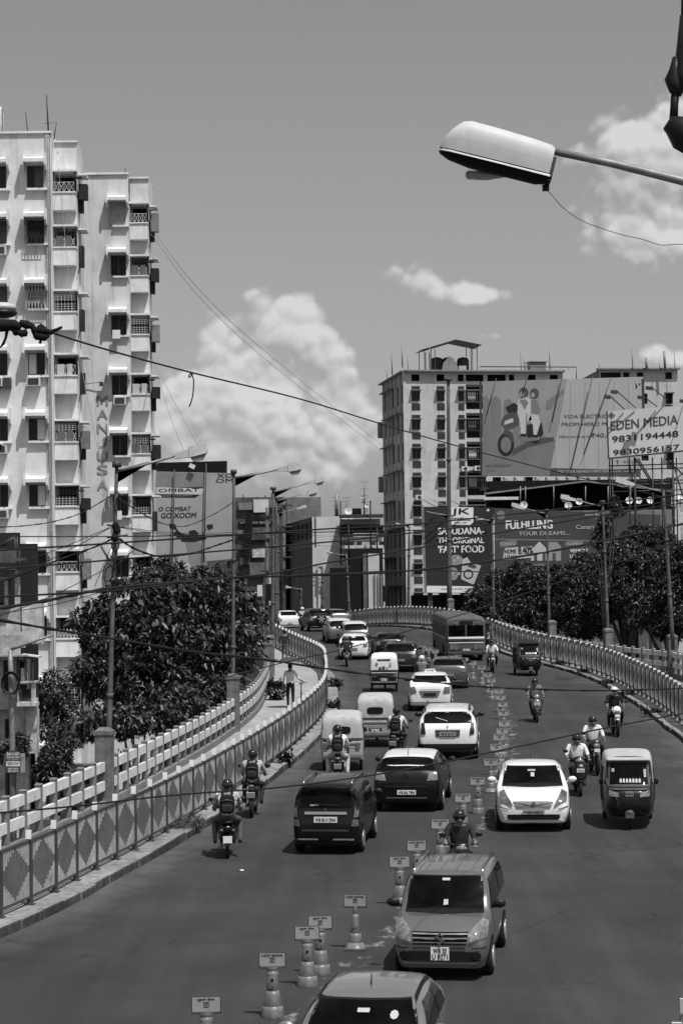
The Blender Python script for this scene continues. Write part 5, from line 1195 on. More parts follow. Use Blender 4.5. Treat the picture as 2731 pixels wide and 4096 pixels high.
# walkers on the footpath
def walker(label, loc, rz_, shirt, pants, bike=False, umb=False, stride=.12, h=1.0):
    J = {'pel': ((0, 0, .93), .14), 'bel': ((0, 0, 1.1), .135), 'che': ((0, -.01, 1.3), .155), 'nk': ((0, -.02, 1.46), .052), 'hd': ((0, -.03, 1.57), .085), 'tp': ((0, -.02, 1.66), .078)}
    E = [('pel', 'bel'), ('bel', 'che'), ('che', 'nk'), ('nk', 'hd'), ('hd', 'tp')]; RG = dict(pel=1, bel=0, che=0, nk=2, hd=2, tp=2)
    for sg, n in ((1, 'r'), (-1, 'l')):
        s = sg*stride
        J[n+'hp'] = ((sg*.09, 0, .88), .098); J[n+'kn'] = ((sg*.1, -s*.6-.03, .48), .065); J[n+'an'] = ((sg*.1, -s, .09), .045); J[n+'to'] = ((sg*.11, -s-.15, .04), .038)
        up = umb and sg < 0; fw = (bike and sg > 0)
        J[n+'sh'] = ((sg*.18, 0, 1.4), .06)
        el = (sg*.25, .02, 1.13) if not up else (-.24, -.12, 1.2); wr = (sg*.27, -.05, .9) if not up else (-.16, -.3, 1.38)
        if bike and sg < 0: wr = (sg*.5, -.25, 1.0); el = (sg*.3, -.05, 1.15)
        pm = tuple(Vector(wr) + (Vector(wr) - Vector(el)).normalized()*.07)
        J[n+'el'] = (el, .042); J[n+'wr'] = (wr, .03); J[n+'palm'] = (pm, .032)
        E += [('pel', n+'hp'), (n+'hp', n+'kn'), (n+'kn', n+'an'), (n+'an', n+'to'), ('che', n+'sh'), (n+'sh', n+'el'), (n+'el', n+'wr'), (n+'wr', n+'palm')]
        RG.update({n+'hp': 1, n+'kn': 1, n+'an': 1, n+'to': 3, n+'sh': 0, n+'el': 0, n+'wr': 2, n+'palm': 2})
        fd = (Vector(wr) - Vector(el)).normalized(); fingers(J, E, RG, n, None, pm, fd, Vector((0, -1, -.2)).normalized(), Vector((0, 1, 0)) if abs(fd.y) < .7 else Vector((1, 0, 0)))
    root = thing('person', label, 'person', loc, rz_); o = bpy.data.objects.new('body', dress(skin(J, E, RG), shirt, pants)); COL.objects.link(o); o.parent = root
    b = MB(); b.ball((0, .0, 1.63), .105, 12, 8, 0, (.85, 1, .95)); b.build('hair', SHIRTS['black'], root)
    return root
p = G(1162, 2832, .15); walker('person in white shirt and black trousers walking away with a bicycle and umbrella', (p.x, p.y, p.z), math.pi, 'white', 'black', bike=True, umb=True)
q = thing('umbrella', 'dark open umbrella over the walker in white shirt', 'umbrella', (p.x, p.y, p.z))
b = MB(); vs = [(0, 0, 1.98)]; n = 16
for k, (r, z) in enumerate(((.2, 1.96), (.38, 1.88), (.5, 1.76))):
    for j in range(n): a = 2*math.pi*j/n; vs.append((r*math.cos(a), r*math.sin(a), z + (.02 if j % 2 else 0)*k))
b.add(vs, [(0, 1+(j+1) % n, 1+j) for j in range(n)] + [(1+k*n+j, 1+k*n+(j+1) % n, 1+(k+1)*n+(j+1) % n, 1+(k+1)*n+j) for k in range(2) for j in range(n)], 0, True); b.build('canopy', mat('umbrella_cloth', .05, .8), q)
b = MB(); b.tube([(.0, 0, 1.97), (.14, -.05, 1.36)], .009, 6); b.build('shaft', STEEL, q)
def bicycle(label, loc, rz_):
    r = thing('bicycle', label, 'bicycle', loc, rz_)
    for y in (-.52, .52):
        b = MB(); k = 20
        for i in range(k): a0 = 2*math.pi*i/k; a1 = 2*math.pi*(i+1)/k; b.bar((0, y+.33*math.cos(a0), .34+.33*math.sin(a0)), (0, y+.33*math.cos(a1), .34+.33*math.sin(a1)), .03, .03, up=(1, 0, 0))
        for i in range(6): a0 = math.pi*i/6; b.bar((0, y+.33*math.cos(a0), .34+.33*math.sin(a0)), (0, y-.33*math.cos(a0), .34-.33*math.sin(a0)), .006, .006, up=(1, 0, 0))
        b.build('wheel', RUBBER, r)
    b = MB()
    for u, v in (((0, -.52, .34), (0, -.36, .98)), ((0, -.38, .88), (0, .15, .85)), ((0, -.36, .82), (0, .0, .32)), ((0, .18, .9), (0, .0, .32)), ((0, 0, .32), (0, .52, .34)), ((0, .15, .85), (0, .52, .34))): b.tube([u, v], .016, 6)
    b.build('frame', STEEL_D, r); b = MB(); b.tube([(-.26, -.28, 1.0), (0, -.37, .99), (.26, -.28, 1.0)], .013, 6); b.build('handlebar', STEEL, r); b = MB(); b.box((0, .2, .94), (.16, .24, .05), taper=.8); b.build('saddle', BLACK, r)
bicycle('bicycle pushed along by the walker in white shirt', (p.x+.42, p.y+.1, p.z), math.pi)
p = G(1139, 2648, .15); walker('dark clothed person walking on the footpath beyond the umbrella walker', (p.x, p.y, p.z), math.pi, 'dark', 'mid')
# ---------------------------------------------------------------- apartment block, left
WALLW = mat('apartment_plaster', .62, .9, var=.13, scale=1.1, streak=.38, dirt=(.5, .8), bump_=.15, bscale=6)
FASC = mat('apartment_trim', .7, .85, var=.12, scale=3, streak=.2)
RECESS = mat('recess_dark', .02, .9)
FRAME = mat('window_frame_wood', .12, .7)
GRILLE = mat('grille_white', .42, .6, var=.15, scale=20)
GRILLD = mat('grille_dark', .02, .7)
ACM = mat('air_conditioner_case', .55, .6, var=.1)
CLOTHES = [mat('laundry_a', .45, .9), mat('laundry_b', .12, .9), mat('laundry_c', .7, .9)]
def hood(par, x, z, w, dep=.58, org=None, h=.16):
    """concrete hood over a window with two side fins; x centre, z top of opening; facing -y at y=0"""
    b = MB(); b.add([(x-w/2, 0, z+.34), (x+w/2, 0, z+.34), (x+w/2, -dep, z+.17), (x-w/2, -dep, z+.17), (x-w/2, 0, z+.02), (x+w/2, 0, z+.02), (x+w/2, -dep, z-.02+.03), (x-w/2, -dep, z+.01)],
          [(0, 3, 2, 1), (4, 5, 6, 7), (3, 7, 6, 2), (0, 4, 7, 3), (1, 2, 6, 5)], 0)
    for sg in (-1, 1): xx = x + sg*(w/2+.035); b.prism([(0, z+.42), (-dep-.02, z+.42), (-dep-.02, z-.12), (-dep*.6, z-.3), (0, z-.34)], xx-.045, xx+.045, 0, 'X')
    return b.build('hood', FASC, par)
def window(par, x, z0, z1, w, dep=.13, y=0, shut=None, name='window'):
    """frame with mullion and panes inside a reveal"""
    b = MB(); t = .035
    for q in ((x-w/2+t/2, t), (x+w/2-t/2, t), (x, t*1.2)): b.box((q[0], y+dep-.03, (z0+z1)/2), (q[1], .05, z1-z0))
    for zz in (z0+t/2, z1-t/2): b.box((x, y+dep-.03, zz), (w-2*t-.002, .046, t))
    o = b.build(name, FRAME, par)
    for sg, m in ((-1, GLASSW), (1, shut or GLASSW)):
        p = MB(); p.box((x+sg*w/4, y+dep-.015, (z0+z1)/2), (w/2-t, .012, z1-z0-2*t)); p.build('pane', m, o)
    return o
def grid_grille(par, x0, x1, z0, z1, y, style, m=GRILLE, name='grille'):
    b = MB(); w = x1-x0; h = z1-z0; t = .028
    for z in (z0, z1): b.bar((x0, y, z), (x1, y, z), t, t)
    n = 6 if style != 'diag' else 4
    for i in range(n+1): x = x0 + w*i/n; b.bar((x, y, z0), (x, y, z1), t*.8, t*.8, up=(0, 1, 0))
    if style in ('diag', 'both'):
        for i in range(n): xa, xb = x0+w*i/n, x0+w*(i+1)/n; b.bar((xa, y-.003, z0), (xb, y-.003, z1), t*.8, t*.6, up=(0, 1, 0)); b.bar((xa, y+.004, z1), (xb, y+.004, z0), t*.8, t*.6, up=(0, 1, 0))
    if style in ('rows', 'both'): 
        for k in range(1, 4): z = z0 + h*k/4; b.bar((x0, y, z), (x1, y, z), t*.7, t*.7)
    return b.build(name, m, par)
SHUT = mat('louvred_shutter', .1, .7, var=.3, scale=20)
rnd = random.Random(11)
def xof(sx, Y, sy=1700): return P(sx, sy, Y).x
def zof(sy, Y, sx=300): return P(sx, sy, Y).z
YA, YB = 99.0, 109.0
org = Vector((xof(0, YA) - 6, YA, 0)); APT = thing('apartment_building', 'tall pale apartment block with vertical lettering and balconies on the left', 'apartment building', org)
def L(x, Y): return x - org.x
def sub(y): return y - org.y
# block A ----------------------------------------------------------
xa0, xa1 = -12., L(xof(213, YA), YA); za = zof(530, YA, 100)
rowsA = [(661.6, 752), (880, 972), (1144, 1233), (1411, 1500), (1673, 1762), (1937.5, 2026), (2205, 2292), (2469, 2554), (2733, 2818), (2997, 3080)]
colA = [L(xof(-146, YA), YA), L(xof(-4+3, YA), YA), L(xof(149, YA), YA)]
hs = []; wa = .8
for s0, s1 in rowsA:
    z1, z0 = zof(s0, YA, 150), zof(s1, YA, 150)
    for x in colA: hs.append((x-wa/2, x+wa/2, z0, z1))
b = MB(); b.wall(xa0, xa1, 0, za, 0, hs, .14)
b.add([(xa1, 0, 0), (xa1, 3, 0), (xa1, 3, za), (xa1, 0, za)], [(0, 1, 2, 3)]); b.add([(xa0, 0, za), (xa1, 0, za), (xa1, 12, za), (xa0, 12, za)], [(0, 1, 2, 3)]); b.add([(xa0, .16, 0), (xa1, .16, 0), (xa1, .16, za), (xa0, .16, za)], [(0, 1, 2, 3)])
b.build('wall', WALLW, APT)
b = MB(); b.box(((xa0+xa1)/2, .03, za+.0), (xa1-xa0+.1, .26, .1)); b.build('parapet_coping', FASC, APT)
for i, h in enumerate(hs):
    x = (h[0]+h[1])/2; window(APT, x, h[2], h[3], wa, shut=SHUT if i in (2, 8) else None); hood(APT, x, h[3]+.06, .98)
    b = MB(); b.box((x+.1, -.09, h[2]-.07), (.98, .18, .1)); b.build('sill', FASC, APT)
def ac(x, z, y=-.22):
    b = MB(); b.box((x, y, z), (.62, .42, .4)); o = b.build('air_conditioner', ACM, APT); b = MB(); b.box((x, y-.215, z), (.5, .02, .3)); b.build('ac_grille', STEEL_D, o)
_r = random.Random(5)
for i, h in enumerate(hs):
    x = (h[0]+h[1])/2; q = _r.random()
    if q < .16: grid_grille(APT, x-.44, x+.44, h[2]-.04, h[3], -.26, _r.choice(('both', 'rows')), _r.choice((GRILLE, GRILLD)))
    elif q < .28: ac(x + _r.choice((-.1, .12)), h[2]-.34)
    elif q < .4: b = MB(); b.box((x+.12, -.3, h[2]-.02), (.5, .02, .42)); b.box((x-.28, -.28, h[2]), (.25, .02, .3)); b.build('hanging_washing', CLOTHES[i % 3], APT, stuff=True)
    if _r.random() < .3: b = MB(); b.box((x + _r.choice((-.2, .2)), .1, (h[2]+h[3])/2), (.36, .02, h[3]-h[2]-.1)); b.build('curtain', CLOTHES[i % 3], APT)
for sx, sy in ((8, 1002), (5, 1795)): ac(L(xof(sx, YA), YA), zof(sy, YA))
b = MB(); b.box((L(xof(20, YA), YA), -.2, zof(1533, YA)), (.7, .34, .42)); b.build('air_conditioner', STEEL_D, APT)
# window cage with grille on the second floor from the top
x = colA[2]; z1, z0 = zof(880, YA, 150), zof(972, YA, 150); grid_grille(APT, x-.45, x+.45, z0-.05, z1, -.3, 'both', GRILLD); grid_grille(APT, colA[1]-.4, colA[1]+.4, z0-.05, z1, -.3, 'rows', GRILLD)
for sxp in (191, 197, 203, 209): # rain pipes and cables down the corner
    xx = L(xof(sxp, YA), YA); b = MB(); b.tube([(xx + rnd.uniform(-.02, .02), -.05, z) for z in np.linspace(.5, za - .1, 12)], .028 if sxp in (197, 203) else .014, 6); b.build('rain_pipe', CONC_L if sxp != 209 else STEEL, APT)
# balcony bays -----------------------------------------------------
def bay(x0, x1, y, ztop, opens, side=0, wid=.12):
    """opens: (z_top, z_bottom) of each balcony opening"""
    b = MB(); b.wall(x0, x1, 0, ztop, y, [(x0+wid*.3, x1-wid*.2, zb, zt, 1.1) for zt, zb in opens], 1.1, 0, 0)
    b.add([(x1, y, 0), (x1, y+2.5, 0), (x1, y+2.5, ztop), (x1, y, ztop)], [(0, 1, 2, 3)]); b.add([(x0, y, 0), (x0, y+2.5, 0), (x0, y+2.5, ztop), (x0, y, ztop)], [(3, 2, 1, 0)]); b.add([(x0, y, ztop), (x1, y, ztop), (x1, y+3, ztop), (x0, y+3, ztop)], [(0, 1, 2, 3)])
    b.build('wall', WALLW, APT); b = MB(); b.box(((x0+x1)/2, y+.02, ztop), (x1-x0+.08, .24, .09)); b.build('parapet_coping', FASC, APT)
    for k, (zt, zb) in enumerate(opens):
        bal = MB(); w = x1-x0; cx_ = (x0+x1)/2
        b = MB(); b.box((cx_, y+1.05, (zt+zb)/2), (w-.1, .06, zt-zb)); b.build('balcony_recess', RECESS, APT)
        bal.box((cx_+.03, y-.28, zt+.05), (w+.05, .62, .1)); o = bal.build('balcony_slab', FASC, APT)
        ap = MB(); ah = .82; ap.box((cx_+.02, y-.32, zb-ah/2-.02), (w-.06, .56, ah), 0); a = ap.build('balcony_apron', FASC, APT); q = MB(); q.box((cx_+.02, y-.33, zb), (w, .64, .06)); q.build('balcony_ledge', FASC, a)
        grid_grille(APT, x0+.08, x1-.06, zb+.05, zb+.5, y-.5, ('diag', 'both', 'rows')[k % 3])
        if k % 3 != 0: grid_grille(APT, x0+.08, x1-.06, zb+.5, zt-.15, y-.5, 'rows', GRILLD if k % 2 else GRILLE)
        for xx in (x0+.06, x1-.04): f = MB(); f.bar((xx, y-.5, zb), (xx, y-.5, zt), .04, .04, up=(0, 1, 0)); f.build('balcony_post', GRILLD, APT)
        b = MB(); b.box((x1+.2, y+.9, zt+.02), (.4, 1.2, .08)); b.build('side_ledge', FASC, APT)
        b = MB(); b.box((x1+.12, y+.7, zb-.25), (.22, .5, 1.0)); b.build('side_grille', GRILLD, APT)
        q = random.Random(k*7+int(x0)).random()
        if q < .5: b = MB(); b.box((x1+.28, y+.3, zb+.15), (.4, .5, .5+q)); b.box((x1+.1, y-.2, zt-.25), (.3, .3, .06)); b.build('side_cage', GRILLD if q < .25 else STEEL, APT, stuff=True)
        if q > .3: b = MB(); b.tube([(x1+.02, y-.1, zt), (x1+.1+.1*q, y-.15, zb-.3), (x1+.04, y-.1, zb-1.2)], .02, 5); b.build('waste_pipe', STEEL_D, APT)
        if k in (1, 3, 4): b = MB(); b.box((cx_-.2, y-.54, zb+.3), (.34, .02, .5)); b.box((cx_+.22, y-.54, zb+.26), (.26, .02, .6)); b.build('hanging_washing', CLOTHES[k % 3], APT, stuff=True)
ya = 1.1; YA2 = YA + ya; f_ = YA2/YA
opA = [(zof(a, YA2, 260), zof(a, YA2, 260) - 1.0) for a in (695, 914, 1170.5, 1424, 1687.5, 1944, 2205, 2470, 2735)]
bay(L(xof(222, YA2), YA2), L(xof(316, YA2), YA2), ya, zof(567, YA2, 260), opA)
# block B ----------------------------------------------------------
yb = YB - YA; xb0, xb1 = L(xof(330, YB), YB), L(xof(523, YB), YB); zb_ = zof(695, YB, 420)
rowsB = [(813, 900), (1021, 1103), (1260, 1340), (1500, 1580), (1741, 1821), (1982, 2062), (2228, 2308), (2470, 2550), (2712, 2792)]
xw = L(xof(478, YB, 1500), YB); hs = []
for i, (s0, s1) in enumerate(rowsB):
    if i: hs.append((xw-.4, xw+.4, zof(s1, YB, 460), zof(s0, YB, 460)))
b = MB(); b.wall(xb0-4, xb1, 0, zb_, yb, hs, .14); b.add([(xb0-4, yb, zb_), (xb1, yb, zb_), (xb1, yb+9, zb_), (xb0-4, yb+9, zb_)], [(0, 1, 2, 3)]); b.build('wall', WALLW, APT)
b = MB(); b.box(((xb0+xb1)/2-2, yb+.02, zb_), (xb1-xb0+4, .24, .1)); b.build('parapet_coping', FASC, APT)
for i, (s0, s1) in enumerate(rowsB):
    z0, z1 = zof(s1, YB, 460), zof(s0, YB, 460)
    if i: window(APT, xw, z0, z1, .8).location.y = yb
    else: b = MB(); b.box((xw, yb+.03-.06, (z0+z1)/2), (.8, .05, z1-z0)); b.build('blocked_window', CONC_L, APT)
    hood(APT, xw, z1+.06, .98).location.y = yb; b = MB(); b.box((xw+.14, yb-.09, z0-.07), (.8, .18, .09)); b.build('sill', FASC, APT)
    if i in (2, 5): b = MB(); b.box((xw-.1, yb-.3, z0), (.4, .02, .45)); b.build('hanging_washing', CLOTHES[i % 3], APT)
ac(xw+.05, zof(1608, YB), yb-.22)
opB = [(zof(a, YB+.5, 560), zof(a, YB+.5, 560) - 1.02) for a in (822, 1032, 1266, 1503, 1740, 1985, 2230, 2470)]
bay(xb1+.02, xb1+.02 + (xof(598, YB) - xof(523, YB)), yb+.5, zof(704, YB, 560), opB)
# vertical name
e = bpy.data.objects.new('name_sign', None); COL.objects.link(e); e.parent = APT; e.location = (0, yb, 0)
MANJ = mat('faded_sign_paint', .24, .8, var=.25, scale=8)
for ch, sy in zip("MANJUSA", (1603, 1658, 1714, 1770, 1826, 1879, 1940)):
    w = .27 if ch != 'J' else .2; x = L(P(411, sy, YB).x, YB); z = P(411, sy, YB).z; text(ch, (x-w, x+w, z-.25, z+.25), -.03, MANJ, e, 'letter', .035)
b = MB(); x = L(P(408, 1538, YB).x, YB); z = P(408, 1538, YB).z; b.box((x, -.25, z), (.18, .16, .22)); b.bar((x-.05, -.2, z+.1), (x-.85, -.1, z+.02), .03, .03); b.build('wall_lamp', STEEL_D, e)
# roof things
def rod(name, label, p0, p1, Y, r=.02, cat_='antenna', m=STEEL_D, wires=(), zb=None):
    a = P(*p0, Y); c = P(*p1, Y); t = thing(name, label, cat_, c); b = MB(); b.tube([c, a], [r*1.4, r], 6); b.build('mast', m, t, c)
    for w in wires: b = MB(); b.tube([P(*w[0], Y), P(*w[1], Y)], r*.5, 4); b.build('crossbar', m, t, c)
    return t
rod('antenna_mast', 'tall thin mast on the corner of the nearest apartment roof', (187, 380), (195, 530), YA + .3, .03)
rod('antenna_mast', 'short thin mast left on the nearest apartment roof', (104, 447), (112, 535), YA + 3, .02)
rod('antenna_mast', 'leaning rod with a crossbar right of the tall roof mast', (227, 492), (216, 560), YA + .3, .02, wires=[((176, 494), (227, 490))])
rod('antenna_mast', 'short rod on the farther roof of the left apartment block', (502, 668), (502, 700), YB + .3, .02)
x = P(0, 420, YA+4).x; t = thing('roof_water_tank', 'white rounded tank top at the upper left edge of the photo', 'water tank', (x-.9, YA+4, za))
zt = P(8, 400, YA+4).z - za; b = MB(); b.lathe([(1.1, 0), (1.1, zt*.72), (1.0, zt*.85), (.7, zt*.97), (.2, zt)], 20); b.build('tank', PAINTW, t); b = MB(); b.box((1.08, -.3, zt*.4), (.06, .06, zt*.8)); b.build('ladder_rail', STEEL, t)
# ---------------------------------------------------------------- old house at the left edge, street level
Yh = 62.; HB = mat('old_house_plaster', .42, .9, var=.4, scale=3, streak=.5, bump_=.4); HD = mat('old_house_dark', .08, .9, var=.4, scale=3, streak=.4); TIN = mat('tin_sheet', .38, .5, metal=.4, var=.3, scale=5, streak=.3)
x0 = P(-60, 2400, Yh).x; o0 = Vector((x0, Yh, 0)); HS = thing('old_house', 'run down house with balconies and tin awning at the lower left edge', 'house', o0)
def hx(sx): return P(sx, 2600, Yh).x - x0
def hz(sy): return P(40, sy, Yh).z
b = MB()
b.wall(0, hx(84), hz(2518), hz(2308), 0, [(hx(-20), hx(20), hz(2420), hz(2315), .8), (hx(34), hx(62), hz(2420), hz(2315), .6)], .6)     # top floor
b.wall(0, hx(84), hz(2640), hz(2518), 0, [], .3)
b.wall(0, hx(82), hz(2840), hz(2640), .2, [(hx(8), hx(44), hz(2775), hz(2640), .8), (hx(60), hx(104), hz(2760), hz(2640), .7)], .7)
b.wall(0, hx(145), 0, hz(2840), .6, [(hx(5), hx(50), 0.2, hz(2880), .8), (hx(100), hx(128), .2, hz(2870), .5)], .7)
b.build('wall', HB, HS)
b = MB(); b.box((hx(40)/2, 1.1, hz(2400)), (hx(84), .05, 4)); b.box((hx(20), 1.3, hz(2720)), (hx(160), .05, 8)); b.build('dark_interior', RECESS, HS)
b = MB(); b.box((hx(10), -.1, hz(2290)), (hx(74)*1.1, 1.0, .12)); b.box((hx(75), -.15, hz(2240)), (.5, .5, .1)); b.build('roof_slab', HD, HS)
b = MB(); b.box((hx(18), -.05, hz(2225)), (hx(62), .9, .42)); b.box((hx(20), -.6, hz(2275)), (hx(60), .1, .08)); b.build('water_tank', HD, HS)
for a, c in (((70, 2145), (70, 2240)), ((79, 2150), (79, 2240)), ((70, 2146), (0, 2190)), ((73, 2150), (20, 2186))): b = MB(); b.tube([(hx(a[0]), -.3, hz(a[1])), (hx(c[0]), -.3, hz(c[1]))], .03, 5); b.build('frame_rod', STEEL_D, HS)
b = MB(); b.box((hx(44), -.35, hz(2620)), (hx(100), 1.1, .05)); b.build('tin_awning', TIN, HS)
b = MB(); b.box((hx(134), -.3, hz(2622)), (.5, .6, .04), 0, Matrix.Rotation(R_(8), 3, 'Y')); b.build('tin_sheet', mat('bright_tin', .75, .4, metal=.2), HS)
b = MB(); b.box((hx(40), -.25, hz(2565)), (hx(78), .04, .36)); b.build('tin_parapet', TIN, HS)
b = MB(); b.wall(hx(82), hx(155), hz(2810), hz(2725), -.55, [(hx(86), hx(136), hz(2803), hz(2735), .3)], .3); b.box((hx(118), -.3, hz(2815)), (hx(155)-hx(78), .62, .1)); b.box((hx(118), -.3, hz(2727)), (hx(155)-hx(80), .6, .05)); b.build('balcony', HB, HS)
b = MB()
for i in range(9): xx = hx(88+i*6); b.bar((xx, -.5, hz(2800)), (xx, -.5, hz(2736)), .02, .02, up=(0, 1, 0))
b.build('balcony_grille', GRILLD, HS)
for sx in (84, 112, 142): b = MB(); b.bar((hx(sx), -.5, hz(2728)), (hx(sx), -.5, hz(2622)), .05, .05, up=(0, 1, 0)); b.build('balcony_post', STEEL_D, HS)
b = MB(); b.box((hx(100), -.35, hz(2700)), (.12, .02, .42)); b.build('hanging_washing', CLOTHES[2], HS)
b = MB(); b.box((hx(125), .2, hz(2905)), (.3, .35, 1.6)); b.box((hx(72), .3, hz(2880)), (.5, .3, 1.2)); b.build('pier', HB, HS)
b = MB(); b.box((hx(118), .3, hz(2480)), (.42, .6, .9)); b.box((hx(148), .3, hz(2495)), (.3, .5, 1.2)); b.box((hx(120), .2, hz(2550)), (.7, .5, .3)); b.build('roof_stack', HB, HS)
# lamp pole with coiled cable, and the painted sign on it
Yp = 56.; zb0 = P(50, 3060, Yp).z
t = thing('street_pole', 'pale street pole with a coil of black cable at the lower left', 'pole', (P(52, 3100, Yp).x, Yp, 0)); o1 = t.location.copy(); b = MB(); b.tube([Vector((P(54, 3100, Yp).x, Yp, 0)), P(50, 2950, Yp), P(45, 2700, Yp), P(42, 2600, Yp)], [.09, .08, .07, .06], 8); b.build('pole', STEEL, t, o1); b = MB(); b.tube([P(44, 2598, Yp), P(110, 2575, Yp), P(215, 2538, Yp)], [.05, .04, .03], 6); b.build('arm', STEEL, t, o1)
t = thing('cable_coil', 'coil of black cable hanging on the pale street pole', 'cable coil', P(45, 2735, Yp-.15)); o1 = t.location.copy()
for k in range(4):
    b = MB(); c0 = P(43, 2733, Yp - .12 - k*.03); r0 = .205 + k*.012; b.tube([c0 + Vector((r0*math.cos(a), 0, r0*1.25*math.sin(a))) for a in np.linspace(0, 2*math.pi, 25)], .018, 5, caps=False); b.build('loop', WIREM, t, o1)
c0 = P(54, 3048, Yp - .2); t = thing('painted_sign', 'small dark sign with white builder lettering on the pale street pole', 'sign', c0, R_(-4)); b = MB(); b.box((0, 0, 0), (.38, .03, .57)); bd = b.build('board', mat('sign_blue_paint', .05, .5, var=.2), t)
text('BASUKI', (-.16, .16, .17, .25), -.018, LETW, t, 'lettering', .04); text('CONSTRUCTION', (-.17, .17, .09, .15), -.018, LETW, t, 'lettering', .02)
text('2 & 3 BHK Ready Flat', (-.14, .14, .045, .07), -.018, LETW, t, 'lettering', .01)
b = MB(); b.box((0, -.017, -.045), (.35, .004, .13)); b.build('pale_band', PLATE, t); text('Ramkamal Road', (-.15, .15, -.03, .005), -.021, LET, t, 'lettering', .02); text('Kamalpur, K.G.', (-.13, .13, -.08, -.045), -.021, LET, t, 'lettering', .02); text('98310 26524', (-.14, .14, -.2, -.15), -.018, LETW, t, 'lettering', .03); text('98310 88143', (-.14, .14, -.265, -.215), -.018, LETW, t, 'lettering', .03)
t = thing('poster_board', 'pale poster board standing behind the small builder sign', 'sign', P(60, 3052, Yp+.3)); b = MB(); b.box((0, 0, 0), (.55, .03, .5)); b.build('board', PLATEY, t); text('TO LET', (.05, .24, .05, .15), -.018, LET, t); 
b = MB(); b.bar((0, .04, -.25), (0, .04, -zb0+1.2), .06, .06, up=(0, 1, 0)); b.build('stand', STEEL_D, t)
# parked auto on the street below, seen between the pillar and the parapet
p = P(292, 3060, 66.); c = Car('parked_car', 'dark car parked on the street below, behind the nearest parapet pillar', 'parked', P_DARK, 3.8, 1.6, 1.6, 'tall', (p.x, 68., 0.01), math.pi+R_(5)); c.root['category'] = 'car'; c.rear_window(); c.windscreen(); c.side_glass(); c.wheels(.3); c.root.location.z = P(292, 3035, 68.).z - 1.62
b = MB(); b.box((0, 0, -c.root.location.z/2), (1.9, 4.4, c.root.location.z - .02)); g = MB()
xz = c.root.location; g.box((xz.x, 68., xz.z/2), (5, 6, xz.z-.01)); struct(g.build('pavement', GROUND))
# ---------------------------------------------------------------- motorbike billboard
def board(name, label, corners, Y, m, thick=.12, cat_='billboard', rz_=None):
    """corners in photo order bl, br, tr, tl at depth Y; returns thing with local x right, z up, origin at bl"""
    p = [P(*c, Y) for c in corners]; t = thing(name, label, cat_, p[0]); w = p[1].x - p[0].x
    b = MB(); q = [(v.x-p[0].x, 0, v.z-p[0].z) for v in p]; vs = q + [(a, thick, c) for a, _, c in q]
    b.add(vs, [(0, 1, 2, 3), (5, 4, 7, 6), (0, 4, 5, 1), (1, 5, 6, 2), (2, 6, 7, 3), (3, 7, 4, 0)], 0); b.build('panel', m, t)
    return t, p[0], Y
def loc_(bd, sx, sy): q = P(sx, sy, bd[2]); return q.x - bd[1].x, q.z - bd[1].z
def btext(bd, s, x0, y0, x1, y1, m, dy=-.02, bold=.02, **k):
    """text in photo box: left x0, top y0, right x1, bottom y1"""
    a = loc_(bd, x0, y1); c = loc_(bd, x1, y0); return text(s, (a[0], c[0], a[1], c[1]), dy, m, bd[0], k.pop('name', 'lettering'), bold, shear=(loc_(bd, x1, y1)[1]-a[1])/max(c[0]-a[0], .01)*0 + k.pop('shear', 0), **k)
def bpoly(bd, pts, m, name='printed_shape', dy=-.012):
    b = MB(); q = [loc_(bd, *p) for p in pts]; b.add([(x, dy, z) for x, z in q], [list(range(len(q)))], 0)
    o = b.build(name, m, bd[0]); me = o.data
    if me.polygons[0].normal.y > 0: me.flip_normals()
    return o
Yc = 150.; BG1 = mat('billboard_print_grey', .32, .5, var=.12, scale=.5); BG2 = mat('billboard_print_mid', .2, .5, var=.15, scale=.6); BGD = mat('billboard_print_dark', .02, .5); BGL = mat('billboard_print_light', .5, .5)
bd = board('motorbike_billboard', 'grey motorbike advertising billboard right of the left apartment block', [(620, 2262), (938, 2235), (942, 1893), (625, 1886)], Yc, BG1)
bpoly(bd, [(625, 1888), (815, 1893), (812, 1954), (622, 1948)], BG2)
bpoly(bd, [(628, 1949), (815, 1949), (818, 1962), (806, 1978), (628, 1976)], BGL, 'pale_band')
bpoly(bd, [(625, 1977), (800, 1979), (780, 1991), (625, 1989)], BGD, 'dark_band')
btext(bd, 'OMBAT', 635, 1953, 797, 1969, LET, bold=.03); btext(bd, 'EDITION', 638, 1980, 766, 1987, PLATEY, dy=-.024)
btext(bd, 'O COMBAT', 634, 2026, 763, 2045, LET, bold=.04, ital=.15); btext(bd, 'GO XOOM', 644, 2050, 783, 2073, LET, bold=.05, ital=.15)
btext(bd, 'XO', 868, 1893, 932, 1911, BGD, bold=.0, name='lettering'); btext(bd, 'OM', 864, 1914, 932, 1931, BGD, bold=.0)
sh = [((693, 2135), (705, 2122), (748, 2140), (712, 2152)), ((755, 2125), (778, 2119), (795, 2132), (786, 2150), (760, 2144)), ((722, 2137), (812, 2140), (828, 2155), (770, 2170), (725, 2165)), ((676, 2094), (703, 2097), (706, 2117), (682, 2114)), ((826, 2100), (851, 2096), (853, 2112), (834, 2120)), ((745, 2168), (800, 2170), (820, 2215), (832, 2260), (760, 2262))]
for i, s_ in enumerate(sh): bpoly(bd, s_, BGD if i != 5 else BG2, 'scooter_print', -.014 - .002*i)
for a, c in (((703, 2108), (725, 2140)), ((828, 2108), (812, 2142))):
    q0 = loc_(bd, *a); q1 = loc_(bd, *c); b = MB(); b.bar((q0[0], -.03, q0[1]), (q1[0], -.03, q1[1]), .08, .02); b.build('mirror_stem_print', BGD, bd[0])
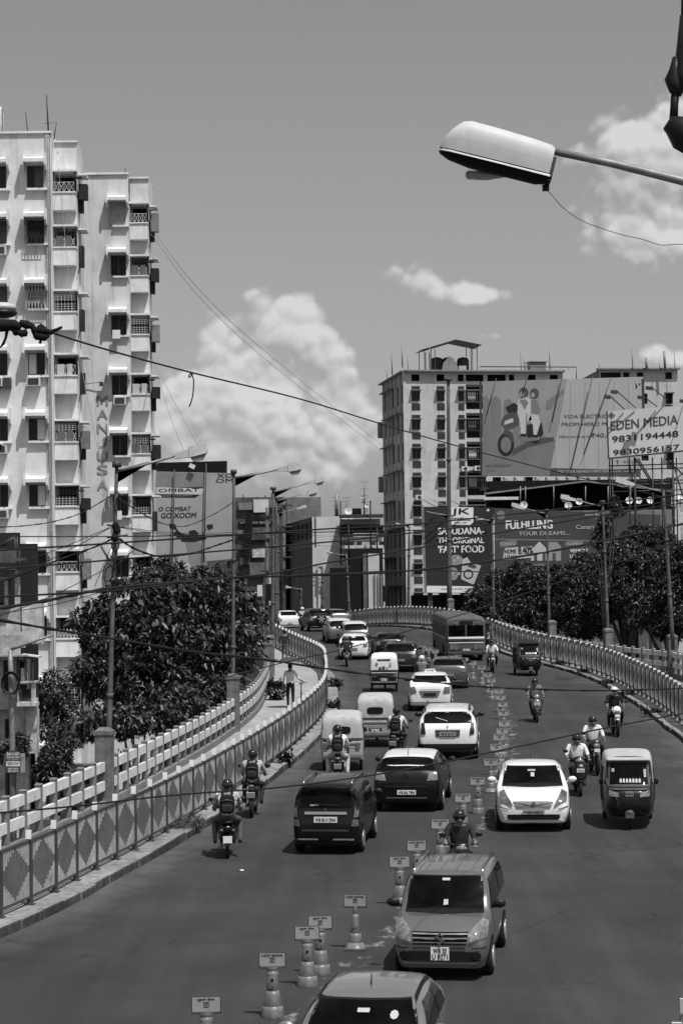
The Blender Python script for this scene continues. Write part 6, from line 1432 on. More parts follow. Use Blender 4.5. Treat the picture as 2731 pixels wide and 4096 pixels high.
b = MB(); a = loc_(bd, 622, 1845); c = loc_(bd, 907, 1888); b.prism([loc_(bd, 625, 1886), loc_(bd, 908, 1893), loc_(bd, 908, 1843), loc_(bd, 630, 1850)], .1, .2); b.build('dark_header', BLACKM, bd[0])
for sx in (702, 828): b = MB(); a = loc_(bd, sx-2, 1855 if sx > 800 else 1880); c = loc_(bd, sx-12, 2250); b.tube([(a[0], -.25, a[1]), (c[0], -.25, c[1])], .05, 5); b.build('hanging_rod', STEEL_D, bd[0])
b = MB(); a = loc_(bd, 770, 1866); b.box((a[0], -.3, a[1]), (.42, .12, .3), 0, Matrix.Rotation(R_(25), 3, 'Y')); b.build('floodlight', PAINTW, bd[0])
b = MB(); a = loc_(bd, 640, 2260); b.box((a[0], .4, -bd[1].z/2 + a[1]/2), (.3, .3, bd[1].z + a[1]-.1)); a = loc_(bd, 915, 2240); b2 = MB(); b2.box((a[0], .4, -bd[1].z/2 + a[1]/2), (.3, .3, bd[1].z + a[1]-.1)); b.build('support', STEEL_D, bd[0]); b2.build('support', STEEL_D, bd[0])
# ---------------------------------------------------------------- right apartment block
RW_ = mat('right_block_plaster', .46, .9, var=.12, scale=1.2, streak=.25, dirt=(.35, .8)); RD = mat('right_block_dark_panel', .035, .7, var=.3, scale=2); RG_ = mat('right_block_trim', .2, .8, var=.2)
YR = 220.; cor = P(1620, 1487, YR); TH = 8.8
RB = thing('apartment_block', 'many storeyed apartment block with dark window panels behind the billboards', 'apartment building', (cor.x, YR, 0), R_(TH))
ht = cor.z
cols = [(.63, 1.52), (3.3, 4.12), (5.57, 6.2)]; wide = (6.4, 8.4)
W1 = 16.8; holes = []; kinds = []
for (a, b_) in [(.63, 1.5), (3.3, 4.15), (5.55, 6.2), (6.4, 8.3), (8.7, 10.7), (11., 11.6), (13., 13.9), (15.4, 16.3)]: holes.append((a, b_, ht-.97, ht-.25, .35))
nfl = 8
for k in range(nfl):
    z = ht - 3.0*k
    for a, b_ in cols + [(9.2, 10.0), (12.6, 13.4)]: holes += [(a, b_, z-3.06, z-2.0, .2)]
    holes.append((wide[0], wide[1], z-3.9, z-1.5, .9))
b = MB(); b.wall(0, W1, 0, ht, 0, holes, .2); b.build('wall', RW_, RB)
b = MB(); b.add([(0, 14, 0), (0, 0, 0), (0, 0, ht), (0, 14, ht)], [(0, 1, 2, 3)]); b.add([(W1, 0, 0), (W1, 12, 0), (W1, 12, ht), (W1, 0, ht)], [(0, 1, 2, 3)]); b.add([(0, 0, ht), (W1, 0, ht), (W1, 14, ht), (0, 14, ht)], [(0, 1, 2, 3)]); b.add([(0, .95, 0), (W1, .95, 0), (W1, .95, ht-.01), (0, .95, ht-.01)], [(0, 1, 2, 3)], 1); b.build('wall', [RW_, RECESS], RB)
b = MB(); b.box((W1/2, -.1, ht+.08), (W1+.3, .9, .16)); b.box((-.1, 7, ht+.07), (.7, 14.2, .14)); b.build('roof_edge', RG_, RB, stuff=True)
for k in range(nfl):
    z = ht - 3.0*k
    for i, (a, b_) in enumerate(cols):
        x = (a+b_)/2; w = b_-a
        p = MB(); p.box((x, -.02, z-1.67), (w, .05, .36)); p.build('dark_panel', RD, RB); p = MB(); p.box((x, -.02, z-3.64), (w, .05, .7)); p.build('dark_panel', RD, RB)
        window(RB, x, z-3.06, z-2.0, w, .18); h = MB(); h.box((x, -.28, z-1.93), (w+.2, .6, .07)); h.build('hood', RG_, RB)
    a, b_ = wide; q = MB(); q.box(((a+b_)/2, -.02, z-1.4), (b_-a, .05, .22)); q.build('dark_panel', RD, RB); h = MB(); h.box(((a+b_)/2, -.3, z-1.93), (b_-a+.1, .62, .07)); h.build('hood', RG_, RB)
    g = MB()
    for i in range(9): xx = a + (b_-a)*i/8; g.bar((xx, .25, z-3.1), (xx, .25, z-2.), .035, .03, up=(0, 1, 0))
    g.box(((a+b_)/2, .26, z-3.12), (b_-a, .04, .05)); g.build('balcony_grille', GRILLE if k % 2 == 0 else RG_, RB)
    c2 = MB(); c2.box(((a+b_)/2-.3, .4, z-2.5), (.8, .03, .9)); c2.build('curtain', CLOTHES[k % 3], RB)
for x, z in ((5.9, 10.15), (7.25, 10.1), (1.0, 13.1)):
    b = MB(); b.box((x+.2, -.35, ht-z), (.75, .5, .5)); o = b.build('air_conditioner', ACM, RB); b = MB(); b.lathe([(.2, 0), (.2, .02)], 12, (x+.2, -.62, ht-z), axis='Y'); b.build('ac_fan', STEEL_D, o)
# narrow side facade: deep vertical ribs and floor bands
for k in range(9):
    z = ht - 3.0*k
    for yy, w in ((1.2, 1.1), (3.6, 1.6), (6.6, 1.2), (8.6, 1.2), (11.2, 1.4), (13.2, .8)):
        p = MB(); p.box((-.03, yy, z-2.2), (.1, w, 1.9)); p.build('dark_panel', RD, RB)
    p = MB(); p.box((-.3, 6.6 if k % 2 else 9, z-1.15), (.7, 9.5 if k % 2 else 7, .08)); p.build('balcony_slab', RG_, RB)
    if k % 2: p = MB(); p.box((-.3, 13.4, z-2.), (.6, 1.0, 1.7)); p.build('side_cage', RG_, RB)
for yy in (.05, 2.4, 5.2, 7.6, 10., 12.4): p = MB(); p.box((-.12, yy, ht/2), (.26, .28, ht-.2)); p.build('rib', RW_, RB)
# roof shed with tanks
sh = bpy.data.objects.new('roof_shed', None); COL.objects.link(sh); sh.parent = RB; sh.location = (2.3, 1.0, ht+.16)
def rx_(sx): return (sx - 1620) / (FPX/YR)
b = MB(); zt = 2.2; b.add([(-.5, -.6, zt), (-.5, 3.4, zt), (3.2, 3.4, zt+1.1), (3.2, -.6, zt+1.1), (6.0, -.6, zt+.55), (6.0, 3.4, zt+.55)], [(0, 3, 2, 1), (3, 4, 5, 2), (0, 1, 2, 3), (3, 2, 5, 4)], 0); b.build('shed_roof', mat('tin_roof_dark', .06, .6, var=.3, scale=4), sh)
for i, x in enumerate((-.1, .6, 1.0, 5.0, 5.5)):
    for y in (0, 3): b = MB(); b.bar((x, y-.3, 0), (x, y-.3, zt+ (.1 if x < 3 else .6)), .07, .07, up=(0, 1, 0)); b.build('shed_post', STEEL_D, sh)
for x in (1.5, 2.7, 4.3): b = MB(); b.lathe([(.62, 0), (.65, .1), (.65, 1.25), (.55, 1.5), (.2, 1.62)], 16, (x, 1.2, 0)); b.build('tank', mat('tank_dark', .025, .5), sh)
b = MB(); b.prism([(1.7, 0), (3.5, 0), (3.3, .9), (2.6, 1.6), (1.9, .9)], -.3, -.2); b.build('arched_sheet', RG_, sh)
b = MB(); b.box((4.0, .2, .3), (.8, .5, .6)); b.build('roof_box', CONC_L, sh)
b = MB(); b.box((rx_(2170), 1., ht+.6), (1.7, 1.4, .9)); b.box((rx_(2170), 1., ht+1.15), (2.0, 1.7, .08)); b.build('stair_head', RG_, RB, stuff=True)
b = MB(); z = ht+.55; b.tube([(rx_(1925), -.1, z), (rx_(2325), -.1, z), (rx_(2325), -.1, z-1.3)], .06, 6); b.build('roof_pipe', STEEL_D, RB)
for n_, (sx, y0, y1, r) in enumerate(((1565, 1405, 1500, .06), (1606, 1378, 1470, .07), (1629, 1408, 1480, .03), (1718, 1370, 1480, .03), (2080, 1395, 1480, .03), (2195, 1390, 1480, .05), (2095, 1430, 1480, .05), (2270, 1470, 1480, .03), (1545, 1468, 1515, .03))):
    a = P(sx, y0, YR-.1 + (3 if sx < 1610 else 0)); c2 = P(sx+3, y1, YR-.1 + (3 if sx < 1610 else 0)); m_ = RB.matrix_world
    b = MB(); b.tube([c2, a], [r*1.2, r], 6); t = b.build('antenna', STEEL, None)
    tag(t, ['left roof edge antenna with stay rod', 'taller antenna left on the block roof', 'thin antenna near the roof corner', 'thin antenna left of the roof shed', 'thin double rod mid roof', 'mast above the stair head', 'short aerial mid roof', 'tiny rod over the billboard', 'tiny rod at the far left roof edge'][n_] + ' of the right apartment block', 'antenna')
# second block
c0 = P(2392, 1480, 223.); RB2 = thing('apartment_block', 'pale apartment block at the right edge behind the scaffold billboards', 'apartment building', (c0.x, 223., 0), R_(5)); k = FPX/223.
h2 = c0.z; fx = lambda s_: (s_-2392)/k
W2 = fx(2714); ho = [(fx(2400), fx(2483), h2-1.0, h2-.25), (fx(2492), fx(2518), h2-1., h2-.25), (fx(2548), fx(2575), h2-1., h2-.25), (fx(2664), fx(2692), h2-1., h2-.25)]
for i in range(8): ho += [(fx(2664), fx(2693), h2-4.2-3*i+1.0-.4, h2-4.2-3*i+2.1-.4), (fx(2560), fx(2590), h2-4.2-3*i+.6, h2-4.2-3*i+1.7)]
b = MB(); b.wall(0, W2, 0, h2, 0, ho, .35); b.add([(W2, 0, 0), (W2, 12, 0), (W2, 12, h2), (W2, 0, h2)], [(0, 1, 2, 3)]); b.add([(0, .36, 0), (W2, .36, 0), (W2, .36, h2-.01), (0, .36, h2-.01)], [(0, 1, 2, 3)], 1); b.add([(0, 0, h2), (W2, 0, h2), (W2, 12, h2), (0, 12, h2)], [(0, 1, 2, 3)])
b.build('wall', [RW_, RECESS], RB2); b = MB(); b.box((W2/2, -.1, h2+.08), (W2+.4, .9, .16)); b.build('roof_edge', RG_, RB2)
for i in range(8):
    z = h2-4.2-3*i+2.1-.4; b = MB(); b.box((fx(2678), -.3, z+.06), (1.0, .62, .08)); b.build('hood', RG_, RB2); b = MB(); b.box((fx(2678), -.02, z-1.6), (.78, .05, .7)); b.build('dark_panel', RD, RB2)
for n_, (sx, y0, y1, r) in enumerate(((2525, 1390, 1478, .05), (2581, 1430, 1478, .12), (2654, 1404, 1478, .12), (2633, 1440, 1478, .03), (2694, 1410, 1478, .04), (2393, 1445, 1478, .03))):
    b = MB(); b.tube([P(sx+4, y1, 222.6), P(sx, y0, 222.6)], [r*1.2, r], 6); tag(b.build('antenna', STEEL, None), ['leaning antenna', 'thick pipe with flat top', 'tall thick pipe', 'small thin rod between the pipes', 'rod nearest the right edge', 'thin rod over the gap'][n_] + ' on the right edge block roof', 'antenna')
# ---------------------------------------------------------------- billboards, right
Yv = 165.
V = board('scooter_billboard', 'large pale electric scooter billboard with lettering on the roof frame', [(1927, 1903), (2560, 1908), (2570, 1507), (1930, 1526)], Yv, mat('print_pale', .36, .45, var=.06, scale=.4))
P1 = mat('print_sky_grey', .26, .5, var=.1, scale=.4); P2 = mat('print_dark_grey', .07, .5); P3 = mat('print_mid_grey', .17, .5, var=.1, scale=.8); P4 = mat('print_light', .45, .5); P5 = mat('print_black', .02, .5)
bpoly(V, [(1928, 1902), (2196, 1904), (2267, 1516), (1930, 1526)], P1, 'photo_background')
bpoly(V, [(1928, 1902), (2196, 1904), (2222, 1760), (2100, 1720), (1929, 1740)], P3, 'photo_ground', -.016)
for q in ([(1930, 1740), (1930, 1590), (1945, 1582), (1955, 1600), (1956, 1736)], [(1957, 1736), (1960, 1600), (1982, 1582), (2003, 1600), (2005, 1730)], [(2010, 1728), (2013, 1606), (2030, 1594), (2046, 1606), (2046, 1722)]): bpoly(V, q, P3, 'arch_print', -.017)
bpoly(V, [(2182, 1640), (2182, 1606), (2254, 1555), (2256, 1575), (2222, 1600), (2200, 1640)], P3, 'wall_print', -.018)
bpoly(V, [(2055, 1795), (2130, 1755), (2215, 1748), (2212, 1765), (2110, 1790), (2045, 1825)], P2, 'shadow_print', -.02)
def disc(bd, cx_, cy_, rx, ry, m, name, dy, n=22): return bpoly(bd, [(cx_+rx*math.cos(2*math.pi*i/n), cy_+ry*math.sin(2*math.pi*i/n)) for i in range(n)], m, name, dy)
disc(V, 2022, 1779, 33, 47, P5, 'wheel_print', -.022); disc(V, 2022, 1779, 21, 32, P3, 'wheel_print', -.024); disc(V, 2140, 1752, 20, 24, P5, 'wheel_print', -.022)
bpoly(V, [(2008, 1735), (2022, 1712), (2050, 1735), (2056, 1770), (2045, 1770), (2035, 1745)], P2, 'fender_print', -.026)
bpoly(V, [(2095, 1700), (2165, 1690), (2172, 1735), (2150, 1765), (2110, 1760)], P5, 'scooter_print', -.0275)
bpoly(V, [(2060, 1650), (2086, 1640), (2098, 1740), (2076, 1752), (2060, 1720)], P3, 'scooter_print', -.0268)
bpoly(V, [(2012, 1665), (2052, 1640), (2078, 1665), (2070, 1710), (2020, 1718), (2002, 1695)], P2, 'scooter_print', -.027); bpoly(V, [(2018, 1684), (2050, 1672), (2052, 1688), (2014, 1700)], P4, 'scooter_print', -.029)
bpoly(V, [(2050, 1715), (2072, 1702), (2098, 1752), (2160, 1747), (2156, 1760), (2092, 1768)], P3, 'scooter_print', -.028); bpoly(V, [(2020, 1630), (2055, 1610), (2080, 1632), (2070, 1650), (2030, 1650)], P5, 'handlebar_print', -.028)
bpoly(V, [(2068, 1650), (2120, 1652), (2125, 1680), (2104, 1690), (2102, 1735), (2082, 1735), (2078, 1690)], P4, 'figure_print', -.03); bpoly(V, [(2125, 1650), (2150, 1655), (2160, 1690), (2145, 1740), (2132, 1740), (2130, 1700), (2112, 1680)], P4, 'figure_print', -.03)
bpoly(V, [(2078, 1602), (2100, 1596), (2112, 1612), (2096, 1640)], P3, 'strap_print', -.035)
bpoly(V, [(2103, 1655), (2108, 1655), (2104, 1735), (2100, 1735)], P3, 'fold_print', -.035)
bpoly(V, [(2084, 1735), (2104, 1735), (2102, 1746), (2076, 1746)], P5, 'shoe_print', -.036)
bpoly(V, [(2132, 1738), (2150, 1740), (2146, 1750), (2124, 1748)], P5, 'shoe_print', -.036)
bpoly(V, [(2070, 1600), (2105, 1588), (2122, 1600), (2122, 1655), (2068, 1652)], P4, 'figure_print', -.031); bpoly(V, [(2122, 1600), (2145, 1600), (2160, 1640), (2148, 1660), (2124, 1655)], P3, 'figure_print', -.031)
disc(V, 2093, 1570, 19, 21, P2, 'helmet_print', -.033); disc(V, 2086, 1577, 9, 11, P1, 'face_print', -.034); disc(V, 2136, 1574, 18, 21, P2, 'helmet_print', -.032); disc(V, 2130, 1580, 8, 10, P1, 'face_print', -.034)
btext(V, '#MAKEWAY', 1942, 1857, 2046, 1871, P2, bold=.02); btext(V, '*T&C Apply', 1948, 1880, 1984, 1886, P3)
btext(V, 'VIDA ELECTRIC SCOOTERS', 2253, 1655, 2560, 1673, P2, bold=.01); btext(V, 'FROM HERO MOTOCORP', 2245, 1686, 2560, 1704, P2, bold=.01)
btext(V, 'Offers worth up to', 2234, 1741, 2356, 1753, P2); btext(V, '₹40,000*', 2362, 1731, 2490, 1752, P2, bold=.03)
bpoly(V, [(2196, 1904), (2560, 1907), (2561, 1880), (2200, 1872)], P2, 'footer_band', -.015); btext(V, 'VISIT YOUR NEAREST HERO DEALERSHIP TODAY', 2227, 1878, 2536, 1892, P4, dy=-.03)
btext(V, 'VIDA', 2490, 1842, 2548, 1852, P2); bpoly(V, [(2462, 1840), (2472, 1842), (2470, 1862)], P2, 'logo_print'); bpoly(V, [(2540, 1530), (2548, 1545), (2540, 1560)], P5, 'mark_print'); bpoly(V, [(2554, 1528), (2560, 1540), (2552, 1540)], P5, 'mark_print')
for x0, y0, x1, y1 in ((1982, 1515, 1945, 1660), (2110, 1500, 2085, 1580), (2250, 1480, 2205, 1690), (2366, 1505, 2280, 1880), (2440, 1512, 2330, 1820)):
    a = loc_(V, x0, y0); c2 = loc_(V, x1, y1); b = MB(); b.tube([(a[0], -.5, a[1]), (c2[0], -.3, c2[1])], .035, 5); b.build('stay_rod', STEEL_D, V[0])
for i in range(11): a = loc_(V, 1927+i*58, 1905); c2 = loc_(V, 1932+i*58, 1524); b = MB(); b.bar((a[0], -.004, a[1]+.1), (c2[0], -.004, c2[1]-.1), .03, .004, up=(0, 1, 0)); b.build('sheet_seam', P3, V[0])
b = MB()
for i in range(16): a = loc_(V, 1930+i*42, 1908); b.bar((a[0], .3, a[1]), (a[0], .3, a[1]-.9), .08, .08, up=(0, 1, 0)); b.bar((a[0], .3, a[1]), (a[0]+.8, .3, a[1]-.9), .05, .05, up=(0, 1, 0))
b.box((loc_(V, 2240, 1908)[0], .3, loc_(V, 2240, 1908)[1]-.9), (12.5, .1, .1)); b.build('truss', STEEL_D, V[0], stuff=True)
b = MB(); q = [loc_(V, 1921, 1525), loc_(V, 1924, 1903)]; b.bar((q[0][0], .2, q[0][1]), (q[1][0], .2, q[1][1]), .15, .25, up=(0, 1, 0)); b.build('frame_edge', STEEL_D, V[0])
for sx in (1950, 2240, 2530): b = MB(); a = loc_(V, sx, 1925); b.bar((a[0], .5, a[1]), (a[0], .5, -V[1].z), .3, .3, up=(0, 1, 0)); b.build('support', STEEL_D, V[0])
Ye = 135.
Eb = board('phone_number_billboard', 'white billboard with dark company name and two phone numbers at the right edge', [(2432, 1834), (2790, 1798), (2790, 1617), (2425, 1646)], Ye, mat('board_white', .52, .45, var=.05, scale=.6))
slope = (loc_(Eb, 2720, 1805)[1] - loc_(Eb, 2432, 1834)[1]) / (loc_(Eb, 2720, 1805)[0] - loc_(Eb, 2432, 1834)[0]) 
for s_, x0, y0, x1, y1, bo in (('EDEN MEDIA', 2441, 1682, 2709, 1722, .03), ('9831194448', 2447, 1742, 2710, 1770, .04), ('9830956157', 2451, 1797, 2715, 1822, .04)):
    btext(Eb, s_, x0, y0, x1, y1, P2 if s_[0] == 'E' else P5, dy=-.02, bold=bo, shear=.085 if s_[0] == 'E' else .075)
b = MB(); _q = [loc_(Eb, 2432, 1834), loc_(Eb, 2425, 1646)]; b.bar((_q[0][0], -.03, _q[0][1]), (_q[1][0], -.03, _q[1][1]), .09, .1, up=(0, 1, 0)); b.build('frame_edge', STEEL_D, Eb[0]); b = MB(); _q = [loc_(Eb, 2432, 1834), loc_(Eb, 2790, 1798)]; b.bar((_q[0][0], -.03, _q[0][1]), (_q[1][0], -.03, _q[1][1]), .1, .1); b.build('frame_edge', STEEL_D, Eb[0])
bpoly(Eb, [(2443, 1646), (2460, 1662), (2444, 1678), (2428, 1662)], P3, 'logo_print'); bpoly(Eb, [(2443, 1653), (2452, 1662), (2444, 1671), (2435, 1662)], P2, 'logo_print', -.016)
for x0, y0, x1, y1, hx0 in ((2495, 1638, 2425, 1588, 0), (2540, 1632, 2452, 1568, 0), (2625, 1628, 2558, 1590, 0), (2665, 1600, 2590, 1553, 0), (2735, 1600, 2725, 1605, 0)):
    a = loc_(Eb, x0, y0); c2 = loc_(Eb, x1, y1); b = MB(); b.bar((a[0], -.1, a[1]), (c2[0], -1.2, c2[1]), .05, .05); b.build('lamp_arm', STEEL_D, Eb[0])
    b = MB(); b.box((c2[0]-.12, -1.25, c2[1]-.12), (.42, .28, .2), 0, Matrix.Rotation(R_(10), 3, 'Y')); b.build('floodlight', STEEL_D, Eb[0])
b = MB(); a = loc_(Eb, 2573, 1640); b.bar((a[0], .2, a[1]-1), (a[0], .2, a[1]+2.), .16, .16, up=(0, 1, 0)); b.build('mast', STEEL_D, Eb[0])
# scaffold below it: posts, ledgers, braces are each a part
def rodp(par, base, a, c2, Y, r, name, m=STEEL_D): b = MB(); b.tube([P(*a, Y), P(*c2, Y)], r, 5); return b.build(name, m, par, base)
SCF = thing('scaffold', 'dark steel scaffold carrying the phone number billboard', 'scaffold', P(2600, 2200, Ye+.4)); sb = SCF.location.copy()
for sx in (2436, 2446, 2514, 2536, 2607, 2644, 2688, 2703): rodp(SCF, sb, (sx, 1830), (sx+6, 2230), Ye+.4, .07 if sx in (2536, 2688) else .045, 'scaffold_post')
for y in (1858, 1875, 1923, 1935, 1962): rodp(SCF, sb, (2432, y+6), (2760, y-4), Ye+.5, .04, 'ledger')
for a, c2 in (((2540, 1835), (2615, 1950)), ((2550, 1835), (2622, 1950)), ((2660, 1835), (2731, 1900)), ((2731, 1890), (2650, 1960)), ((2514, 1850), (2536, 1960)), ((2688, 1850), (2731, 1990))): rodp(SCF, sb, a, c2, Ye+.45, .05, 'brace')
# dark open shed with a low pitched roof below the scooter billboard
Ys = 160.; SH = thing('roof_shed', 'dark low pitched shed roof below the scooter billboard', 'shed', P(2240, 2010, Ys)); s0 = SH.location.copy()
b = MB(); pr = [P(1935, 1972, Ys), P(2340, 1922, Ys), P(2690, 1962, Ys)]; vs = []
for q in pr: vs += [q, q + Vector((0, 7, .3))]
b.add(vs, [(0, 2, 3, 1), (2, 4, 5, 3), (1, 3, 2, 0), (3, 5, 4, 2)], 0); b.build('roof', mat('shed_roof_tin', .09, .6, var=.3, scale=2), SH, s0)
b = MB(); vs = []
for q in pr: vs += [q + Vector((0, -.02, 0)), q + Vector((0, -.02, -.12))]
b.add(vs, [(0, 1, 3, 2), (2, 3, 5, 4)], 0); b.build('roof_edge', STEEL, SH, s0)
q0, q1 = P(1960, 2020, Ys+4), P(2690, 2010, Ys+4); b = MB(); b.box(((q0.x+q1.x)/2, Ys+5, q0.z+.6), (q1.x-q0.x, .2, 2.6)); b.build('back_wall', BLACKM, SH, s0)
for sx in (2080, 2100, 2213, 2340, 2430, 2520): rodp(SH, s0, (sx, 1945), (sx, 2030), Ys, .04, 'shed_post', STEEL)
b = MB(); b.box((P(2370, 2120, Ys).x, Ys+1, P(2370, 2120, Ys).z-5), (P(2720, 2100, Ys).x-P(2080, 2100, Ys).x, 1.2, 13)); b.build('parapet_wall', mat('shed_wall', .16, .8, var=.3, scale=1), SH, s0)
b = MB(); b.box((P(2005, 1995, Ys-1).x, Ys-.5, P(2000, 1995, Ys).z), (2.6, .3, .22)); b.build('white_railing', PAINTW, SH, s0)
def dish(label, sx, sy, Y, r_px, drop=6.):
    c2 = P(sx, sy, Y); r = r_px*Y/FPX; t = thing('satellite_dish', label, 'satellite dish', c2, 0, 'satellite dishes on the shed wall'); b = MB()
    b.lathe([(.01, 0), (r*.5, .03), (r*.85, .08), (r, .12), (r*1.01, .1), (r*.85, .06), (.01, -.02)], 18, axis='Y', M=Matrix.Rotation(R_(-14), 4, 'X') @ Matrix.Rotation(math.pi, 4, 'Z')); b.build('reflector', PAINTW, t)
    b = MB(); b.tube([(0, -.05, -r*.9), (0, -r*1.1, -.05)], .02, 5); b.ball((0, -r*1.1, 0), .05, 6, 4); b.build('feed_arm', STEEL_D, t); b = MB(); b.tube([(0, .1, 0), (0, .16, -r*1.5-.3)], .03, 5); b.build('stand', STEEL_D, t)
for lab, sx, sy, r in (('leftmost white dish above the bank billboard', 2093, 2022, 15), ('second white dish above the bank billboard lettering', 2271, 2024, 15), ('white dish right of the lamp head, third from the left', 2314, 2008, 14), ('white dish between the two lamp posts on the shed wall', 2514, 2004, 15), ('tilted white dish behind the scaffold foot', 2551, 2004, 14), ('flat white dish right of the scaffold foot', 2598, 2003, 14), ('largest white dish at the right edge of the photo', 2718, 1982, 22)): dish(lab, sx, sy, Ys-.6, r)
# spice billboard
Yj = 155.; JB = mat('board_dark_print', .032, .45, var=.12, scale=.4); JW = mat('print_white', .72, .5)
J = board('food_billboard', 'tall dark food billboard with white headline beside the bus', [(1705, 2372), (1960, 2372), (1975, 2030), (1687, 2027)], Yj, JB)
b = MB(); q = [loc_(J, 1697, 2372), loc_(J, 1705, 2372), loc_(J, 1694, 2028), loc_(J, 1684, 2027)]; b.prism([q[0], q[1], q[2], q[3]], -.05, .2); b.build('frame_edge', STEEL, J[0])
bpoly(J, [(1706, 2370), (1706, 2343), (1958, 2346), (1958, 2371)], JW, 'footer_band'); btext(J, 'SHUDDH KHAO, SWASTH RAHO', 1765, 2351, 1940, 2360, P2, dy=-.025)
bpoly(J, [(1790, 2028), (1892, 2030), (1892, 2088), (1880, 2100), (1802, 2099), (1790, 2087)], JW, 'logo_plate', -.014); btext(J, 'JK', 1803, 2033, 1876, 2065, P5, dy=-.03, bold=.05, ital=.12); bpoly(J, [(1800, 2071), (1882, 2072), (1882, 2083), (1800, 2082)], P2, 'logo_band', -.02); btext(J, 'MASALA', 1803, 2073, 1880, 2082, JW, dy=-.03, bold=.03); btext(J, 'SINCE 1957', 1816, 2087, 1866, 2094, P5, dy=-.03, bold=.01)
for s_, x0, x1, y0, y1 in (('SABUDANA-', 1751, 1934, 2109, 2139), ('THE ORIGINAL', 1751, 1934, 2148, 2175), ("'FAST' FOOD", 1752, 1934, 2181, 2212)): btext(J, s_, x0, y0, x1, y1, JW, bold=.05)
bpoly(J, [(1946, 2036), (1955, 2036), (1955, 2045), (1946, 2045)], JW, 'square_mark'); disc(J, 1823, 2241, 27, 22, P1, 'bowl_print', -.016); disc(J, 1812, 2295, 20, 26, P1, 'bowl_print', -.016)
for i in range(9): disc(J, 1803 + (i % 3)*14 + (4 if i > 4 else 0), 2232 + (i//3)*9 + (45 if i > 4 else 0), 5, 5, P3 if i % 2 else P4, 'grain_print', -.02, 8)
bpoly(J, [(1843, 2316), (1893, 2340), (1923, 2262), (1883, 2252), (1867, 2228), (1848, 2238)], P4, 'packet_print', -.017); disc(J, 1872, 2297, 20, 20, P5, 'packet_window_print', -.02); disc(J, 1872, 2297, 14, 14, P4, 'packet_window_print', -.022); bpoly(J, [(1875, 2256), (1905, 2262), (1900, 2275), (1870, 2268)], P2, 'packet_band_print', -.02)
for x0, y0, x1, y1 in ((1700, 2048, 1790, 2068), (1895, 2068, 1958, 2085), (1680, 1997, 1745, 2030), (1725, 2004, 1800, 2032), (1788, 2000, 1860, 2030)): a = loc_(J, x0, y0); c2 = loc_(J, x1, y1); b = MB(); b.tube([(a[0], -1.2, a[1]), (c2[0], -.3, c2[1])], .035, 5); b.build('lamp_arm', STEEL, J[0])
for sx in (1720, 1940): b = MB(); a = loc_(J, sx, 2372); b.bar((a[0], .4, a[1]), (a[0], .4, -J[1].z), .35, .35, up=(0, 1, 0)); b.build('support', STEEL_D, J[0])
b = MB(); a = loc_(J, 1700, 2380); c2 = loc_(J, 1975, 2380); b.box(((a[0]+c2[0])/2, 1.5, a[1]-2.6), (c2[0]-a[0]+2, .3, 5.2)); b.build('dark_hoarding', BLACKM, J[0])
# bank billboard
Yk = 152.; KB = mat('board_bank_print', .06, .5, var=.12, scale=.4); K = board('bank_billboard', 'wide grey bank billboard with white lettering above the trees', [(1978, 2300), (2640, 2290), (2640, 2060), (1976, 2032)], Yk, KB)
bpoly(K, [(1978, 2160), (2640, 2170), (2640, 2164), (1978, 2155)], P3, 'curve_print')
btext(K, 'FULFILLING', 2023, 2080, 2207, 2117, JW, bold=.05); btext(K, 'YOUR DREAMS...', 2073, 2124, 2276, 2142, P4, bold=.01); btext(K, 'केनरा बैंक', 2336, 2052, 2400, 2064, P4); btext(K, 'Canara Bank', 2302, 2098, 2440, 2116, P4, bold=.01)
disc(K, 2002, 2060, 17, 18, P3, 'logo_print', -.014); btext(K, 'a1', 1994, 2054, 2011, 2066, P4, dy=-.03)
bpoly(K, [(1996, 2168), (2060, 2158), (2068, 2170), (2060, 2184), (1998, 2190)], P3, 'name_tag', -.014); btext(K, 'Canara', 2002, 2167, 2056, 2181, P4, dy=-.03); bpoly(K, [(2258, 2170), (2330, 2160), (2332, 2178), (2260, 2186)], P3, 'name_tag', -.014); btext(K, 'Canara', 2266, 2166, 2322, 2180, P4, dy=-.03)
bpoly(K, [(2008, 2240), (2018, 2192), (2130, 2184), (2132, 2230)], P4, 'offer_plate', -.015); btext(K, 'HOME', 2018, 2197, 2062, 2214, P5, dy=-.03, bold=.04); btext(K, 'LOAN', 2018, 2220, 2062, 2236, P5, dy=-.03, bold=.04); btext(K, '8.40%', 2072, 2186, 2130, 2216, P5, dy=-.03, bold=.04)
bpoly(K, [(2123, 2243), (2123, 2200), (2156, 2166), (2190, 2200), (2190, 2243)], P4, 'house_print', -.017); bpoly(K, [(2190, 2200), (2194, 2168), (2226, 2168), (2242, 2186), (2242, 2243), (2190, 2243)], P1, 'house_print', -.016)
for x in (2134, 2168, 2208): bpoly(K, [(x, 2243), (x, 2212), (x+13, 2212), (x+13, 2243)], P2, 'window_print', -.02)
btext(K, 'VEHICLE', 2278, 2195, 2350, 2210, JW, bold=.04); btext(K, 'LOAN', 2278, 2217, 2322, 2232, JW, bold=.04); btext(K, 'For convenient banking', 2080, 2255, 2180, 2265, P4)
for sx in (2000, 2300, 2600): b = MB(); a = loc_(K, sx, 2295); b.bar((a[0], .4, a[1]), (a[0], .4, -K[1].z), .3, .3, up=(0, 1, 0)); b.build('support', STEEL_D, K[0])
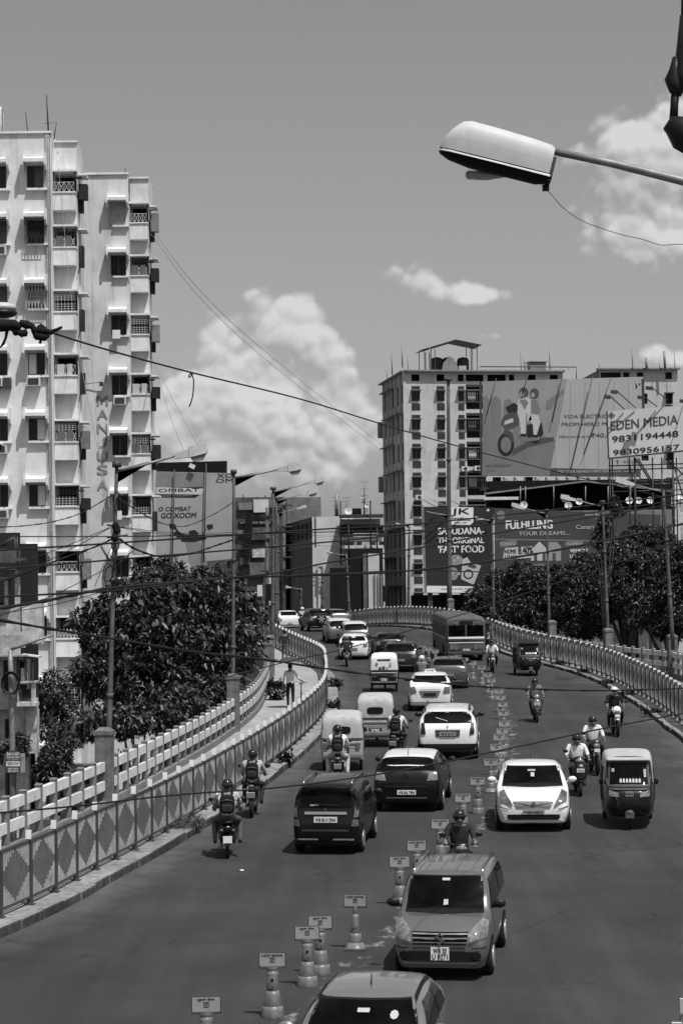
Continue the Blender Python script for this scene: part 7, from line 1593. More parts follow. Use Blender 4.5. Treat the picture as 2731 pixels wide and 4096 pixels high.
# dark building behind the trees at the right
t = thing('dark_house', 'dark shaded house under the thick tree at the right', 'house', P(2540, 2600, 128)); o1 = t.location.copy(); a = P(2400, 2400, 128); c2 = P(2640, 2400, 128)
b = MB(); b.wall(a.x, c2.x, 0, a.z+1, 128, [(a.x+1, a.x+1.6, 5.2, 7.), (c2.x-1.4, c2.x-.6, 5.2, 7.)], .4); b.build('wall', HD, t, o1); b = MB(); b.box(((a.x+c2.x)/2+.6, 127.6, P(2500, 2500, 128).z), (.5, .5, 5)); b.build('pier', mat('pier_grey', .1, .8), t, o1)
# ---------------------------------------------------------------- middle distance
def blockS(name, label, x0, x1, yt, Y, m, depth=10, rot=0., cat_='building', yb=None):
    a = P(x0, yt, Y); c2 = P(x1, yt, Y); t = thing(name, label, cat_, (a.x, Y, 0), R_(rot)); b = MB(); b.box(((c2.x-a.x)/2, depth/2, a.z/2), (c2.x-a.x, depth, a.z)); b.build('wall', m, t); return t, c2.x-a.x, a.z, Y/FPX
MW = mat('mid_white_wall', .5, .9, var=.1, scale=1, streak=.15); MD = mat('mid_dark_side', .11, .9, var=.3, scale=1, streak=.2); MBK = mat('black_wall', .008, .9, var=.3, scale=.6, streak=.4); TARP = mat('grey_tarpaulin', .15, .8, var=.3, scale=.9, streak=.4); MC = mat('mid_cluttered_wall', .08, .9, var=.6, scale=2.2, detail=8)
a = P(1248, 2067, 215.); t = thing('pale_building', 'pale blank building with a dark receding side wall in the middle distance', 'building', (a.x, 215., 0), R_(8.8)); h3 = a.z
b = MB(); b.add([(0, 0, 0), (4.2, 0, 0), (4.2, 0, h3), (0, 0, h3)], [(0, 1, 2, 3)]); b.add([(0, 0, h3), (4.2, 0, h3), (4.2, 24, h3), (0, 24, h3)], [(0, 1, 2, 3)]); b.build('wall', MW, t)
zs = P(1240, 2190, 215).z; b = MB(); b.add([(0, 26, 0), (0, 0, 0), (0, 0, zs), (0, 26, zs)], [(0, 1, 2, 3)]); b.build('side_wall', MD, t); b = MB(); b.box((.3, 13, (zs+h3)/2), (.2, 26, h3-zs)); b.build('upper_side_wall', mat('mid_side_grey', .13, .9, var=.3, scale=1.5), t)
for i in range(7): b = MB(); b.box((.12, 2 + i*3.4, zs+1.9), (.2, 1.6, 1.5)); b.build('window', RD, t)
b = MB()
for i in range(60): b.box((-.1, .3+i*.42, zs+.35), (.05, .12, .6))
b.box((-.1, 13, zs+.7), (.08, 26, .08)); b.build('railing', STEEL, t, stuff=True)
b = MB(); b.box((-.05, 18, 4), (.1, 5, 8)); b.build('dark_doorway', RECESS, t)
blockS('tarpaulin_building', 'grey sheeted building above the pale blank building', 1090, 1284, 1990, 245., TARP, 12, 6)
t, w, h, k = blockS('cluttered_building', 'cluttered shop building with a Bengali sign right of the motorbike billboard', 935, 1140, 1990, 232., MC, 10, 0)
P0 = P(935, 1990, 232.)
def cb(sx, sy): q = P(sx, sy, 231.9); return q.x-P0.x, q.z
b = MB(); q0, q1 = cb(953, 2102), cb(1087, 2083); b.box(((q0[0]+q1[0])/2, -.15, (q0[1]+q1[1])/2), (q1[0]-q0[0], .1, q1[1]-q0[1])); b.build('sign_board', BLACKM, t); q0, q1 = cb(960, 2099), cb(1082, 2086); text('ভালো চেনা কেন্দ্র', (q0[0], q1[0], q0[1], q1[1]), -.22, P4, t)
for i, (x0, y0, x1, y1, m) in enumerate(((955, 2010, 1010, 2040, TARP), (1015, 1998, 1075, 2050, MW), (1080, 2000, 1135, 2030, TARP), (950, 2120, 1000, 2140, P3), (1000, 2110, 1080, 2160, MC), (955, 2180, 985, 2200, P2), (1010, 2190, 1060, 2230, HB), (960, 2230, 1000, 2260, P2), (1030, 2340, 1050, 2385, PAINTW), (1075, 2300, 1110, 2420, MW), (1113, 2105, 1135, 2330, STEEL_D), (1000, 2250, 1060, 2300, TARP))):
    q0, q1 = cb(x0, y1), cb(x1, y0); b = MB(); b.box(((q0[0]+q1[0])/2, -.25-.05*(i % 3), (q0[1]+q1[1])/2), (q1[0]-q0[0], .3, q1[1]-q0[1])); b.build('wall_board', m, t)
b = MB(); q = [cb(985, 2058), cb(1000, 2052), cb(1012, 2100), cb(1000, 2230), cb(985, 2240), (cb(978, 2150))]; b.prism(q, -.9, -.6); o = b.build('rolled_black_banner', BLACKM, t)
for i, (sx, y0, y1) in enumerate(((972, 1978, 1995), (1030, 1985, 1995), (1085, 1972, 1995), (1060, 1980, 1992))): q0, q1 = cb(sx, y1), cb(sx, y0); b = MB(); b.tube([(q0[0], .2, q0[1]), (q1[0], .2, q1[1])], .06, 5); b.build('roof_rod', STEEL_D, t)
# utility poles with hanging cables
for lab, sx, yt, yb, Y, r in (('dark timber utility pole left of the street lamp group', 1069, 2030, 2560, 150, .13), ('dark utility pole right of the street lamp group', 1136, 1990, 2480, 160, .13)):
    a = P(sx, yt, Y); c2 = P(sx-4, yb, Y); t = thing('utility_pole', lab, 'utility pole', c2); o1 = c2.copy(); b = MB(); b.tube([c2 - Vector((0, 0, 3)), a], [r*1.2, r], 7); b.build('pole', RUST, t, o1)
    for z in (.6, 2.2, 4.5): b = MB(); b.box(a + Vector((.05, -.15, -z)), (1.1, .12, .12)); b.build('crossarm', STEEL_D, t, o1)
    b = MB(); b.box(a + Vector((.1, -.2, -6)), (.45, .3, 1.2)); b.build('junction_box', BLACKM, t, o1)
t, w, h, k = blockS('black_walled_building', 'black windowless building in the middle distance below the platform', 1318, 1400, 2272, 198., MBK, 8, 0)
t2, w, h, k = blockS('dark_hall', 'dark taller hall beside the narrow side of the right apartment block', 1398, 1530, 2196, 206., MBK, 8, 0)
for i, sx in enumerate((1462, 1492)): b = MB(); q = P(sx, 2300, 206); b.box((q.x - t2.location.x, -.1, 7), (.5 if i == 0 else 1.2, .3, 14)); b.build('pilaster', MD if i == 0 else MW, t2)
for sx in (1498, 1512, 1524): b = MB(); q = P(sx, 2300, 206); b.box((q.x - t2.location.x, -.35, 6), (.16, .12, 12)); b.build('pipe', STEEL, t2)
Yl = 212.; PL = thing('platform_scaffold', 'open rooftop platform with white slabs and poles left of the apartment block', 'rooftop structure', P(1445, 2200, Yl)); o1 = PL.location.copy()
def slab(x0, y0, x1, y1, m, nm, Y=Yl, d=3.): a, c2 = P(x0, y1, Y), P(x1, y0, Y); b = MB(); b.box(((a.x+c2.x)/2, Y+d/2, (a.z+c2.z)/2), (c2.x-a.x, d, abs(c2.z-a.z))); b.build(nm, m, PL, o1)
slab(1356, 2056, 1533, 2068, STEEL_D, 'roof_sheet'); slab(1356, 2100, 1533, 2130, BLACKM, 'dark_level', Yl+.5); slab(1356, 2134, 1533, 2142, STEEL_D, 'floor_edge'); slab(1356, 2146, 1533, 2166, PAINTW, 'white_slab', Yl+.3); slab(1356, 2180, 1533, 2194, PAINTW, 'white_slab', Yl+.3)
slab(1362, 2075, 1520, 2098, CLOTHES[0], 'hanging_sheet', Yl+2)
for sx, yt in ((1362, 2005), (1394, 2100), (1481, 2003), (1507, 2110)): b = MB(); b.tube([P(sx, yt, Yl-.5), P(sx+1, 2260, Yl-.5)], .09, 6); b.build('pole', BLACK, PL, o1)
slab(1408, 2033, 1445, 2056, BLACKM, 'rooftop_box', Yl, 1)
dish('large white dish on the open rooftop platform', 1393, 2046, Yl-1, 15); dish('small white dish high on the lattice mast', 1450, 1990, Yl-1, 6); dish('round dish lower on the lattice mast', 1466, 2024, Yl-1, 9)
for lab, sx, y0, y1, r in (('lattice mast with two dishes above the rooftop platform', 1457, 1905, 2056, .09), ('short cluttered aerial left of the platform dish', 1346, 1975, 2065, .2), ('thin aerial rod behind the platform dish', 1385, 1982, 2050, .04)):
    a = P(sx, y0, Yl); c2 = P(sx, y1, Yl); t = thing('antenna_mast', lab, 'antenna', c2); b = MB(); b.tube([c2, a], [r*1.1, r*.6], 5); b.build('mast', STEEL, t, c2)
    for i in range(4): z = (a.z-c2.z)*(.3+.18*i); b = MB(); b.bar((-.4, 0, z), (.4, 0, z+.05), .06, .06); b.build('crossbar', STEEL, t)
# skyline behind so the horizon is closed
for i, (x0, x1, yt, Y) in enumerate(((560, 760, 2120, 330), (740, 960, 2150, 350), (930, 1120, 2165, 380), (1300, 1420, 2150, 360), (1400, 1640, 2120, 380), (2260, 2420, 2080, 330), (2700, 3000, 2050, 340), (-700, -250, 1900, 300), (3000, 3600, 2000, 350))):
    t, w, h, k = blockS('distant_building', ['hazy flat roofed building low behind the motorbike billboard', 'distant grey building right of the motorbike billboard', 'distant grey building behind the cluttered shops', 'distant pale building behind the rooftop platform', 'distant building behind the gap beside the apartment block', 'distant grey building behind the shed roof', 'distant building at the right edge', 'distant building beyond the left edge', 'distant building beyond the right edge'][i], x0, x1, yt, Y, MC if i % 2 else HB, 12, 0)
    for q in range(4): b = MB(); b.box((w*(.15+.23*q), -.05, h-2.5), (.9, .1, 1.2)); b.build('window', RD, t)
# ---------------------------------------------------------------- trees
def leafmat(name, v, rough=.42):
    m = mat(name, v, rough, var=.45, scale=1.3, spec=.3); b = m.node_tree.nodes['Principled BSDF']
    return m
LEAF = [leafmat('leaf_dark', .018), leafmat('leaf_mid', .042), leafmat('leaf_pale', .095, .4)]
def leaves(clumps, n, ln, wd, seed=0, droop=.3, shell=.55):
    """many folded leaf faces through the volume of the clumps; clumps: (centre, radii)"""
    r = np.random.RandomState(seed); vol = np.array([c[1][0]*c[1][2] for c in clumps]); pr = vol/vol.sum(); k = r.choice(len(clumps), n, p=pr)
    C = np.array([c[0] for c in clumps])[k]; Rr = np.array([c[1] for c in clumps])[k]
    d = r.normal(size=(n, 3)); d /= np.linalg.norm(d, axis=1)[:, None]; rad = r.uniform(shell**3, 1.12, n)**(1/3)
    # twigs: leaves gather in small whorls
    tw = r.normal(size=(max(n//13, 1), 3)); tw /= np.linalg.norm(tw, axis=1)[:, None]; ti = r.randint(0, len(tw), n); kk = r.choice(len(clumps), len(tw), p=pr); use = r.rand(n) < .8
    tr = r.uniform(shell**3, 1.15, len(tw))**(1/3)
    C[use] = np.array([c[0] for c in clumps])[kk][ti[use]]; Rr[use] = np.array([c[1] for c in clumps])[kk][ti[use]]; d[use] = tw[ti[use]]; rad[use] = tr[ti[use]]
    pos = C + d*Rr*rad[:, None] + r.normal(size=(n, 3))*np.where(use[:, None], ln*.22, ln*.2)
    ax = d*.45 + r.normal(size=(n, 3))*.75; ax[:, 2] -= droop; ax /= np.linalg.norm(ax, axis=1)[:, None]
    up = r.normal(size=(n, 3))*.55 + np.array([0, 0, 1.]); s = np.cross(ax, up); s /= np.linalg.norm(s, axis=1)[:, None]; nn = np.cross(s, ax)
    L = ln*r.uniform(.6, 1.25, n)[:, None]; Wd = wd*r.uniform(.7, 1.2, n)[:, None]
    v0 = pos; v1 = pos + ax*L*.45 + s*Wd*.5 + nn*Wd*.18; v2 = pos + ax*L - np.array([0, 0, 1.])*L*.12; v3 = pos + ax*L*.45 - s*Wd*.5 + nn*Wd*.18
    V = np.stack([v0, v1, v2, v3], 1).reshape(-1, 3); mi = r.choice(3, n, p=[.42, .4, .18])
    return V, mi, (v0, ax, nn)
def leafmesh(name, V, mi):
    n = len(mi); me = bpy.data.meshes.new(name); me.vertices.add(4*n); me.vertices.foreach_set('co', V.ravel()); i = np.arange(n)*4
    F = np.stack([i, i+1, i+2, i, i+2, i+3], 1).ravel(); me.loops.add(6*n); me.loops.foreach_set('vertex_index', F.astype(np.int32)); me.polygons.add(2*n); me.polygons.foreach_set('loop_start', (np.arange(2*n)*3).astype(np.int32)); 
    for m in LEAF: me.materials.append(m)
    me.polygons.foreach_set('material_index', np.repeat(mi, 2).astype(np.int32)); me.update(calc_edges=True); return me
def tree(name, label, clumps, base, n, ln, wd, seed, trunk=.25, cat_='tree', big=0, group=None, droop=.3, shell=.55):
    """clumps in photo terms: (sx, sy, Y, rx_px, ry_px, depth_m)"""
    cl = []
    for sx, sy, Y, rx, ry, dm in clumps: k = Y/FPX; c = P(sx, sy, Y); cl.append(((c.x, c.y, c.z), (rx*k, dm, ry*k)))
    B = Vector(base); t = thing(name, label, cat_, B, 0, group); b = MB(); top = sum((Vector(c[0]) for c in cl), Vector())/len(cl)
    mid = B.lerp(top, .55) + Vector((random.uniform(-.3, .3), 0, 0)); b.tube([B, B.lerp(mid, .5) + Vector((.1, 0, 0)), mid], [trunk*1.2, trunk, trunk*.7], 9); b.build('trunk', BARK, t, B)
    for c, r in cl[:14]:
        q = Vector(c); b = MB(); b.tube([mid, mid.lerp(q, .5) + Vector((0, 0, .2)), q + Vector((0, 0, r[2]*.5))], [trunk*.45, trunk*.3, trunk*.1], 6); b.build('limb', BARK, t, B)
    V, mi, fr = leaves(cl, n, ln, wd, seed, droop, shell); V = V - np.array(B); o = bpy.data.objects.new('crown', leafmesh('crown', V, mi)); COL.objects.link(o); o.parent = t; o['kind'] = 'stuff'
    if big:
        # the leaves that show largest: single ones on the camera side
        me = []
        for m in range(3):
            b = MB(); b.add([(0, 0, 0), (-.5*wd, .3*ln, .05*ln), (-.42*wd, .62*ln, .03*ln), (0, ln, -.1*ln), (.42*wd, .62*ln, .03*ln), (.5*wd, .3*ln, .05*ln), (0, .35*ln, -.02*ln), (0, .65*ln, -.04*ln)], [(0, 6, 1), (1, 6, 7, 2), (2, 7, 3), (0, 5, 6), (5, 4, 7, 6), (4, 3, 7)], 0, True); me.append(b.mesh('leaf', LEAF[m]))
        p0, ax, nn = fr; sc = -p0[:, 1]*1.0 + p0[:, 2]*.8 + np.random.RandomState(seed).rand(n)*2.0; idx = np.argsort(-sc)[:big]
        for j, i in enumerate(idx):
            a = Vector(ax[i]); z = Vector(nn[i]); x = a.cross(z).normalized(); z = x.cross(a).normalized(); M = Matrix((x, a, z)).transposed().to_4x4(); M.translation = Vector(p0[i]) - B + Vector((0, -.12, .05)); o = bpy.data.objects.new('leaf', me[(1, 2, 2)[j % 3]]); COL.objects.link(o); o.parent = t; o.matrix_local = M
    return t
YT = 84.
tree('broadleaf_tree', 'big broad leaved tree between the footpath balustrade and the motorbike billboard', [(700, 2370, YT, 170, 110, 2.2), (560, 2420, YT-2, 160, 120, 2.), (860, 2390, YT, 140, 110, 2.), (960, 2470, YT+1, 100, 100, 1.6), (470, 2560, YT-2, 130, 120, 1.8), (640, 2560, YT-3, 190, 140, 2.2), (830, 2560, YT-1, 170, 130, 2.), (420, 2690, YT-3, 130, 110, 1.8), (600, 2720, YT-4, 180, 120, 2.), (790, 2690, YT-2, 160, 110, 1.8), (640, 2290, YT+1, 90, 50, 1.2), (930, 2620, YT+1, 90, 90, 1.4), (390, 2430, YT-2, 50, 50, .8), (330, 2480, YT-2, 45, 30, .6), (1020, 2570, YT+4, 40, 70, 1.)],
     (P(620, 3000, YT).x, YT, 0), 24000, .32, .12, 1, .3, big=150, droop=.45)
tree('young_tree', 'leafy shrub crown just behind the nearest balustrade pillar', [(480, 2880, 64, 110, 60, .9), (600, 2860, 66, 110, 60, .9), (380, 2900, 62, 60, 50, .8), (720, 2810, 70, 110, 60, .9), (840, 2760, 76, 80, 50, .9)], (P(560, 3100, 65).x-1.2, 66, 0), 3600, .26, .11, 2, .14, big=100, droop=.5)
tree('feathery_tree', 'soft fine leaved tree in front of the apartment block, right of the old house', [(210, 2760, 72, 70, 80, .9), (180, 2830, 72, 60, 70, .8), (250, 2850, 73, 70, 70, .9), (190, 2920, 71, 60, 50, .8), (290, 2940, 71, 60, 50, .8)], (P(215, 3000, 72).x, 72, 0), 7000, .16, .06, 3, .12)
tree('bush', 'rounded dark bush left of the nearest pillar', [(225, 3030, 58, 60, 55, .7), (190, 3080, 57, 50, 50, .6)], (P(220, 3100, 58).x, 58, P(220, 3140, 58).z-1.5), 3500, .15, .06, 4, .08, 'bush')
tree('bush', 'small tree top above the painted builder sign', [(70, 2985, 60, 45, 45, .6), (40, 3010, 60, 40, 40, .6)], (P(66, 3100, 60).x, 60, 0), 2400, .15, .06, 5, .08, 'bush')
def rt(label, cl, bx, Y, n, seed, tr=.3): return tree('leafy_tree', label, cl, (P(bx, 2500, Y).x, Y, 0), int(n*2.1), .23, .1, seed, tr, group='leafy trees behind the right parapet', shell=.4)
rt('leafy tree left of the group, hanging over the bus side of the railing', [(1990, 2430, 132, 80, 70, 1.6), (1920, 2400, 133, 60, 60, 1.4), (1900, 2450, 133, 50, 50, 1.2), (2060, 2350, 133, 80, 70, 1.6), (2020, 2480, 131, 90, 50, 1.4), (1990, 2320, 134, 50, 40, 1.)], 2000, 133, 9000, 11)
rt('leafy tree behind the lamp post of the bank billboard', [(2150, 2350, 129, 80, 80, 1.6), (2120, 2440, 128, 90, 60, 1.6), (2210, 2430, 128, 80, 70, 1.6), (2220, 2330, 129, 70, 70, 1.4), (2170, 2500, 127, 80, 40, 1.3), (2080, 2280, 132, 50, 35, 1.)], 2160, 129, 11000, 12)
rt('leafy tree in the middle of the right group, under the bank billboard end', [(2300, 2330, 126, 80, 80, 1.6), (2300, 2430, 125, 90, 80, 1.7), (2340, 2510, 124, 90, 50, 1.4), (2370, 2290, 127, 60, 70, 1.3), (2390, 2400, 125, 70, 80, 1.5), (2330, 2240, 128, 40, 30, .8)], 2310, 126, 11000, 13)
rt('thick tree at the right, rising in front of the scaffold', [(2480, 2230, 122, 80, 80, 1.6), (2560, 2180, 123, 80, 80, 1.6), (2470, 2340, 121, 90, 80, 1.6), (2590, 2290, 121, 90, 90, 1.8), (2540, 2400, 120, 100, 70, 1.6), (2640, 2180, 122, 60, 70, 1.3), (2430, 2280, 122, 50, 40, .9), (2420, 2440, 121, 60, 50, 1.)], 2510, 122, 14000, 14, .4)
rt('thick tree at the right edge behind the last lamp post', [(2700, 2260, 116, 60, 90, 1.5), (2690, 2380, 115, 70, 90, 1.5), (2640, 2440, 116, 60, 60, 1.3), (2710, 2480, 114, 60, 70, 1.3), (2650, 2510, 115, 50, 50, 1.), (2560, 2480, 118, 60, 40, 1.), (2760, 2300, 115, 60, 140, 1.4)], 2700, 116, 10000, 15, .35)
rt('small leafy branch tree beside the second lamp post from the right', [(2415, 2080, 109, 22, 22, .4), (2400, 2130, 109, 30, 28, .5), (2385, 2170, 109, 22, 24, .4), (2455, 2010, 109.5, 14, 22, .3), (2470, 2045, 109.5, 22, 14, .3)], 2418, 109, 900, 16, .08)
# weeds and litter on the verges
def weed(label, s_, r, n, seed, h=.4, cat_='weeds', ln=.16, wd=.07, tone=0):
    g = G(*s_, .15); t = thing('weed_clump', label, cat_, g, 0, 'weeds on the verges'); V, mi, _ = leaves([((0, 0, h*.35), (r*.8, r*.8, h*.4))], int(n*1.3), ln, wd, seed, .1 if tone == 0 else -.8, .1); mi = mi*0 + tone; o = bpy.data.objects.new('foliage', leafmesh('foliage', V, mi)); COL.objects.link(o); o.parent = t; o['kind'] = 'stuff'
weed('leafy plant clump on the footpath beside the umbrella walker', (1105, 2800), .45, 700, 31, 1.2)
weed('grey dry grass tuft on the kerb below the diamond railing', (745, 3308), .55, 700, 32, .22, wd=.015, tone=2); weed('dark weed growing from the left kerb ahead of the motorbike', (1140, 3050), .2, 160, 33, .4)
weed('small dark weed at the bend of the left kerb', (1338, 2745), .45, 260, 34, .45); weed('second small weed at the bend of the left kerb', (1335, 2830), .35, 200, 35, .4); weed('climbing weed at the foot of the nearest pillar', (480, 3110), .35, 300, 36, .9)
for i, (sx, sy) in enumerate(((2240, 2668), (2330, 2700), (2420, 2745), (2505, 2790), (2600, 2860))): weed(['first', 'second', 'third', 'fourth', 'fifth'][i] + ' patch of dark weeds along the right kerb, counted from the far end', (sx, sy-10), .5, 160, 40+i, .18, ln=.12)
LIT = mat('litter_white', .7, .7)
for lab, sx, sy, r in (('white crumpled cup on the road by the left kerb', 326, 3567, .12), ('flat pale litter against the left kerb', 436, 3516, .14), ('white plastic scrap near the grass tuft', 752, 3335, .09), ('white scrap of litter on the open road', 968, 3486, .05)):
    g = G(sx, sy); b = MB(); b.ball((0, 0, r*.4), r, 8, 5, 0, (1, .8, .45)); o = b.build('litter', LIT); o.location = g
    for v in o.data.vertices: v.co += Vector((random.uniform(-1, 1), random.uniform(-1, 1), random.uniform(-.5, .5)))*r*.22
    tag(o, lab, 'litter', 'scraps of litter')
# ---------------------------------------------------------------- overhead cables
def cable(label, pts, r, name='overhead_cable', sag=0, lump=False, group='overhead cables crossing the view', m=WIREM):
    """pts: (sx, sy, Y) support points, smoothed between"""
    if pts[0][2] < 60 and pts[-1][2] < 61 and min(q[2] for q in pts) >= 20 and 'lamp' not in label and 'utility' not in label:
        k = .55 if max(q[2] for q in pts) < 39 else .36; pts = [(x, y, d*k) for x, y, d in pts]; r *= k
    W_ = [P(*q) for q in pts]; A = cat([tuple(w) for w in W_], 10); o0 = Vector(A[0]); b = MB()
    rr = [r*(1 + (.25*math.sin(i*2.3)+.2*math.sin(i*5.1) if lump else 0)) for i in range(len(A))]
    b.tube([Vector(a) for a in A], rr, 6); o = b.build(name, m, None, o0); o.location = o0; return tag(o, label, 'cable', group)
c = cable
c('straight black cable falling from the shackle at the left to the right edge', [(205, 1330, 14), (440, 1402, 16), (766, 1490, 18), (1200, 1596, 21), (1532, 1698, 24), (1850, 1790, 27), (2299, 1906, 31), (2637, 1985, 34), (2790, 2035, 36)], .0075)
c('thick sagging cable from the left edge across the footpath walkers', [(-60, 2470, 14), (230, 2520, 15), (500, 2563, 16), (766, 2606, 17), (1040, 2636, 18), (1340, 2680, 19), (1620, 2715, 20), (1900, 2745, 21), (2100, 2755, 22), (2400, 2762, 23), (2790, 2752, 25)], .0105, lump=True)
c('black cable crossing low over the black tall hatchback', [(-60, 3256, 18), (300, 3225, 19), (700, 3180, 20), (1150, 3146, 21), (1600, 3082, 22), (2030, 2995, 23), (2420, 2912, 24), (2790, 2842, 25)], .009)
c('topmost thin cable over the old house roof, nearly level', [(-40, 2146, 30), (400, 2146, 31), (700, 2143, 32), (1300, 2128, 34), (1700, 2120, 36)], .009)
c('cable rising to the right above the food billboard logo', [(-40, 2203, 22), (300, 2183, 24), (550, 2166, 25), (1300, 2116, 28), (1650, 2097, 30), (2290, 2030, 34), (2780, 1970, 37)], .012)
c('cable rising to the right through the food billboard headline', [(-40, 2279, 22), (300, 2252, 24), (550, 2231, 25), (1300, 2169, 28), (1650, 2131, 30), (2290, 2060, 34), (2780, 1990, 37)], .011)
c('cable curving up through the word dreams on the bank billboard', [(1100, 2253+40, 27), (1300, 2253, 28), (1650, 2195, 30), (2000, 2130, 32), (2335, 2073, 34), (2780, 2004, 37)], .012)
c('thick double cable rising over the thick tree at the right', [(-40, 2440, 20), (200, 2400, 21), (420, 2356, 22), (700, 2330, 24), (950, 2310, 26), (1300, 2300, 28), (1650, 2282, 29), (2000, 2238, 31), (2330, 2180, 33), (2780, 2085, 36)], .017, lump=True)
c('second strand just under the thick double cable', [(-40, 2389, 20), (200, 2377, 21), (460, 2362, 22), (700, 2334, 24), (850, 2318, 25), (1100, 2294, 27)], .011)
c('thin cable drooping behind the thick double cable', [(1200, 2300, 40), (1650, 2282, 42), (1950, 2288, 44), (2230, 2288, 46), (2500, 2220, 48), (2780, 2150, 50)], .012)
c('thin dark cable rising from the bus roof to the right edge', [(900, 2710, 40), (1150, 2646, 44), (1400, 2590, 46), (1700, 2503, 50), (1930, 2430, 52), (2230, 2330, 55), (2500, 2240, 58), (2780, 2140, 60)], .012)
c('wavy cable sagging to the nearest street lamp from the left edge', [(-40, 2110, 50), (100, 2103, 52), (220, 2085, 54), (330, 2050, 56), (445, 1985, 58), (470, 1990, LMPL[0]-.3)], .014, lump=True)
c('wavy cable sagging from the nearest street lamp to the next one', [(470, 1990, LMPL[0]-.3), (540, 2035, 63), (640, 2090, 67), (740, 2105, 73), (850, 2060, 79), (932, 2010, LMPL[1]-.3)], .016, lump=True)
c('bundled cable swagged from the utility knot down left', [(465, 2145, 60), (400, 2180, 60), (250, 2235, 60), (120, 2285, 60), (0, 2330, 60), (-50, 2350, 60)], .03, lump=True)
c('bundled cable swagged from the utility knot to the right', [(465, 2145, 60), (540, 2195, 62), (640, 2225, 66), (760, 2215, 71), (870, 2180, 78), (930, 2160, LMPL[1]-.3)], .032, lump=True)
for i, (a, b_) in enumerate((((440, 2110, 59), (-40, 2280, 55)), ((440, 2112, 59), (-40, 2340, 55)), ((490, 2108, 61), (930, 2130, 84)), ((490, 2112, 61), (930, 2145, 84)), ((455, 2260, 60), (-40, 2480, 52)), ((470, 2350, 60), (-40, 2460, 50)), ((935, 2140, 84), (1092, 2120, 112)), ((935, 2160, 84), (1092, 2180, 112)), ((1095, 2120, 113), (1480, 2140, 150)), ((1095, 2150, 113), (1500, 2190, 150)), ((1095, 2180, 113), (1300, 2280, 150)), ((380, 2345, 58), (470, 2130, 60)))):
    m = ((a[0]+b_[0])/2, (a[1]+b_[1])/2 + (14 if i != 11 else 0), (a[2]+b_[2])/2)
    c(['upper thin wire from the nearest lamp pole to the left edge', 'lower thin wire from the nearest lamp pole to the left edge', 'upper thin wire between the two nearest lamp poles', 'lower thin wire between the two nearest lamp poles', 'thin wire falling left past the apartment windows', 'lowest thin wire falling left over the old house', 'upper wire from the second lamp pole to the lamp group', 'lower wire from the second lamp pole to the lamp group', 'upper wire crossing the pale blank building', 'middle wire crossing the pale blank building', 'short wire falling to the black walled building', 'steep stay wire beside the nearest lamp pole'][i], [a, m, b_], .011)
for i, (a, m, b_) in enumerate((((600, 905, 109), (950, 1310, 120), (1540, 1790, 200)), ((604, 935, 109), (960, 1350, 120), (1545, 1820, 200)), ((612, 1440, 109), (680, 1660, 90), (735, 1800, 66)), ((612, 1440, 109), (720, 1650, 90), (800, 1795, 66)), ((232, 590, 100), (330, 1100, 100), (420, 2050, 70)), ((232, 640, 100), (300, 1300, 90), (440, 2030, 62)))):
    c(['upper hair thin wire crossing the big cloud', 'lower hair thin wire crossing the big cloud', 'thin stay wire left of the nearest lamp head', 'thin stay wire ending at the nearest lamp head', 'long thin wire down the apartment block corner', 'second long thin wire down the apartment block'][i], [a, m, b_], .012 if i < 2 else .01, m=STEEL)
for i, (x0, y0, x1, y1, Y) in enumerate(((2284, 995, 2731, 1090, 0),)): pass
# loose tail of wire on the straight cable
c('loose kinked wire end hanging from the straight black cable', [(756, 1486, 17.9), (772, 1508, 17.9), (775, 1540, 17.9), (770, 1590, 17.9), (757, 1628, 17.9)], .006, name='loose_wire')
c('loop of wire tied on the straight black cable', [(772, 1492, 17.95), (757, 1500, 17.9), (758, 1510, 17.9), (772, 1496, 17.85)], .005, name='loose_wire')
# knot of shackles at the left edge
Yq = 13.8
t = thing('cable_shackle', 'black shackles and twisted clamps holding the straight cable at the left edge', 'cable fitting', P(80, 1335, Yq)); o1 = t.location.copy()
def pt(x, y, d=0): return P(x, y, Yq + d)
for nm, pts, rs in (('sleeve', [(-60, 1300), (10, 1302), (60, 1300), (85, 1310)], [.04, .042, .036, .02]), ('twist', [(80, 1290), (110, 1300), (130, 1305), (140, 1325), (165, 1320), (190, 1325), (215, 1330)], [.02, .03, .02, .028, .03, .016, .012]),
    ('clamp', [(60, 1325), (90, 1335), (110, 1325)], [.014, .026, .016]), ('clamp', [(135, 1320), (150, 1345), (185, 1350)], [.018, .028, .024]), ('bolt', [(145, 1330), (138, 1352)], [.008, .009]), ('bolt', [(172, 1345), (160, 1374)], [.008, .009]), ('bolt', [(100, 1325), (105, 1345)], [.01, .012]), ('bolt', [(45, 1310), (62, 1340)], [.008, .009]), ('bolt', [(62, 1342), (80, 1328)], [.007, .008]), ('ring', [(150, 1310), (165, 1300), (185, 1315), (195, 1345), (180, 1360)], [.008, .01, .01, .01, .008]), ('wire_end', [(200, 1328), (230, 1318), (250, 1308)], [.01, .012, .008]), ('hanging_wire', [(30, 1320), (25, 1350), (15, 1375), (0, 1392)], [.012, .009, .01, .005]), ('bolt', [(203, 1328), (205, 1340)], [.008, .008])):
    b = MB(); b.tube([pt(*q) for q in pts], [v*1.0 for v in rs], 8); b.build(nm, BLACKM, t, o1)
t = thing('wall_lamp_head', 'silver topped round lamp head with dark glass at the left edge', 'lamp', P(0, 1240, Yq+.3)); o1 = t.location.copy()
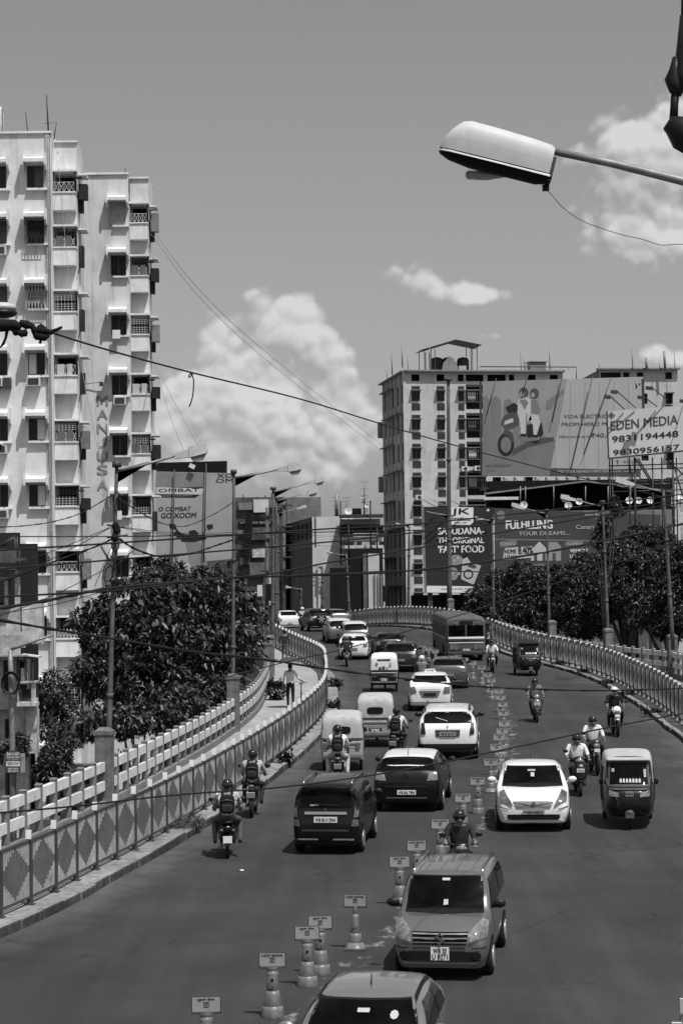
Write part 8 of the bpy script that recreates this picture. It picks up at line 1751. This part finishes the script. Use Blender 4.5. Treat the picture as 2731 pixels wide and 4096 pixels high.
b = MB(); cc = P(10, 1232, Yq+.3); b.ball(cc, .1, 16, 8, 0, (1.0, .9, .38)); b.build('cover', HEADG, t, o1); b = MB(); b.ball(cc + Vector((.0, 0, -.035)), .1, 16, 8, 0, (1.02, .9, .34)); b.build('glass_bowl', BLACK, t, o1); b = MB(); b.tube([cc + Vector((-.3, 0, -.03)), cc], .03, 8); b.build('neck', STEEL_D, t, o1)
# ---------------------------------------------------------------- the near street lamp, upper right
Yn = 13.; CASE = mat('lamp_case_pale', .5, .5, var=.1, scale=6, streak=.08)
A = P(1757, 592, Yn); Bk = P(2195, 700, Yn); ax = (Bk - A).normalized(); Ln = (Bk - A).length; up = Vector((0, -.12, 1)); up = (up - ax*up.dot(ax)).normalized(); sd = ax.cross(up).normalized()
t = thing('street_lamp', 'large pale street lamp head close up in the upper right sky', 'street lamp', Bk); o1 = Bk.copy()
def sc_(u, hw, z0, z1, k=.62, n=14):
    """half ellipse-like section across the case at u along it"""
    c0 = A + ax*Ln*u; out = []
    for i in range(n+1):
        g = math.pi*i/n; cx_ = math.copysign(abs(math.cos(g))**k, math.cos(g)); cz = abs(math.sin(g))**k; out.append(c0 + sd*hw*cx_ + up*(z0 + (z1-z0)*cz))
    return out
def loft_s(secs, m, nm, par, close=True):
    b = MB(); n = len(secs[0]); vs = sum(secs, []); fs = [(i*n+j, i*n+j+1, (i+1)*n+j+1, (i+1)*n+j) for i in range(len(secs)-1) for j in range(n-1)]; fs += [tuple(range(n))[::-1], tuple((len(secs)-1)*n + j for j in range(n))]
    b.add(vs, fs[:-2], 0, True); b.add(vs, fs[-2:], 0); return b.build(nm, m, par, o1)
px = Yn/FPX
case = loft_s([sc_(.0, .05, 0, .012), sc_(.02, .09, 0, .07), sc_(.07, .115, 0, .13), sc_(.15, .125, 0, .19), sc_(.22, .13, 0, .205), sc_(.5, .13, 0, .2), sc_(.8, .125, 0, .19), sc_(.96, .115, 0, .18), sc_(.99, .11, 0, .165)], CASE, 'case', t)
b = MB()
for i in range(5): u = .66 + i*.055; c0 = A + ax*Ln*u; q0 = c0 - sd*.0; b.bar(c0 - sd*.133 + up*.02, c0 - sd*.128 + up*.14, .011, .014, up=tuple(ax))
b.build('vent_slots', STEEL_D, case, o1, stuff=True)
rim = loft_s([sc_(.0, .055, -.018, .0), sc_(.03, .105, -.018, .0), sc_(.1, .135, -.018, 0), sc_(.5, .14, -.018, 0), sc_(.97, .13, -.02, 0), sc_(1.0, .12, -.02, 0)], CASE, 'rim', t)
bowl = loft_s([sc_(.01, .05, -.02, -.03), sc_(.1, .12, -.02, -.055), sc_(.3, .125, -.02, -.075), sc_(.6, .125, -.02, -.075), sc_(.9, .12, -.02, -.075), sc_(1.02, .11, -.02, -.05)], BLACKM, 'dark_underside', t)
b = MB(); c0 = A + ax*Ln*.32; c1 = A + ax*Ln*.62; b.tube([c1 - up*.05 - sd*.07, (c0+c1)/2 - up*.085 - sd*.1, c0 - up*.105 - sd*.13 ], [.024, .03, .03], 12); b.ball(c0 - up*.105 - sd*.13, .03, 10, 6); b.build('bulb', mat('bulb_glass', .35, .1, clear=1., var=.3, scale=12), t, o1)
for u in (.17, .86): b = MB(); c0 = A + ax*Ln*u; b.box(c0 - sd*.142 - up*.01, (.018, .02, .07)); b.box(c0 - sd*.148 + up*.028, (.028, .016, .012)); b.build('clip', STEEL, t, o1)
b = MB(); c0 = A + ax*Ln*1.0 - up*.08 - sd*.02; b.box(c0, (.04, .04, .035)); b.build('cable_gland', BLACK, t, o1)
b = MB(); b.box(A + ax*Ln*1.0 + up*.02, (.03, .2, .15), 0, Matrix.Rotation(R_(14), 3, 'Y')); b.build('end_plate', STEEL_D, t, o1)
b = MB(); b.tube([P(2190, 600, Yn), P(2450, 655, Yn), P(2731, 725, Yn), P(3100, 820, Yn)], [.024, .025, .028, .032], 12); b.build('arm', STEEL, t, o1)
b = MB(); q = P(3100, 820, Yn); b.tube([q + Vector((0, 0, .1)), Vector((q.x, q.y, rz(Yn)))], [.06, .1], 10); b.build('pole', STEEL, t, o1)
cable('thin drooping wire from the pale lamp head to the right edge', [(2160, 735, 13), (2200, 775, 13), (2250, 830, 13), (2320, 880, 13), (2400, 912, 13), (2490, 940, 13), (2570, 958, 13), (2640, 980, 13), (2700, 977, 13), (2790, 978, 13)], .0022, name='lamp_wire')
# dark insulator fitting hanging at the right edge, very close
Yx = 9.; t = thing('hanging_fitting', 'black cable bracket with rounded insulator hanging at the upper right edge', 'cable fitting', P(2731, 300, Yx)); o1 = t.location.copy()
def q9(x, y): return P(x, y, Yx)
for nm, pts, rs in (('strap', [(2745, 62), (2738, 200), (2730, 300), (2735, 360)], [.022, .028, .032, .03]), ('upper_block', [(2705, 230), (2700, 280), (2690, 320), (2700, 350), (2731, 365)], [.014, .02, .028, .026, .02]), ('stem', [(2700, 350), (2695, 420), (2692, 480)], [.013, .013, .014]), ('insulator', [(2660, 525), (2680, 510), (2720, 530), (2760, 545), (2800, 550)], [.012, .038, .055, .062, .05])):
    b = MB(); b.tube([q9(*q) for q in pts], [v*1.35 for v in rs], 12); b.build(nm, BLACK, t, o1)
b = MB(); b.tube([q9(2740, 62), q9(2745, -300)], .02, 8); b.build('hanger_rod', BLACK, t, o1)
